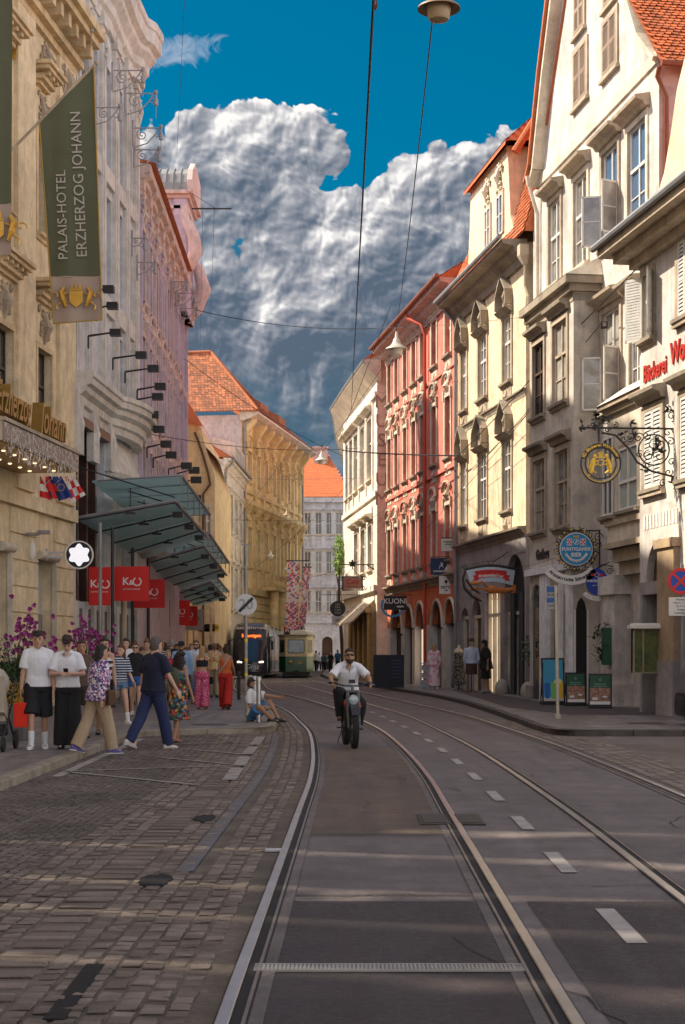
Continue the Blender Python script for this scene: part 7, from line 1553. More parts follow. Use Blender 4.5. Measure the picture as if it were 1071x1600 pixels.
def art2(T, w_, h_, b):
    m = MB(); m.box(-w_/2+.02, w_/2-.02, .18, h_*.62, .006, .009, T); m.build('photo_panel', plain('photo_brown', (.35,.18,.10), var=.5), b) if False else m.build('photo_panel', mat('photo_panel_m', (.40,.24,.15), .6, .5, 9, dark=(.10,.03,.04)), b)
    m = MB(); m.box(-w_/2+.02, w_/2-.02, .10, .18, .006, .009, T); m.box(-w_*.35, -w_*.1, .22, .28, .009, .011, T); m.ell((w_*.22,.3,.01), (.07,.03,.004), 8, 4, T); m.build('white_strip', c_white, b)
    m = MB()
    for k in range(5): m.box(-w_*.38+k*w_*.17, -w_*.30+k*w_*.17, .3, .3+.1+.08*((k*7) % 3), .009, .012, T)
    m.build('photo_figures', mat('photo_figs', (.25,.02,.02), .6, .5, 20, dark=(.6,.5,.4)), b); m = MB(); m.text('Restaurant', .065, T @ Matrix.Translation((0,h_*.74,.009)), .004); m.text('Steirische Küche', .05, T @ Matrix.Translation((0,h_*.67,.009)), .004); ringm(m, T, .02, .03, .006, .01, 12, cx=0, cy=h_*.87); m.build('lettering', plain('mint', (.25,.5,.4)), b)
aboard(849, 883, 1027, 1098, plain('poster_blue', (.04,.28,.45)), 4, 'tall board with a blue summer drinks poster, left of the three', art1)
aboard(886, 916, 1050, 1100, c_grn, 5, 'dark green restaurant board with a dining room photo, middle of the three', art2)
aboard(921, 955, 1052, 1104, c_grn, -10, 'dark green restaurant board turned to the right, rightmost of the three', art2)
p = G(664, 1077, KERB); 
b = empty('postcard_rack', p, 'light blue framed postcard rack beside the woman in pink', 'rack'); m = MB(); T = MW(p)
for x_ in (-.17,.15): m.box(x_, x_+.03, 0, 1.05, -.02, .0, T)
for z_ in (.1,.4,.7,1.0): m.box(-.17,.18,z_,z_+.03,-.02,.0,T)
m.build('frame', plain('rack_blue', (.20,.45,.60)), b); m = MB()
for z_ in (.15,.45,.75): m.box(-.12,.14,z_,z_+.2,-.015,-.005,T)
m.build('cards', mat('cards', (.45,.35,.3), .6, .6, 15, dark=(.1,.12,.2)), b)
# --- wall cabinet and green box
b = bld('display_cabinet', F0, 0, 1, 'wall display cabinet with green and yellow contents under a white ledge', 'display cabinet'); s = 68.5; M = MC(1011, 1016, s); b.location = P(1011,1016,s)
w_, h_ = 43/s, 68/s; m = MB(); m.box(-w_/2,w_/2,-h_/2,h_/2,-.25,-.05,M); m.build('cabinet_back', mat('cabinet_scene', (.13,.13,.03), .5, .6, 7, dark=(.02,.07,.02)), b); m = MB()
for a in ((-w_/2,-w_/2+.04,-h_/2,h_/2),(w_/2-.04,w_/2,-h_/2,h_/2),(-.1,-.06,-h_/2,h_/2),(-w_/2,w_/2,-h_/2-.03,-h_/2),(-w_/2,w_/2,h_/2-.03,h_/2)): m.box(*a, -.26, .0, M)
m.build('frame', mat('frame_olive', (.30,.26,.15), .5, .3, 8), b); m = MB(); m.box(-w_/2-.08,w_/2+.03,h_/2,h_/2+.08,-.3,.1,M); m.box(-w_/2-.02,w_/2,h_/2+.08,h_/2+.12,-.3,.05,M); m.build('ledge', white_paint, b)
leafm = mat('leaf_dark', (.045,.085,.025), .6, .3, 5, island=.6, dark=(.015,.03,.012)); leafg = mat('leaf_bright', (.32,.52,.06), .6, .3, 2, island=.6, dark=(.06,.12,.02))
def leaves(mb, c, r, n, size, seed=0, shape=None):
    rs = random.Random(seed)
    for i in range(n):
        while True:
            v = Vector((rs.uniform(-1,1), rs.uniform(-1,1), rs.uniform(-1,1)))
            if .15 < v.length < 1 and (noise.noise(v*1.8+Vector((seed,0,0))) > -.18): break
        p = Vector(c)+Vector((v.x*r[0], v.y*r[1], v.z*r[2])); q = Matrix.Rotation(rs.uniform(0,6.28),4,'Z') @ Matrix.Rotation(rs.uniform(-1.2,1.2),4,'X'); l = size*rs.uniform(.6,1.3)
        mb.add([(0,0,0),(l*.3,l*.5,.1*l),(0,l,0),(-l*.3,l*.5,.1*l)], [(0,1,2,3)], Matrix.Translation(p) @ q)
b = root('wall_planter', 946, 1012, 58, 'dark green wall box with trailing dark leaves beside the boards', 'planter'); s = 58.0; p = P(948,1010,s); m = MB(); m.box(p.x-.12,p.x+.12,p.y-.12,p.y+.1,p.z-.5,p.z+.5); m.build('box', c_grn, b); m = MB(); leaves(m, P(940,1005,s), (.3,.15,.5), 90, .16, 1); leaves(m, P(962,1055,s), (.25,.15,.7), 80, .15, 2); m.build('foliage', leafm, b)
b = root('potted_shrub', 828, 1010, 50, 'small dark leafy shrub in the tavern doorway', 'plant'); p = P(830,1078,50); m = MB(); m.lathe([(.14,0),(.2,.4),(.17,.4)], 12, Matrix.Translation((p.x,p.y-.2,KERB))); m.build('pot', m_gf, b); m = MB(); leaves(m, P(830,1012,50), (.35,.25,.5), 100, .15, 4); m.build('foliage', leafm, b); m = MB(); m.tube([(p.x,p.y-.2,KERB+.35),(p.x,p.y-.2,P(0,1020,50).z)], .02, 5); m.build('stem', m_wood, b)
for i, (x, y) in enumerate(((826,1090),(785,1084),(846,1088))): p = G(x, y, KERB); m = MB(); m.ell((0,0,.16), (.26,.26,.36), 10, 7, Matrix.Translation(p)); tag(m.build('wheel_guard_stone', stone_grey, smooth=True), ['rounded guard stone left of the tavern door','rounded guard stone by the cream house arch','rounded guard stone between tavern door and drinks board'][i], 'guard stone', 'guard stones along the wall')
m = MB(); c = P(530,868,26); leaves(m, c, (.36,1.0,1.25), 800, .17, 8); b = empty('street_tree', (c.x, c.y, 0), 'bright green tree leaning out beside the museum house', 'tree'); m.build('crown', leafg, b); m = MB(); m.tube([(c.x+.3,c.y,0),(c.x+.15,c.y,2.5),(c.x,c.y,5),(c.x,c.y,8)], [.14,.11,.08,.03], 7); m.tube([(c.x+.05,c.y,5),(c.x-.25,c.y+.2,7)], [.05,.02], 5); m.build('trunk', m_wood, b)
# --- flower pots left
gold_pot = mat('pot_gold', (.50,.26,.02), .5, .3, 5); pk = mat('orchid_pink', (.42,.10,.30), .6, .3, 6, island=.7, dark=(.18,.01,.10))
def orchid(x, yb, s, tops, potm, label, ph=.9):
    p = Vector(((x-CX)/s, F_/s, KERB)); b = empty('flower_pot', p, label, 'flower pot', 'orchid pots at the hotel'); m = MB(); m.lathe([(.16,0),(.2,.05),(.27,ph),(.30,ph),(.30,ph+.04),(.24,ph+.04),(.2,ph-.05)], 18, Matrix.Translation(p)); m.build('pot', potm, b, smooth='auto')
    st = MB(); fl = MB(); lf = MB(); leaves(lf, p+Vector((0,0,ph+.18)), (.30,.28,.22), 130, .2, int(x)); rs = random.Random(int(x))
    for (tx, ty) in tops:
        q = P(tx, ty, s); st.tube([p+Vector((0,0,ph)), (p+Vector((0,0,ph))).lerp(q, .6)+Vector((rs.uniform(-.05,.05),0,.15)), q], .012, 5)
        for k in range(14):
            c = q+Vector((rs.gauss(0,.13), rs.gauss(0,.12), rs.gauss(0,.15)-.05)); a0 = rs.uniform(0,6)
            for j in range(5):
                a = a0+j*1.2566; T = Matrix.Translation(c) @ Matrix.Rotation(a,4,'Y') @ Matrix.Rotation(.5,4,'X'); l = rs.uniform(.045,.075); fl.add([(0,0,0),(l*.45,-.01,l*.5),(l*.2,-.02,l),(-l*.2,-.02,l),(-l*.45,-.01,l*.5)], [(0,1,2,3,4)], T)
    st.build('stems', mat('stem_green', (.05,.08,.02), .6, .2), b); fl.build('blossoms', pk, b); lf.build('leaves', leafm, b)
orchid(27, 1135, 90, [(45,965),(36,990),(52,985),(30,1005),(72,1010)], gold_pot, 'golden pot of magenta orchids behind the boy with the red bag', .85)
orchid(135, 1110, 70, [(127,975),(150,990),(130,995),(118,998),(160,998),(140,1000),(165,1005)], m_gf, 'pot of pink orchids behind the woman in the floral blouse', 1.0)
p = G(20, 1158, KERB); b = empty('hedge_planter', p, 'grey square planter with a dark clipped hedge at the left edge', 'planter'); m = MB(); m.box(p.x-.28,p.x+.17,p.y-.0,p.y+.5,KERB,KERB+.56); m.build('box', mat('planter_grey', (.12,.12,.12), .6, .2, 4), b); m = MB(); leaves(m, (p.x-.1,p.y+.3,1.15), (.35,.3,.62), 700, .07, 9); m.build('hedge', leafm, b)
# stroller at the left edge
p = G(-16, 1172, KERB); s = 2500/p.y; b = empty('stroller', p, 'beige stroller with black wheels entering at the left edge', 'stroller'); T = Matrix.Translation(p)
m = MB(); m.rings([[(x*.26, -.32*k+y_, z) for x, z in ((-1,.45+k*.1),(1,.45+k*.1),(1,.62+k*.45),(-1,.62+k*.45))] for k, y_ in ((0,0),(.5,.05),(1,.1))], T); m.ell((0,.12,.95), (.27,.30,.26), 14, 8, T); m.box(-.24,.24,-.1,.3,.42,.6,T); m.build('seat', mat('pram_beige', (.42,.36,.28), .8, .2, 5), b, smooth='auto')
m = MB()
for sx in (-.27,.27): m.tube([(sx,-.45,.12),(sx,0,.45),(sx,.3,.75),(sx,.55,1.02)], .014, 6, T); m.tube([(sx,.42,.12),(sx,.05,.45)], .014, 6, T)
m.tube([(-.27,.55,1.02),(.27,.55,1.02)], .017, 6, T); m.tube([(-.27,0,.45),(.27,0,.45)], .014, 6, T); m.build('frame', dark_metal, b)
for sx in (-.29,.29):
    for yy_, rr in ((-.45,.10),(.42,.14)):
        m = MB(); TT = T @ Matrix.Translation((sx,yy_,rr)) @ Matrix.Rotation(R(90),4,'Y'); m.lathe([(rr*.7,-.02),(rr,-.02),(rr,.02),(rr*.7,.02)], 18, TT); m.build('wheel', black, b)
m = MB(); m.box(-.2,.2,-.05,.3,.2,.36,T); m.build('basket', black, b)
# --- van at the right edge
vx, vy = 6.22, 29.8; b = empty('van', (vx+.95, vy, KERB), 'silver van with a dark bumper cut off by the right edge', 'van'); T = Matrix.Translation((6.66, 30.9, KERB)) @ Matrix.Rotation(R(-90),4,'Z') @ Matrix.Translation((0,0,0))
def sect(y, hw, z0, z1, tp): return [(-hw*.97,y,z0),(-hw,y,z0+.25),(-hw,y,z0+(z1-z0)*.5),(-hw*(1-tp*.5),y,z1-.35),(-hw*(1-tp),y,z1-.1),(-hw*(1-tp)+.12,y,z1),(hw*(1-tp)-.12,y,z1),(hw*(1-tp),y,z1-.1),(hw*(1-tp*.5),y,z1-.35),(hw,y,z0+(z1-z0)*.5),(hw,y,z0+.25),(hw*.97,y,z0)]
m = MB(); m.rings([sect(y, hw, z0, z1, tp) for y, hw, z0, z1, tp in ((.0,.86,.42,1.05,.05),(.08,.92,.32,1.25,.06),(.40,.95,.28,1.75,.10),(.75,.95,.28,2.15,.14),(1.2,.95,.28,2.24,.14),(4.9,.95,.28,2.25,.13),(5.2,.93,.32,2.2,.14))], T); m.build('body', mat('van_silver', (.16,.145,.155), .5, .2, 3), b, smooth='auto')
m = MB(); m.rings([sect(y, hw, z0, z1, 0) for y, hw, z0, z1 in ((-.08,.82,.2,.62),(.0,.94,.16,.62),(.5,.965,.16,.5))], T); m.build('bumper', black, b, smooth='auto')
m = MB(); m.add([(-.80,.13,1.30),(.80,.13,1.30),(.74,.66,2.02),(-.74,.66,2.02)], [(0,1,2,3)], T); m.build('windscreen', gl_dark, b)
for sx in (-1,1):
    m = MB(); m.add([(sx*.958,1.2,1.3),(sx*.958,2.4,1.3),(sx*.90,2.4,1.85),(sx*.90,1.5,1.85)], [(0,1,2,3)], T); m.build('side_window', gl_dark, b)
    m = MB(); m.ell((sx*.78,.06,.85), (.10,.05,.09), 10, 6, T); m.build('headlight', gl_pale, b); m = MB(); m.ell((sx*1.08,1.25,1.3), (.09,.06,.14), 8, 6, T); m.build('mirror', black, b)
    for yy_ in (.95,4.2): m = MB(); m.lathe([(.2,-.1),(.33,-.1),(.34,0),(.33,.1),(.2,.1)], 22, T @ Matrix.Translation((sx*.86,yy_,.33)) @ Matrix.Rotation(R(90),4,'Y')); w_ = m.build('wheel', black, b, smooth='auto'); m = MB(); m.lathe([(.02,-.11),(.2,-.11),(.2,.11),(.02,.11)], 16, T @ Matrix.Translation((sx*.86,yy_,.33)) @ Matrix.Rotation(R(90),4,'Y')); m.build('hub', steel, w_)
# ============================================================ trams
navy = mat('tram_navy', (.008,.012,.035), .25, .2, 2, coat=.5); silver = mat('tram_silver', (.13,.12,.12), .25, .3, 1, metal=.5, coat=.4)
s = 25.5; Xc = (391.5-CX)/s; Yt = F_/s; b = empty('modern_tram', (Xc, Yt, 0), 'dark modern low floor tram with an orange destination display, left of the two', 'tram'); T = Matrix.Translation((Xc, Yt, 0)) @ Matrix.Rotation(R(0),4,'Z')
def tsec(y, hw, z0, z1, rk, n=20):
    pts = []
    for x, z in ((-1,0),(-1,.12),(-1,.4),(-.99,.62),(-.96,.8),(-.90,.92),(-.78,.98),(-.5,1),(.5,1),(.78,.98),(.90,.92),(.96,.8),(.99,.62),(1,.4),(1,.12),(1,0)): pts.append((x*hw, y+rk*max(0,z-.35)**1.3, z0+z*(z1-z0)))
    return pts
m = MB(); m.rings([tsec(y, hw, .28, z1, rk) for y, hw, z1, rk in ((0,.82,3.0,1.0),(.12,1.0,3.22,.95),(.5,1.12,3.38,.7),(1.2,1.15,3.42,.2))], T); m.build('front_cab', navy, b, smooth='auto')
for k in range(3):
    y0 = 1.22+k*6.4; m = MB(); m.rings([tsec(y, 1.15, .3, 3.42, 0) for y in (y0, y0+6.1)], T); cc_ = m.build('car_body', silver, b, smooth='auto'); m = MB()
    for sx in (-1,1): m.add([(sx*1.156,y0+.2,1.1),(sx*1.156,y0+5.9,1.1),(sx*1.146,y0+5.9,2.55),(sx*1.146,y0+.2,2.55)], [(0,1,2,3)], T)
    m.build('side_windows', gl_dark, cc_); m = MB(); m.box(-1.05,1.05,y0+6.1,y0+6.4,.4,3.3,T); m.build('bellows', black, b)
m = MB(); fr = lambda x, z, e=.0: (x, .02-e+.98*max(0,(z-.28)/3-.35)**1.3*(1.0), z)
m.add([fr(-.70,1.15,.05), fr(.62,1.15,.05), fr(.70,2.35,.05), fr(-.78,2.35,.05)], [(0,1,2,3)], T); m.build('windscreen', gl_dark, b)
m = MB(); m.add([fr(-.12,1.05,.07), fr(.45,1.05,.07), fr(.52,2.45,.07), fr(-.2,2.45,.07)], [(0,1,2,3)], T); m.build('windscreen_reflection_pane', mat('blue_reflection', (.02,.09,.22), .1, .3, 1), b)  # blue sheet painted in as a reflection on the windscreen
m = MB(); m.text('5 Puntigam', .27, T @ Matrix(((1,0,0,.05),(0,0,-1,.28),(0,1,0,2.63),(0,0,0,1))), .01, bold=.006); m.build('destination_display', mat('led_orange', (1,.16,.03), .5, 0, emit=.9), b)
m = MB(); m.text('GRAZ BESTATTUNG', .21, T @ Matrix(((1,0,0,0),(0,0,-1,.46),(0,1,0,3.10),(0,0,0,1))), .01, bold=.006); m.text('Graz', .42, T @ Matrix(((1,0,0,.1),(0,0,-1,-.02),(0,1,0,.72),(0,0,0,1))), .01, shear=.3); m.build('lettering', c_white, b)
for sx in (-.72,.72): m = MB(); m.ell((sx,.06,1.02), (.12,.06,.06), 10, 6, T); m.ell((sx*.8,.03,1.0), (.07,.05,.05), 8, 5, T); m.build('headlight', mat('headlamp', (1,.85,.6), .4, 0, emit=.9), b)
m = MB(); m.box(-.85,.85,-.02,.5,.12,.42,T); m.build('bumper', black, b)
for sx in (-1,1): m = MB(); m.tube([(sx*1.1,.35,2.4),(sx*1.32,.2,2.3)], .03, 5, T); m.box(sx*1.32-.08,sx*1.32+.08,.12,.25,1.75,2.3,T); m.build('mirror', black, b)
# heritage tram
tg = mat('tram_green', (.012,.10,.03), .3, .15, 3, coat=.4); tcv = mat('tram_cream', (.62,.54,.33), .4, .15, 3)
s = 25.0; Xc = (463-CX)/s; b = empty('heritage_tram', (Xc, 100, 0), 'old green and cream tram with a single big front window, right of the two', 'tram'); T = Matrix.Translation((Xc, 100, 0)) @ Matrix.Rotation(R(1),4,'Z')
def oct_(z, e=0): return [(-1.08-e,.75,z),(-.66-e,-.0-e,z),(.66+e,-.0-e,z),(1.08+e,.75,z),(1.08+e,10,z),(.66,10.7,z),(-.66,10.7,z),(-1.08-e,10,z)]
m = MB(); m.rings([oct_(.38), oct_(1.35)], T); m.build('lower_body', tg, b); m = MB(); m.rings([oct_(1.35,.012), oct_(1.42,.012)], T); m.build('belt_rail', tcv, b); m = MB(); m.rings([oct_(1.42), oct_(2.62)], T); m.build('upper_body', tcv, b)
m = MB(); m.rings([oct_(2.62,.08), oct_(2.72,.10), [(x*.8,.4+y*.93,2.95) for x, y, z in oct_(0)], [(x*.4,.9+y*.85,3.05) for x, y, z in oct_(0)]], T); m.build('roof', mat('tram_roof', (.30,.29,.24), .6, .3, 3), b)
m = MB(); m.box(-.40,.40,2,9,2.95,3.2,T); m.tube([(-.5,1.6,3.0),(-.5,1.6,3.25),(.5,1.6,3.25),(.5,1.6,3.0)], .05, 5, T); m.box(-.3,.3,1.2,1.5,2.9,3.3,T); m.build('roof_equipment', dark_metal, b)
def rr_(x0,x1,z0,z1,y,r,T,m,th=.02): pts = [(x1-r+r*math.cos(a), z1-r+r*math.sin(a)) for a in (0,.5,1.05,1.57)]+[(x0+r-r*math.sin(a), z1-r+r*math.cos(a)) for a in (0,.5,1.05,1.57)]+[(x0+r-r*math.cos(a), z0+r-r*math.sin(a)) for a in (0,.5,1.05,1.57)]+[(x1-r+r*math.sin(a), z0+r-r*math.cos(a)) for a in (0,.5,1.05,1.57)]; m.prism(pts, 0, th, T @ Matrix(((1,0,0,0),(0,0,-1,y),(0,1,0,0),(0,0,0,1))))
m = MB(); rr_(-.53,.53,1.55,2.42,0,.1,T,m,.02); m.build('window_frame', tg, b); m = MB(); rr_(-.47,.47,1.61,2.36,-.02,.08,T,m,.01); m.build('front_window', mat('tram_window_reflection', (.16,.30,.50), .15, .5, 2.5, dark=(.45,.5,.55)), b)  # blue and pale window colours stand in for reflections
for sx in (-1,1):
    m = MB(); m.add([(sx*.74,.13,1.6),(sx*1.01,.61,1.6),(sx*1.01,.61,2.4),(sx*.74,.13,2.4)], [(0,1,2,3)], T @ Matrix.Translation((sx*.012,-.008,0))); m.build('corner_window', gl_dark, b)
    m = MB(); m.box(sx*1.085-.005,sx*1.085+.005,.95,1.75,.5,2.5,T); m.build('door', m_wood, b); m = MB()
    for k in range(5): m.box(sx*1.085-.006,sx*1.085+.006,2.0+k*1.6,3.3+k*1.6,1.6,2.4,T)
    m.build('side_windows', gl_dark, b)
m = MB(); m.ell((-.35,-.03,.98), (.12,.07,.12), 12, 6, T); m.build('headlight', mat('brass', (.55,.35,.08), .3, .2, metal=.8), b); m = MB(); m.text('206', .2, T @ Matrix(((1,0,0,.25),(0,0,-1,-.01),(0,1,0,.95),(0,0,0,1))), .01); m.build('lettering', gl_leaf, b)
m = MB(); m.box(-.85,.85,-.15,.9,.15,.40,T); m.box(-.15,.15,-.4,-.1,.32,.5,T); m.build('bumper', black, b)
m = MB(); m.box(-.75,-.38,-.1,.05,2.75,3.2,T); m.build('roof_box', black, b); m = MB(); m.text('H', .34, T @ Matrix(((1,0,0,-.565),(0,0,-1,-.11),(0,1,0,2.97),(0,0,0,1))), .01, bold=.01); m.build('roof_letter', c_white, b)
# ============================================================ people
dg_ = None
def remesh(mb, vox, smooth_it=2, wr=0.0, seed=0, wf=9.0, wz=1.0):
    me = bpy.data.meshes.new('tmp'); me.from_pydata([tuple(v) for v in mb.v], [], mb.f); o = bpy.data.objects.new('tmp', me)
    md = o.modifiers.new('r', 'REMESH'); md.mode = 'VOXEL'; md.voxel_size = vox; md.use_smooth_shade = True
    if smooth_it: sm = o.modifiers.new('s', 'SMOOTH'); sm.iterations = smooth_it; sm.factor = .5
    out = ev(o); bpy.data.objects.remove(o); bpy.data.meshes.remove(me)
    if wr:
        nm = [v.normal.copy() for v in out.vertices]
        for v, vn in zip(out.vertices, nm):
            p = v.co.copy(); n = noise.noise(Vector((p.x*wf+seed, p.y*wf, p.z*wf*wz)))+.5*noise.noise(Vector((p.x*wf*2.3, p.y*wf*2.3+seed, p.z*wf*2*wz))); v.co = p+vn*(n*wr)
    for p in out.polygons: p.use_smooth = True
    return out
def mobj(name, me, m_, parent):
    me.name = name; me.materials.clear(); me.materials.append(m_); o = bpy.data.objects.new(name, me); C.objects.link(o); o.parent = parent; return o
def skin(tone): return mat('skin_%s' % tone, {'fair': (.55,.33,.24), 'mid': (.46,.26,.17), 'tan': (.36,.19,.11), 'dark': (.16,.08,.05)}[tone], .5, .12, 6)
def fab(name, rgb, **k): return mat('cloth_'+name, rgb, .85, k.pop('var', .15), k.pop('scale', 3), .25, 120, **k)
def patt(name, cols, scale=30, kind='voronoi'):
    if 'cloth_'+name in MATS: return MATS['cloth_'+name]
    m = bpy.data.materials.new('cloth_'+name); m.use_nodes = True; n, L, b = nodes(m); b.inputs['Roughness'].default_value = .85; tc = n.new('ShaderNodeTexCoord'); r = n.new('ShaderNodeValToRGB'); r.color_ramp.interpolation = 'CONSTANT'
    if kind == 'voronoi': v = n.new('ShaderNodeTexVoronoi'); v.inputs['Scale'].default_value = scale; v.inputs['Randomness'].default_value = 1; L.new(tc.outputs['Object'], v.inputs['Vector']); sp_ = n.new('ShaderNodeSeparateColor'); L.new(v.outputs['Color'], sp_.inputs[0]); L.new(sp_.outputs[0], r.inputs[0])
    elif kind == 'stripes': v = n.new('ShaderNodeSeparateXYZ'); L.new(tc.outputs['Object'], v.inputs[0]); q = n.new('ShaderNodeMath'); q.operation = 'MULTIPLY'; q.inputs[1].default_value = scale; L.new(v.outputs[2], q.inputs[0]); w_ = n.new('ShaderNodeMath'); w_.operation = 'FRACT'; L.new(q.outputs[0], w_.inputs[0]); L.new(w_.outputs[0], r.inputs[0])
    e = r.color_ramp.elements; k = len(cols); e[0].position = 0; e[0].color = (*cols[0], 1); e[1].position = 1/k if k > 1 else 1; e[1].color = (*cols[min(1, k-1)], 1)
    for i in range(2, k): q = e.new(i/k); q.color = (*cols[i], 1)
    L.new(r.outputs[0], b.inputs['Base Color']); MATS['cloth_'+name] = m; return m
V = Vector
def ik(a, t, l1, l2, pole):
    d = t-a; L = min(d.length, (l1+l2)*.999); dn = d.normalized(); x = (l1*l1-l2*l2+L*L)/(2*L); h = math.sqrt(max(0, l1*l1-x*x)); p = (pole-dn*pole.dot(dn)); p = p.normalized() if p.length > 1e-4 else V((0,1,0)); return a+dn*x+p*h, a+dn*L
def loop(c, ax, ay, rx, ry, n=16, sq=0): 
    return [c+ax*(rx*math.cos(2*math.pi*i/n))+ay*(ry*math.sin(2*math.pi*i/n)) for i in range(n)]
def chainrings(m, pts, rs, n=12):          # rs: radius or (rx, ry)
    R_ = []
    for i, p in enumerate(pts):
        d = (pts[min(i+1,len(pts)-1)]-pts[max(i-1,0)]).normalized(); ax = V((1,0,0)); ax = (ax-d*ax.dot(d)).normalized(); ay = d.cross(ax); r = rs[i]; rx, ry = r if isinstance(r, tuple) else (r, r); R_.append(loop(p, ax, ay, rx, ry, n))
    m.rings(R_)
def person(x, yfeet, ytop, label, yaw=0, h=None, ground=KERB, tone='mid', hair=('short', (.02,.015,.01)), top=None, bottom=None, legs=((18,8),(-14,22)), arms=((-15,12,15),(15,12,20)), lean=3, headyaw=0, headpitch=0, female=False, shoes=(.02,.02,.02), socks=None, vox=.012, hands=None, pos=None, feet=None, seat=None, extras=None, bulk=1.0, glasses=False, collar=None, beard=None, hat=None, name='person', sit=False, cat='person', group=None, legs_bare=True):
    if pos is None: p = G(x, yfeet, ground); s = F_/p.y
    else: p = V(pos); s = F_/p.y
    H = h or (yfeet-ytop)/s; H = H if sit or h else max(1.45, min(1.92, H)); k = H/1.75
    E = empty(name, (p.x, p.y, p.z), label, cat, group, rz=R(180+yaw)); E.scale = (k, k, k)          # local +y is the way the figure faces
    hw = .088 if female else .085; sh = (.132 if female else .160)*bulk; pel = V((0, 0, .93)); L_ = R(lean)
    if seat is not None: pel = V(seat)
    sp_ = V((0, math.sin(L_), math.cos(L_))); ch = pel+sp_*.36; nk = pel+sp_*.55; fw = V((0, math.cos(L_), -math.sin(L_)))
    # legs
    J = {}
    for i, sg in enumerate((-1, 1)):
        hp = pel+V((sg*hw, 0, -.02))
        if feet: kn, an = ik(hp, V(feet[i][0]), .44, .42, V(feet[i][1]))
        else:
            a, kb = legs[i]; a = R(a); kb = R(kb); kn = hp+V((sg*.005, math.sin(a)*.44, -math.cos(a)*.44)); an = kn+V((0, math.sin(a-kb)*.42, -math.cos(a-kb)*.42))
        J[sg] = (hp, kn, an)
    if not feet and not sit:
        low = min(J[-1][2].z, J[1][2].z); dz = .075-low; pel = pel+V((0,0,dz)); ch += V((0,0,dz)); nk += V((0,0,dz)); J = {g: tuple(q+V((0,0,dz)) for q in J[g]) for g in J}
    hd = nk+sp_*.115+fw*.025; hr = Matrix.Rotation(R(headyaw),3,'Z') @ Matrix.Rotation(R(-headpitch),3,'X')
    A = {}
    for i, sg in enumerate((-1, 1)):
        s0 = nk+sp_*-.072+V((sg*sh, 0, 0))
        if hands and hands[i]: el_, ha = ik(s0, V(hands[i][0]), .29, .26, V(hands[i][1]))
        else:
            af, ab, eb = arms[i]; af, ab, eb = R(af), R(ab), R(eb); el_ = s0+V((sg*math.sin(ab)*.29, math.sin(af)*math.cos(ab)*.29, -math.cos(af)*math.cos(ab)*.29)); ha = el_+V((sg*math.sin(ab*.5)*.26, math.sin(af+eb)*.26, -math.cos(af+eb)*.26*math.cos(ab*.5)))
        A[sg] = (s0, el_, ha)
    # one continuous body
    m = MB(); b_ = bulk
    torso = [(-.10,(.11*b_,.09)),(-.04,(.165*b_,.115*b_)),(.05,(.160*b_,.11*b_)),(.14,(.135*b_ if female else .150*b_,.10*b_)),(.24,(.145*b_,.108*b_)),(.34,(.160*b_,.112*b_)),(.42,(.152*b_,.104)),(.48,(.105,.078)),(.54,(.065,.06)),(.60,(.055,.055)),(.66,(.05,.05))]
    chainrings(m, [pel+sp_*t for t, _ in torso], [r for _, r in torso], 16)
    for sg in (-1, 1):
        hp, kn, an = J[sg]; d = (kn-hp); m.cap(hp+V((0,0,-.01)), kn, .082*b_, .055, 12); m.cap(hp+d*.2, hp+d*.5, .086*b_, .072, 12); c = an-kn; m.cap(kn, an, .052, .036, 12); m.cap(kn+c*.2+V((0,-.012,0)), kn+c*.45+V((0,-.008,0)), .052, .046, 10)
        s0, el_, ha = A[sg]; m.cap(nk+sp_*-.03+V((sg*.06,0,0)), s0, .045, .050, 10); m.cap(s0, el_, .046*b_, .037, 10); m.cap(el_, ha, .040, .027, 10)
        # foot
        fd = V((sg*.12, 1, 0)).normalized(); sole = an+V((0,0,-.045)); m.cap(an, sole+fd*.03, .038, .035, 8); m.cap(sole+fd*-.04, sole+fd*.13, .035, .028, 8)
        # hand: palm, four unequal fingers and a side thumb
        d = (ha-el_).normalized(); inn = V((-sg, 0, 0)); inn = (inn-d*inn.dot(d)).normalized(); wd = d.cross(inn)
        if wd.y < 0: wd = -wd
        pc = ha+d*.05; m.rings([loop(ha+d*t, wd, inn, w_, .014, 10) for t, w_ in ((-.005,.025),(.02,.034),(.05,.040),(.085,.038),(.095,.03))])
        for fi, (off, ln_) in enumerate(((-.028,.062),(-.010,.078),(.009,.084),(.027,.074))):
            a = ha+d*.088+wd*off; bpt = a+d*ln_*.5+inn*.010; c = bpt+d*ln_*.35+inn*.028; m.cap(a, bpt, .0095, .009, 6); m.cap(bpt, c, .009, .0075, 6)
        a = ha+d*.03+wd*.034; bpt = a+d*.035+wd*.018+inn*.006; m.cap(a, bpt, .012, .011, 6); m.cap(bpt, bpt+d*.03+inn*.008, .010, .009, 6)
    # head
    def hp_(x, y, z): return hd+hr @ V((x, y, z))
    rg = []
    for z, rx, ry, yo in ((-.115,.028,.03,.045),(-.10,.045,.055,.03),(-.07,.058,.075,.018),(-.03,.068,.086,.008),(.01,.073,.092,0),(.05,.075,.094,-.005),(.085,.066,.082,-.008),(.11,.045,.056,-.01),(.125,.015,.02,-.01)):
        rg.append([hp_(rx*math.cos(2*math.pi*i/16), yo+ry*math.sin(2*math.pi*i/16), z) for i in range(16)])
    m.rings(rg); m.cap(hp_(0,.088,.015), hp_(0,.108,-.025), .010, .014, 6); m.cap(hp_(-.02,.085,-.062), hp_(.02,.085,-.062), .010, .010, 6); m.cap(hp_(0,.075,-.095), hp_(0,.07,-.10), .022, .022, 6)
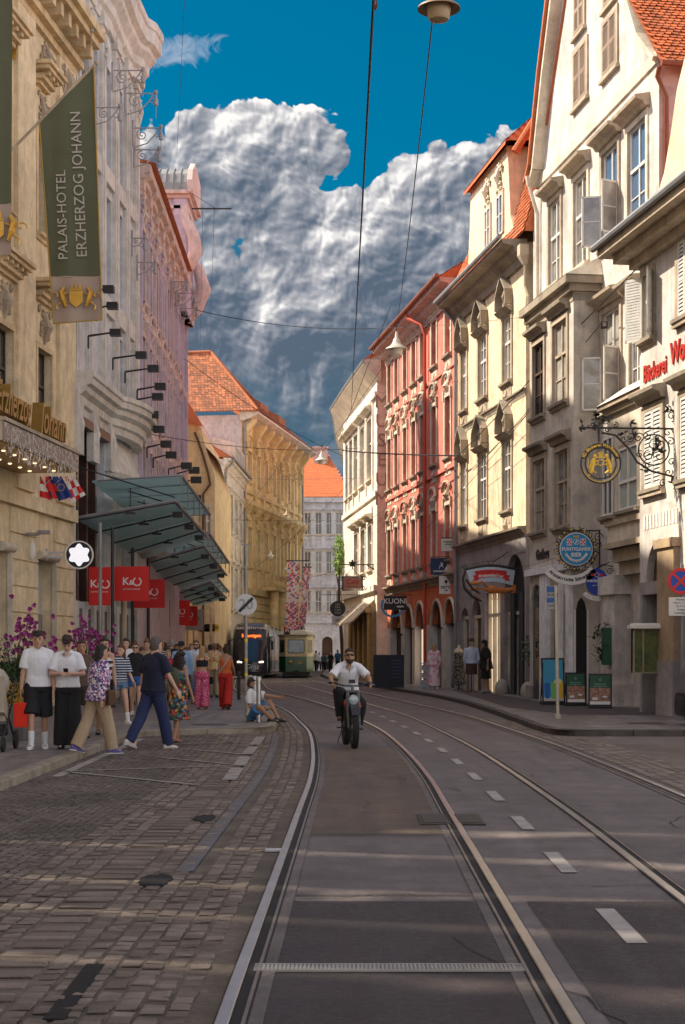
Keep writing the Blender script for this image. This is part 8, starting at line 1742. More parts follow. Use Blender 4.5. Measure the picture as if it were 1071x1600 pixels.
    for sg in (-1, 1): m.cap(hp_(sg*.074,-.005,.012), hp_(sg*.074,-.0,-.028), .014, .010, 6); m.cap(hp_(sg*.03,.082,.035), hp_(sg*.05,.07,.035), .009, .008, 5)
    bd = mobj('body', remesh(m, vox*.8, 1), skin(tone), E)
    m = MB()
    for sg in (-1, 1): m.ell(tuple(hp_(sg*.030,.083,.012)), (.012,.008,.008), 8, 5); m.cap(hp_(sg*.018,.092,.034), hp_(sg*.045,.082,.036), .005, .004, 5)
    m.build('eyes', mat('eye_dark', (.02,.015,.012), .3, 0), bd, local=True); m = MB(); m.cap(hp_(-.022,.094,-.060), hp_(.022,.094,-.060), .005, .005, 5); m.build('lips', mat('lips', (.35,.10,.09), .5, 0), bd, local=True)
    # hair
    st, hc = hair; hm = mat('hair_%d_%d' % (int(hc[0]*1000), int(hc[1]*1000)), hc, .55, .3, 14, .5, 60)
    if st != 'none':
        m = MB(); m.rings([[hp_(rx*math.cos(2*math.pi*i/16), yo+ry*math.sin(2*math.pi*i/16), z) for i in range(16)] for z, rx, ry, yo in ((-.070,.055,.040,-.052),(-.03,.074,.062,-.040),(.01,.082,.074,-.032),(.040,.083,.080,-.026),(.062,.083,.090,-.018),(.085,.079,.094,-.010),(.110,.068,.086,-.007),(.132,.050,.062,-.008),(.148,.022,.030,-.01))])
        if st in ('short', 'mop'):
            for q in range(7 if st == 'short' else 14): a = q*.9; m.ell(tuple(hp_(.050*math.cos(a), .0+.056*math.sin(a), .100+(.010 if st == 'mop' else 0)+.008*math.sin(q*5))), (.032,.032,.028), 8, 6)
            if st == 'mop': [m.cap(hp_(q_*.024,.085,.085), hp_(q_*.026,.094,.050+.008*abs(q_)), .017, .010, 7) for q_ in (-2,-1,0,1,2)]
        if st in ('bob', 'long', 'curly', 'pony'):
            ln2 = {'bob': .15, 'long': .40, 'curly': .34, 'pony': .05}[st]; w_ = .085 if st != 'curly' else .125
            m.rings([[hp_(rx*math.cos(2*math.pi*i/14), yo+ry*math.sin(2*math.pi*i/14), z) for i in range(14)] for z, rx, ry, yo in ((.08,.08,.08,-.02),(0,w_+.004,.075,-.042),(-ln2*.5,w_*1.08,.055,-.062),(-ln2*.85,w_*.95,.04,-.075),(-ln2,w_*.45,.025,-.08))])
            if st == 'curly':
                rs = random.Random(3)
                for q in range(36): m.ell(tuple(hp_(rs.uniform(-.11,.11), -.05+rs.uniform(-.05,.05), rs.uniform(-.30,.10))), (.035,.035,.04), 7, 5)
            if st == 'pony': m.cap(hp_(0,-.10,.06), hp_(0,-.15,-.12), .035, .02, 8)
        if st == 'bun': m.ell(tuple(hp_(0,-.03,.155)), (.045,.045,.04), 10, 7)
        mobj('hair', remesh(m, vox*.8, 1, .009, 5, 32), hm, bd)
    if beard: m = MB(); m.rings([[hp_(rx*math.cos(2*math.pi*i/14), yo+ry*math.sin(2*math.pi*i/14), z) for i in range(14)] for z, rx, ry, yo in ((-.128,.02,.03,.05),(-.105,.05,.06,.034),(-.075,.064,.080,.020),(-.048,.064,.080,.014),(-.046,.05,.06,0))]); mobj('beard', remesh(m, vox*.7, 1, .003), mat('beard_%d' % int(beard[0]*1000), beard, .8, .3, 30), bd)
    if glasses:
        m = MB()
        for sg in (-1, 1): m.ell(tuple(hp_(sg*.033,.096,.012)), (.028,.008,.020), 10, 6); m.tube([hp_(sg*.06,.09,.018), hp_(sg*.08,.0,.02)], .004, 5)
        m.tube([hp_(-.03,.103,.02), hp_(.03,.103,.02)], .005, 5); m.build('sunglasses', black, bd, local=True)
    if hat:
        m = MB(); kind_, hcol = hat; mm = fab('hat_%d' % int(hcol[0]*999), hcol)
        m.rings([[hp_(rx*math.cos(2*math.pi*i/18), -.005+rx*1.1*math.sin(2*math.pi*i/18), z) for i in range(18)] for z, rx in ((.04,.088),(.09,.088),(.13,.07),(.15,.02))])
        if kind_ == 'cap': m.rings([[hp_(.07*math.cos(2*math.pi*i/14)*k_, .10+.07*math.sin(2*math.pi*i/14)*k_, .045+z) for i in range(14)] for z, k_ in ((0,1),(.012,1))])
        else: m.rings([[hp_(.15*math.cos(2*math.pi*i/20), -.005+.16*math.sin(2*math.pi*i/20), .045+z) for i in range(20)] for z in (0,.01)])
        m.build('hat', mm, bd, local=True, smooth='auto')
    # clothes
    def jointed(m, pts, rs):
        for (a, b, r0, r1) in zip(pts, pts[1:], rs, rs[1:]): m.cap(a, b, r0, r1, 12)
    if top:
        tm, sl_, hem = top[:3]; cl = .018 if len(top) < 4 else top[3]; m = MB(); t0 = hem
        tt = [t for t, _ in torso if t0 < t < .50]; tt = [t0]+tt; pr = []
        def rad(t):
            for (a, ra), (b, rb) in zip(torso, torso[1:]):
                if a <= t <= b: q = (t-a)/(b-a); return (ra[0]+(rb[0]-ra[0])*q, ra[1]+(rb[1]-ra[1])*q)
            return torso[1][1] if t < -.04 else torso[-1][1]
        for t in tt: rx, ry = rad(max(t, -.04)); fl = max(0, .10-t)*.12; pr.append((rx+cl+fl, ry+cl+fl))
        strap = sl_ == 'strap'; endt = .505 if not strap else .40
        pts = [pel+sp_*t for t in tt if t <= endt]+([pel+sp_*.535] if not strap else [pel+sp_*.41]); pr = pr[:len(pts)-1]+([(.075,.068)] if not strap else [(.165*b_,.12)])
        chainrings(m, pts, pr, 18)
        for sg in (-1, 1):
            s0, el_, ha = A[sg]
            if strap: m.cap(ch+V((sg*.09,.09,0)), nk+V((sg*.10,0,-.03)), .014, .014, 6) if False else None; m.tube([pel+sp_*.38+fw*.11+V((sg*.07,0,0)), nk+V((sg*.09,0,.012)), pel+sp_*.38-fw*.11+V((sg*.07,0,0))], .016, 6); continue
            m.cap(nk+sp_*-.035+V((sg*.03,0,0)), s0+sp_*.0, .054+cl*.4, .050+cl*.3, 12)
            if sl_ == 'short': e_ = s0.lerp(el_, .82); m.rings([loop(q, *fr2(s0, el_), r_, r_, 14) for q, r_ in ((s0.lerp(el_, -.05),.045*b_+cl*.6),(s0.lerp(el_,.3),.050*b_+cl*.8),(e_,.050*b_+cl))])
            elif sl_ == 'long': jointed(m, [s0, el_, ha.lerp(el_, .06)], [.052*b_+cl*.5, .042+cl*.7, .034+cl*.6])
            elif sl_ == 'wide': jointed(m, [s0, el_], [.065*b_+cl, .060+cl]); m.rings([loop(q, *fr2(el_, ha), r_, r_, 14) for q, r_ in ((el_,.06+cl),(el_.lerp(ha,.8),.075+cl))])
            elif sl_ == 'half': m.rings([loop(q, *fr2(s0, el_), r_, r_, 14) for q, r_ in ((s0.lerp(el_, -.1),.055*b_+cl),(s0.lerp(el_,1.05),.06*b_+cl))])
        mobj('top', remesh(m, vox, 1, .007, 3+x, 8), tm, E)
    if collar:
        m = MB(); rr = [[nk+sp_*z_+V((rx*math.cos(2*math.pi*i/18), -.002+ry*math.sin(2*math.pi*i/18), 0)) for i in range(18)] for z_, rx, ry in ((-.03,.078,.074),(.012,.066,.062),(.016,.062,.058),(-.03,.066,.062))]; m.rings(rr)
        for sg in (-1, 1): m.add([nk+sp_*.0+fw*.060+V((sg*.03,0,0)), nk+sp_*-.035+fw*.095+V((sg*.075,0,0)), nk+sp_*-.085+fw*.118+V((sg*.035,0,0)), nk+sp_*-.02+fw*.072+V((sg*.02,0,0))], [(0,1,2,3),(3,2,1,0)])
        q = m.build('collar', top[0], E, local=True, smooth=True)
        m = MB(); m.add([nk+sp_*.005+fw*.068+V((-.034,0,0)), nk+sp_*.005+fw*.068+V((.034,0,0)), nk+sp_*-.06+fw*.121+V((.016,0,0)), nk+sp_*-collar+fw*.138, nk+sp_*-.06+fw*.121+V((-.016,0,0))], [(0,1,2,3,4)]); m.build('open_neck', skin(tone), bd, local=True)
        m = MB(); [m.ell(tuple(nk-sp_*(collar+.03+k_*.075)+fw*(.142 if k_ < 5 else .14)), (.006,.004,.006), 6, 4) for k_ in range(6)]; m.build('buttons', f_grey, q, local=True)
    if bottom:
        kind_, bm = bottom[:2]; cl = bottom[2] if len(bottom) > 2 else .02; m = MB()
        waist = .10 if kind_ != 'dress' else .16
        chainrings(m, [pel+sp_*t for t in (-.09,-.03,.05,waist)], [(.155*b_+cl,.105+cl),(.172*b_+cl,.122*b_+cl*.8),(.162*b_+cl*.6,.113*b_+cl*.5),(.148*b_+.008,.108*b_+.006)], 16)
        if kind_ in ('trousers', 'shorts'):
            for sg in (-1, 1):
                hp, kn, an = J[sg]; f_ = fr2(hp, kn)
                if kind_ == 'shorts': e_ = hp.lerp(kn, bottom[3] if len(bottom) > 3 else .8); m.rings([loop(q, *f_, r_, r_, 14) for q, r_ in ((hp+V((0,0,.03)),.08*b_+cl),(hp.lerp(kn,.4),.085*b_+cl),(e_,.075+cl*1.4))])
                else:
                    w_ = bottom[3] if len(bottom) > 3 else 0; jointed(m, [hp, kn], [.088*b_+cl*.6, .062+cl+w_*.5]); g_ = fr2(kn, an); e_ = kn.lerp(an, 1.03); m.cap(kn, kn.lerp(an,.3), .062+cl+w_*.5, .058+cl+w_*.6, 12); m.rings([loop(q, *g_, r_, r_, 14) for q, r_ in ((kn,.06+cl+w_*.5),(kn.lerp(an,.5),.056+cl+w_*.8),(e_,.046+cl+w_))])
        else:
            ln2 = bottom[3] if len(bottom) > 3 else .5; mid_ = (J[-1][1]+J[1][1])/2; hemc = V((0, (J[-1][1].y+J[1][1].y)*.5, pel.z-ln2)); sprd = abs(J[-1][1].y-J[1][1].y)*.5
            fl = bottom[4] if len(bottom) > 4 else .06
            m.rings([[pel.lerp(hemc, t)+V(((.175*b_+fl*t)*math.cos(a), (.13+fl*t+sprd*t*.8)*math.sin(a), -.02*(1-t)))*1.0+V((0,0,0)) for a in [2*math.pi*i/24 for i in range(24)]] for t in (0,.25,.5,.75,1)])
        mobj('skirt' if kind_ in ('skirt','dress') else kind_, remesh(m, vox, 1, .008, 7+x, 7, .4), bm, E)
    if shoes is not None:
        shm = mat('shoe_%d_%d' % (int(shoes[0]*1000), int(shoes[2]*1000)), shoes, .5, .1, 10)
        for sg in (-1, 1):
            hp, kn, an = J[sg]; fd = V((sg*.12, 1, 0)).normalized(); d = (an-kn).normalized(); tilt = 0
            if not sit and an.z > .11: fd = (fd+V((0,0,-.9*min(1,(an.z-.075)*5)))).normalized()
            up = V((0,0,1)); up = (up-fd*up.dot(fd)).normalized(); sd = fd.cross(up); so_ = an-up*.045; m = MB()
            m.rings([[so_+fd*t+sd*(w_*math.cos(2*math.pi*i/12))+up*(-.01+hh_*(.5+.5*math.sin(2*math.pi*i/12))-.02) for i in range(12)] for t, w_, hh_ in ((-.095,.018,.04),(-.08,.036,.085),(-.02,.040,.10),(.05,.044,.075),(.11,.048,.05),(.155,.040,.035),(.175,.018,.02))])
            shx = m.build('shoe', shm, E, local=True, smooth=True)
            m = MB(); m.rings([[so_+fd*t+sd*(w_*math.cos(2*math.pi*i/12)*1.05)+up*(-.034+.010*math.sin(2*math.pi*i/12)) for i in range(12)] for t, w_ in ((-.1,.02),(-.08,.038),(.05,.046),(.11,.050),(.16,.042),(.18,.018))]); m.build('sole', c_white if max(shoes) > .3 or socks else black, shx, local=True)
    if socks:
        for sg in (-1, 1): hp, kn, an = J[sg]; m = MB(); m.cap(an, an.lerp(kn, .38), .044, .050, 10); mobj('sock', remesh(m, vox, 0), fab('sock_%d' % int(socks[0]*99), socks), E)
    if extras: extras(E, dict(pel=pel, nk=nk, hd=hd, A=A, J=J, sp=sp_, fw=fw, ch=ch))
    return E
def fr2(a, b): d = (b-a).normalized(); ax = V((1,0,0)) if abs(d.x) < .8 else V((0,1,0)); ax = (ax-d*ax.dot(d)).normalized(); return ax, d.cross(ax)
f_grey = fab('greybutton', (.3,.3,.3)); f_white = fab('white', (.74,.74,.76)); f_black = fab('black', (.014,.014,.016)); f_beige = fab('beige', (.38,.28,.18)); f_navy = fab('navy', (.010,.013,.035)); f_jean = fab('jeans', (.018,.028,.085)); f_denim = fab('denim', (.12,.19,.32)); f_lblue = fab('light_blue', (.26,.42,.66)); f_red = fab('red', (.42,.02,.015)); f_rust = fab('rust', (.50,.12,.03)); f_pale = fab('pale_pink', (.66,.48,.50))
p_floral = patt('floral', [(.05,.04,.16),(.62,.50,.60),(.16,.10,.30),(.55,.22,.28),(.70,.66,.70),(.08,.06,.2)], 38); p_stripe = patt('stripe', [(.02,.03,.06),(.02,.03,.06),(.55,.60,.66)], 18, 'stripes'); p_dress = patt('dress', [(.02,.02,.02),(.04,.16,.22),(.55,.25,.04),(.02,.03,.05),(.35,.04,.04),(.05,.10,.04)], 22); p_pink = patt('pinkskirt', [(.45,.03,.12),(.60,.30,.38),(.42,.02,.10),(.5,.05,.16)], 45); p_yel = patt('yellowshirt', [(.62,.42,.08),(.60,.52,.40),(.45,.12,.10),(.66,.5,.2)], 30)
p_lace = patt('lace', [(.02,.02,.02),(.02,.02,.02),(.2,.18,.16)], 40); p_tie = patt('pinkdress', [(.66,.50,.54),(.62,.28,.38),(.70,.58,.60)], 9)
def bag_(mm, at, sz, strap_to=None, name='bag'):
    def f(E, j):
        c = at(j); m = MB(); w_, d_, h_ = sz; m.rings([[c+V((sx*w_/2*kk, sy*d_/2*kk, z)) for sx, sy in ((-1,-1),(1,-1),(1,1),(-1,1))] for z, kk in ((-h_,.92),(-h_*.9,1),(-.03,1),(0,.85))]); q = m.build(name, mm, E, local=True)
        m = MB()
        if strap_to: m.tube([c]+[p for p in strap_to(j)]+[c], .008, 5)
        else: m.tube([c+V((-w_*.25,0,0)), c+V((-w_*.12,0,.13)), c+V((w_*.12,0,.13)), c+V((w_*.25,0,0))], .006, 5)
        m.build('bag_strap', mm if strap_to else black, q, local=True)
    return f
sw = (.70,.70,.70)
P_ = person
# foreground group on the left pavement
P_(60,1170,985,'boy in white T-shirt and black shorts carrying a bright red paper bag', 8, tone='mid', hair=('mop',(.018,.010,.006)), top=(f_white,'short',-.02,.03), bottom=('shorts',f_black,.035,1.0), legs=((-8,4),(20,12)), arms=((2,10,12),(4,11,14)), shoes=sw, socks=(.72,.72,.72), vox=.011, extras=bag_(fab('paper_red',(.70,.03,.01)), lambda j: j['A'][1][2]+V((.0,.02,-.20)), (.20,.10,.36), name='paper_bag'))
def phone(E, j): c = (j['A'][-1][2]+j['A'][1][2])/2+V((0,.06,.03)); m = MB(); m.box(-.035,.035,-.006,.006,-.07,.07, Matrix.Translation(c) @ Matrix.Rotation(R(-40),4,'X')); m.build('phone', black, E, local=True)
P_(106,1170,993,'young man in white polo and wide black trousers looking down at his phone', 5, tone='fair', hair=('mop',(.03,.018,.010)), top=(f_white,'short',0,.026), bottom=('trousers',f_black,.03,.055), legs=((2,2),(-3,3)), hands=[((-.05,.26,1.16),(-.8,-.5,-.4)),((.05,.26,1.16),(.8,-.5,-.4))], headpitch=32, collar=.09, shoes=(.015,.015,.015), vox=.011, extras=phone)
P_(154,1177,1005,'woman in floral blouse and beige trousers striding off the kerb, seen from behind', 128, ground=.08, tone='mid', female=True, hair=('bob',(.02,.012,.010)), top=(p_floral,'long',-.10,.045), bottom=('trousers',f_beige,.03,.02), legs=((-20,8),(15,3)), arms=((14,10,16),(-16,12,14)), shoes=(.10,.08,.28), bulk=1.12, socks=(.7,.7,.7), vox=.011, extras=bag_(fab('brown_bag',(.10,.05,.025)), lambda j: j['pel']+V((.26,.05,.08)), (.2,.12,.24), lambda j: [j['nk']+V((-.10,-.09,-.02)), j['nk']+V((-.09,.08,-.03))], 'shoulder_bag'))
P_(128,1152,1000,'person with dark brown hair half hidden between the polo man and the floral woman', 10, tone='tan', female=True, hair=('bob',(.05,.022,.012)), top=(fab('brown',(.10,.06,.045)),'short',-.02,.02), bottom=('shorts',fab('dkbrown',(.05,.035,.03)),.02,.8), legs=((8,4),(-8,8)))
P_(163,1148,996,'woman in black and white top partly behind the floral blouse', 12, tone='mid', female=True, hair=('long',(.02,.014,.01)), top=(patt('bw',[(.6,.6,.6),(.02,.02,.02)],9,'stripes'),'strap',0,.015), bottom=('skirt',f_black,.02,.45,.04), legs=((10,4),(-8,8)), arms=((5,8,20),(10,8,30)), shoes=(.02,.02,.02))
P_(187,1131,1006,'woman in navy and white striped jumper with denim shorts and white trainers', 40, tone='fair', female=True, hair=('long',(.10,.035,.015)), top=(p_stripe,'half',.0,.03), bottom=('shorts',f_denim,.02,.35), legs=((16,6),(-18,20)), arms=((14,10,20),(-8,14,20)), headyaw=-60, shoes=sw, socks=(.7,.7,.7))
P_(240,1171,993,'tall man in navy T-shirt and dark jeans stepping down, seen from behind', 138, ground=0, tone='fair', hair=('short',(.10,.085,.075)), top=(f_navy,'short',-.04,.032), bottom=('trousers',f_jean,.022,.012), legs=((-23,10),(17,3)), arms=((-6,12,8),(16,12,16)), shoes=(.55,.50,.48), bulk=1.12, vox=.011)
def pack(E, j): m = MB(); c = j['pel']+j['sp']*.30-j['fw']*.17; m.ell(tuple(c), (.13,.08,.19), 14, 9); q = m.build('backpack', fab('olive',(.07,.08,.05)), E, local=True, smooth=True); m = MB(); [m.tube([c+V((sg*.08,.03,.14)), j['nk']+V((sg*.09,0,.01)), j['pel']+j['sp']*.25+j['fw']*.13+V((sg*.1,0,0))], .014, 5) for sg in (-1,1)]; m.build('strap', f_black, q, local=True)
P_(279,1161,1018,'woman with dark curly hair in a black patterned knee length dress and small backpack', 150, ground=0, tone='tan', female=True, hair=('curly',(.022,.010,.008)), top=(p_dress,'strap',-.02,.02), bottom=('skirt',p_dress,.03,.50,.07), legs=((8,4),(-14,8)), arms=((0,12,14),(4,12,18)), shoes=(.30,.14,.10), vox=.011, extras=pack)
P_(212,1118,1003,'woman with glasses in dark top and blue shorts beside the navy T-shirt man', 5, tone='fair', female=True, hair=('bun',(.12,.05,.025)), top=(f_black,'short',0,.02), bottom=('shorts',fab('blueshorts',(.03,.10,.30)),.02,.5), legs=((14,4),(-10,16)), glasses=True, shoes=(.5,.5,.5))
P_(230,1104,999,'girl with tied back hair glimpsed left of the navy T-shirt man\'s head', 0, tone='fair', female=True, hair=('bun',(.16,.08,.04)), top=(f_beige,'short',0,.02), bottom=('trousers',f_denim,.02))
P_(263,1108,1014,'woman in dark red blouse half hidden behind the navy T-shirt man', 10, tone='fair', female=True, hair=('short',(.30,.22,.14)), top=(patt('redblouse',[(.30,.02,.04),(.42,.06,.08),(.25,.01,.03)],26),'half',-.05,.03), bottom=('trousers',f_beige,.025))
P_(284,1106,1002,'man in light blue shirt and black cap', 0, tone='mid', hair=('short',(.02,.015,.01)), hat=('cap',(.015,.015,.018)), beard=(.03,.02,.015), top=(f_lblue,'long',-.08,.035), bottom=('trousers',f_beige,.02), headpitch=12, legs=((10,4),(-10,10)), bulk=1.08)
P_(307,1100,1000,'bearded man in white shirt and sunglasses walking behind the light blue shirt', 0, tone='fair', hair=('short',(.16,.08,.04)), beard=(.14,.06,.03), glasses=True, top=(fab('pale_blue_shirt',(.55,.60,.70)),'half',-.04,.03), bottom=('trousers',f_denim,.02), legs=((12,4),(-10,10)))
P_(316,1108,1010,'blonde woman in black cropped top and pink patterned wide trousers', 180, tone='mid', female=True, hair=('long',(.42,.27,.11)), top=(f_black,'strap',.22,.012), bottom=('trousers',p_pink,.035,.035), legs=((5,3),(-6,5)), arms=((0,9,10),(8,9,20)), shoes=(.25,.10,.06), extras=bag_(f_black, lambda j: j['A'][1][2]+V((0,.03,-.02)), (.20,.10,.20), None, 'handbag'))
P_(335,1090,1005,'man in yellow floral shirt and beige trousers with a pink bag', 182, tone='tan', hair=('short',(.20,.12,.07)), top=(p_yel,'short',-.06,.03), bottom=('trousers',f_beige,.025), legs=((8,4),(-8,8)), extras=bag_(fab('pinkbag',(.66,.36,.44)), lambda j: j['A'][-1][2]+V((0,.0,-.12)), (.26,.10,.30), None, 'shopping_bag'))
def sling(E, j): m = MB(); m.tube([j['nk']+V((.12,-.07,-.02)), j['pel']+j['sp']*.3+V((0,-.15,0)), j['pel']+V((-.18,-.06,.06)), j['pel']+V((-.16,.08,.06))], .020, 6); m.build('sling_strap', fab('strap',(.4,.38,.34)), E, local=True)
P_(353,1108,1008,'woman in orange top and wide red trousers with a pale sling strap', 176, tone='tan', female=True, hair=('bun',(.04,.02,.012)), top=(f_rust,'strap',.04,.015), bottom=('trousers',f_red,.03,.04), legs=((16,4),(-14,14)), arms=((-6,10,10),(16,12,20)), shoes=(.05,.03,.02), extras=sling)
for i, (x, yf, yt, lab, c, hc) in enumerate(((245,1090,1005,'distant person in white top under the red boards',f_white,(.05,.03,.02)),(272,1086,1008,'distant person with dark hair beside the light blue shirt',f_navy,(.02,.015,.01)),(297,1084,1009,'distant grey haired person behind the group',f_pale,(.35,.33,.3)),(326,1080,1010,'distant person in red top behind the yellow floral shirt',f_red,(.08,.05,.03)),(206,1100,1008,'distant person in white top behind the striped jumper',f_white,(.02,.01,.01)),(344,1078,1008,'distant person with brown hair near the dark tram',fab('olive2',(.12,.12,.08)),(.12,.07,.04)))):
    P_(x, yf, yt, lab, [0,170,10,185,0,5][i], tone='mid', hair=('short',hc), top=(c,'short',-.03,.025), bottom=('trousers',f_navy if i % 2 else f_beige,.02), vox=.02, group='distant walkers on the left pavement')

rs = random.Random(77)
more = [(199,1112),(222,1100),(252,1098),(258,1090),(268,1096),(277,1089),(290,1092),(300,1090),(309,1086),(322,1089),(329,1084),(340,1086),(347,1082),(238,1092),(214,1093),(281,1082),(266,1080),(318,1079)]
tops_ = [f_white, f_navy, p_stripe, f_lblue, f_black, f_pale, f_rust, fab('olive3',(.10,.11,.06)), fab('mint',(.30,.45,.38))]
hcs = [(.02,.015,.01),(.10,.05,.025),(.30,.18,.08),(.05,.03,.02),(.30,.28,.26)]
for i, (x, yf) in enumerate(more):
    p_ = G(x, yf, KERB); hh_ = rs.uniform(1.58, 1.80); nm_ = ['white','navy','striped','light blue','black','pale pink','rust','olive','mint'][i % 9]; fm_ = i % 3 == 0
    P_(x, yf, yf-hh_*F_/p_.y, '%s person in %s top deep in the left pavement crowd' % (ords[i % 15] if i < 15 else ['farther','rear','last'][i-15], nm_), rs.choice([0,12,-15,178,190,170]), tone=rs.choice(['fair','mid','tan']), female=fm_, hair=('long' if fm_ else 'short', hcs[i % 5]), top=(tops_[i % 9],'short',-.03,.025), bottom=('trousers',[f_navy,f_beige,f_black,f_denim][i % 4],.02), legs=((rs.uniform(5,18),5),(-rs.uniform(5,16),12)), vox=.022, group='distant walkers on the left pavement')
# man sitting against the bollards
ps = G(397,1127,KERB)
P_(397,1127,1067,'man in white T-shirt and blue shorts sitting on the pavement against the bollards', 78, pos=(ps.x,ps.y,KERB), h=1.72, sit=True, seat=(0,0,.12), lean=-6, feet=[((-.10,.50,.07),(-.3,.3,1)),((.14,.42,.06),(.9,.3,.7))], hands=[((-.14,.50,.50),(-.3,-.4,-1)),((.20,.24,.30),(.3,-.4,-1))], tone='tan', hair=('short',(.04,.025,.018)), beard=(.05,.03,.02), top=(f_white,'short',.02,.028), bottom=('shorts',fab('blue2',(.05,.16,.32)),.03,.85), shoes=(.03,.03,.03), headpitch=18)
# right pavement
P_(679,1077,1007,'blonde woman in a long pale pink dress seen from behind on the right pavement', 185, tone='fair', female=True, hair=('long',(.42,.25,.11)), top=(p_tie,'wide',0,.03), bottom=('skirt',p_tie,.03,.82,.07), legs=((6,3),(-6,5)), arms=((4,14,20),(-2,14,20)), shoes=sw)
P_(760,1083,1000,'person in loose black clothes and black hat facing the shop window', -95, tone='tan', hair=('bob',(.02,.015,.01)), hat=('brim',(.02,.02,.022)), top=(f_black,'half',-.16,.07), bottom=('shorts',f_black,.05,1.05), legs=((4,3),(-4,3)), hands=[None,((.12,.34,1.10),(.5,-.5,-.6))], shoes=(.2,.2,.2), bulk=1.1)
# mannequins
def mannequin(x, yf, yt, label, dress):
    p = G(x, yf, KERB); s = F_/p.y; H = (yf-yt)/s; E = empty('mannequin', p, label, 'mannequin'); k = H/1.7; E.scale = (k,k,k)
    m = MB(); m.tube([(0,0,.02),(0,0,1.0)], .018, 8); [m.tube([(0,0,.12),(.2*math.cos(a),.2*math.sin(a),.02)], .012, 5) for a in (0.3,2.4,4.5)]; m.build('stand', dark_metal, E, local=True)
    m = MB(); chainrings(m, [V((0,0,z)) for z in (.92,1.0,1.12,1.25,1.38,1.45,1.50,1.60)], [(.13,.09),(.165,.115),(.12,.09),(.15,.11),(.165,.10),(.12,.07),(.05,.05),(.045,.045)], 16)
    if not dress: [m.ell((0,0,1.60), (.07,.085,.10), 12, 8)]
    bd = mobj('torso', remesh(m, .014, 1), fab('dummy',(.55,.46,.36)), E)
    if dress:
        m = MB(); chainrings(m, [V((0,0,z)) for z in (.22,.5,.85,1.0,1.12,1.25,1.36)], [(.27,.24),(.23,.19),(.19,.15),(.175,.125),(.128,.10),(.16,.12),(.15,.10)], 20); mobj('dress', remesh(m, .014, 1, .012, 2, 9, .25), p_lace, E)
    else:
        m = MB(); chainrings(m, [V((0,0,z)) for z in (.95,1.1,1.25,1.4,1.47)], [(.18,.13),(.15,.115),(.175,.13),(.18,.11),(.08,.07)], 18)
        for sg in (-1,1): m.cap((sg*.17,0,1.40),(sg*.23,0,1.12),.06,.05,10); m.cap((sg*.23,0,1.12),(sg*.19,.06,.95),.05,.045,10)
        mobj('shirt', remesh(m, .014, 1, .008), fab('bluewhite',(.50,.58,.72)), E)
        m = MB(); chainrings(m, [V((0,0,z)) for z in (.60,.8,.97,1.0)], [(.19,.15),(.18,.14),(.17,.125),(.15,.115)], 18); mobj('leather_shorts', remesh(m, .014, 1), fab('lederhosen',(.06,.03,.025)), E)
        m = MB(); m.lathe([(.10,.0),(.09,.09),(.03,.11)], 16, Matrix.Translation((0,0,1.66))); m.lathe([(.16,0),(.16,.012)], 18, Matrix.Translation((0,0,1.655))); m.build('hat', fab('hat_felt',(.10,.05,.03)), E, local=True)
mannequin(717,1080,1003,'headless mannequin in a long black lace dress outside the shop', True)
mannequin(737,1083,1000,'mannequin in white shirt, leather shorts and a brown hat', False)
# far crowd
for i, (x, yf, yt, lab, c, hc, yw) in enumerate(((517,1053,1018,'grey haired man in black T-shirt walking behind the cyclist',f_black,(.35,.33,.3),0),(528,1051,1015,'person in blue jacket right of the man in black, behind the cyclist',fab('blue3',(.04,.14,.28)),(.02,.015,.01),0),(506,1050,1020,'far person in teal and black beside the arched door',fab('teal',(.06,.16,.16)),(.05,.03,.02),180),(499,1048,1019,'far person in white by the arched door',f_white,(.1,.06,.04),10),(494,1049,1016,'far person in white with a bag at the tram rear',f_white,(.04,.03,.02),170),(503,1047,1021,'far child in red between the walkers',f_red,(.1,.05,.03),0),(511,1048,1020,'far person in grey walking away',fab('grey',(.2,.2,.2)),(.05,.03,.02),180),(488,1047,1018,'far person in beige left of the group',f_beige,(.1,.06,.03),0))):
    P_(x, yf, yt, lab, yw, ground=0, tone='mid', hair=('short',hc), top=(c,'short',-.03,.025), bottom=('trousers',f_navy if i % 2 else f_black,.02), vox=.024, group='far walkers at the street end')
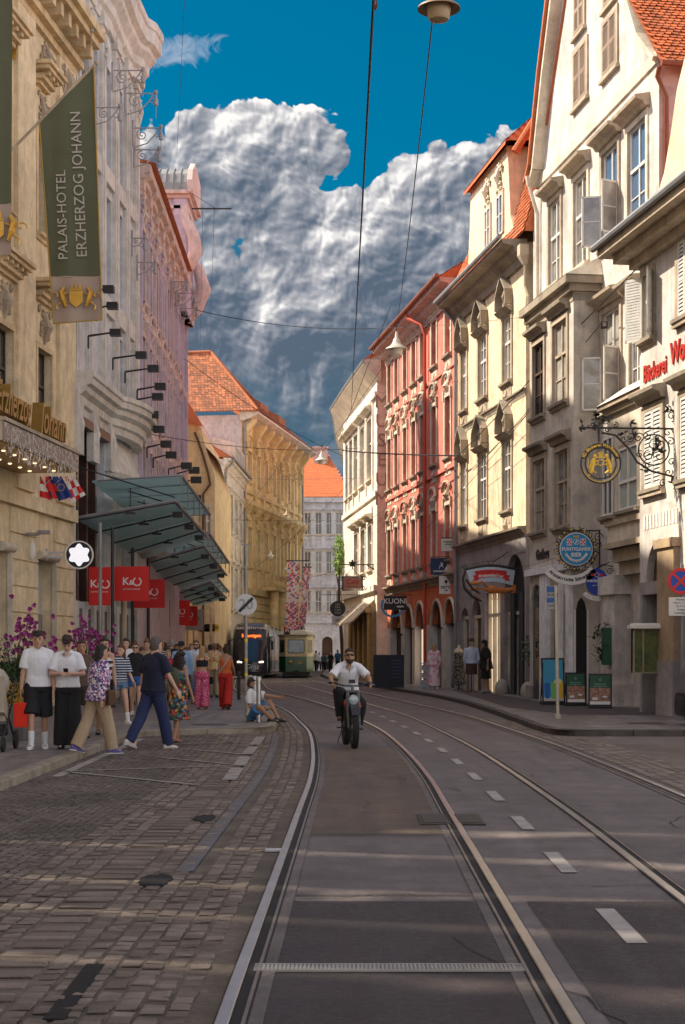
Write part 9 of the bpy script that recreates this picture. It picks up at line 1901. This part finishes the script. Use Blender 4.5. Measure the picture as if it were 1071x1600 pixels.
# ---- cyclist on a fat tyred bike
pb = G(547,1166,0); bk = empty('electric_bike', pb, 'black fat tyred electric bike with a round headlamp coming towards the viewer', 'bike', rz=R(180+6)); T = None
blk = mat('bike_black', (.014,.014,.016), .4, .2, 6); tyre = mat('tyre_rubber', (.018,.017,.017), .75, .25, 12, .6, 50)
r0 = .33; wh = []
for nm, yy_ in (('front_wheel', .62), ('rear_wheel', -.58)):
    m = MB(); TT = Matrix.Translation((0,yy_,r0)) @ Matrix.Rotation(R(90),4,'Y'); m.lathe([(.245,-.03),(.29,-.052),(.318,-.045),(.33,-.02),(.333,0),(.33,.02),(.318,.045),(.29,.052),(.245,.03)], 36, TT)
    for k in range(44):
        a = 2*math.pi*k/44
        for sx in (-.03, 0, .03): m.box(-.012+(sx),.012+sx,.326,.341,-.010,.010, Matrix.Translation((0,yy_,r0)) @ Matrix.Rotation(a+sx,4,'X') @ Matrix.Rotation(R(90),4,'X') @ Matrix.Rotation(0,4,'Y')) if False else m.add([(sx-.011,(.343)*math.cos(a+sx*2)+yy_,(.343)*math.sin(a+sx*2)+r0),(sx+.011,.343*math.cos(a+sx*2)+yy_,.343*math.sin(a+sx*2)+r0),(sx+.011,.343*math.cos(a+sx*2+.08)+yy_,.343*math.sin(a+sx*2+.08)+r0),(sx-.011,.343*math.cos(a+sx*2+.08)+yy_,.343*math.sin(a+sx*2+.08)+r0)], [(0,1,2,3)])
    wl = m.build(nm, tyre, bk, local=True, smooth='auto'); m = MB(); m.lathe([(.03,-.05),(.05,-.04),(.05,.04),(.03,.05)], 14, TT)
    for k in range(18): a = 2*math.pi*k/18; m.tube([(0.02*(-1)**k, yy_+.04*math.cos(a), r0+.04*math.sin(a)), (0, yy_+.25*math.cos(a+.15), r0+.25*math.sin(a+.15))], .0035, 4)
    m.lathe([(.235,-.03),(.25,-.03),(.25,.03),(.235,.03)], 30, TT); m.build('rim_and_spokes', steel, wl, local=True)
m = MB()
for sx in (-.085,.085): m.tube([(sx,.62,r0),(sx,.50,.62),(sx,.42,.88)], [.022,.028,.028], 8); m.ell((sx,.62,r0), (.02,.03,.03), 8, 6)
m.tube([(-.1,.44,.80),(.1,.44,.80)], .025, 8); m.tube([(-.1,.40,.90),(.1,.40,.90)], .025, 8); m.tube([(0,.40,.90),(0,.38,1.0)], .022, 8); m.build('fork', mat('fork_grey', (.10,.10,.10), .4, .2, 5), bk, local=True, smooth='auto')
m = MB(); m.tube([(-.35,.22,1.04),(-.27,.28,1.03),(-.12,.36,.99),(.12,.36,.99),(.27,.28,1.03),(.35,.22,1.04)], .013, 8); hb = m.build('handlebar', blk, bk, local=True, smooth='auto')
for sg in (-1,1): m = MB(); m.tube([(sg*.25,.285,1.03),(sg*.36,.215,1.04)], .019, 8); m.build('grip', tyre, hb, local=True); m = MB(); m.tube([(sg*.27,.33,1.02),(sg*.37,.30,1.0)], .007, 5); m.build('brake_lever', steel, hb, local=True)
m = MB(); m.box(-.05,.05,.30,.33,1.03,1.09); m.build('display', black, bk, local=True)
m = MB(); m.lathe([(.02,-.10),(.075,-.06),(.088,0),(.09,.02)], 22, Matrix.Translation((0,.50,.77)) @ Matrix.Rotation(R(-90),4,'X')); hl = m.build('headlamp', blk, bk, local=True, smooth='auto'); m = MB(); m.ell((0,.52,.77), (.082,.018,.082), 20, 10); m.build('lens', mat('lamp_lens', (.45,.50,.50), .12, .4, 25, dark=(.1,.12,.12)), hl, local=True, smooth=True)
m = MB(); m.tube([(0,.38,.92),(0,.10,.80),(0,-.35,.82)], [.03,.035,.03], 8); m.tube([(0,.36,.80),(0,.05,.40),(0,-.10,.34)], .03, 8); m.tube([(0,-.1,.34),(0,-.30,.80)], .025, 8)
for sx in (-.07,.07): m.tube([(sx,-.1,.36),(sx,-.58,r0)], .016, 6); m.tube([(sx,-.3,.78),(sx,-.58,r0)], .014, 6)
m.box(-.045,.045,-.12,.28,.52,.72); m.build('frame', blk, bk, local=True, smooth='auto')
m = MB(); m.ell((-.10,.40,.70), (.035,.04,.05), 8, 6); m.ell((.11,.40,.70), (.035,.04,.05), 8, 6); m.ell((0,.43,.665), (.09,.05,.035), 10, 6); m.ell((-.13,.30,.66), (.03,.05,.03), 8, 6); m.build('red_indicators', mat('indicator_red', (.45,.01,.01), .35, .1), bk, local=True)
m = MB(); m.rings([[(x*w_,y,z+zz) for x, zz in ((-1,0),(-.8,.045),(.8,.045),(1,0),(.8,-.03),(-.8,-.03))] for y, w_, z in ((-.02,.05,.84),(-.15,.09,.84),(-.40,.12,.85),(-.50,.09,.87))]); m.build('saddle', blk, bk, local=True, smooth='auto')
m = MB()
for sg in (-1,1): m.tube([(sg*.05,-.1,.34),(sg*.11,-.1+sg*.16,.34-.03*sg)], .012, 6); m.box(sg*.12-.05+sg*.05,sg*.12+.05+sg*.05,-.14+sg*.16,-.06+sg*.16,.34-.03*sg-.012,.34-.03*sg+.012)
m.build('pedals', dark_metal, bk, local=True)
m = MB(); m.tube([(.10,-.1,.34),(.20,-.02,.05)], .012, 6); m.build('kickstand', dark_metal, bk, local=True); m = MB(); m.rings([[(x*.07, .62+(.36)*math.cos(a), r0+.36*math.sin(a)) for x in (-1,0,1)]+[(x*.07, .62+(.37)*math.cos(a), r0+.37*math.sin(a)) for x in (1,0,-1)] for a in [R(q) for q in (35,60,90,120)]]); m.build('mudguard', blk, bk, local=True)
P_(543,1167,1012,'bearded man in white short-sleeved shirt and sunglasses riding the electric bike', 6, pos=(pb.x-.0,pb.y,0), h=1.70, sit=True, seat=(0,-.34,.90), lean=24, headpitch=-12, feet=[((-.17,-.16,.36),(-.25,1,.2)),((.17,-.0,.52),(.30,1,.2))], hands=[((-.32,.24,1.05),(-.9,-.2,-.6)),((.32,.24,1.05),(.9,-.2,-.6))], tone='tan', hair=('short',(.018,.012,.010)), beard=(.05,.04,.035), glasses=True, top=(f_white,'short',.0,.026), collar=.15, bottom=('trousers',f_black,.022,.0), shoes=(.03,.018,.012), vox=.010, bulk=.98)

bpy.context.view_layer.layer_collection.children['place'].exclude = False
bpy.context.view_layer.update()
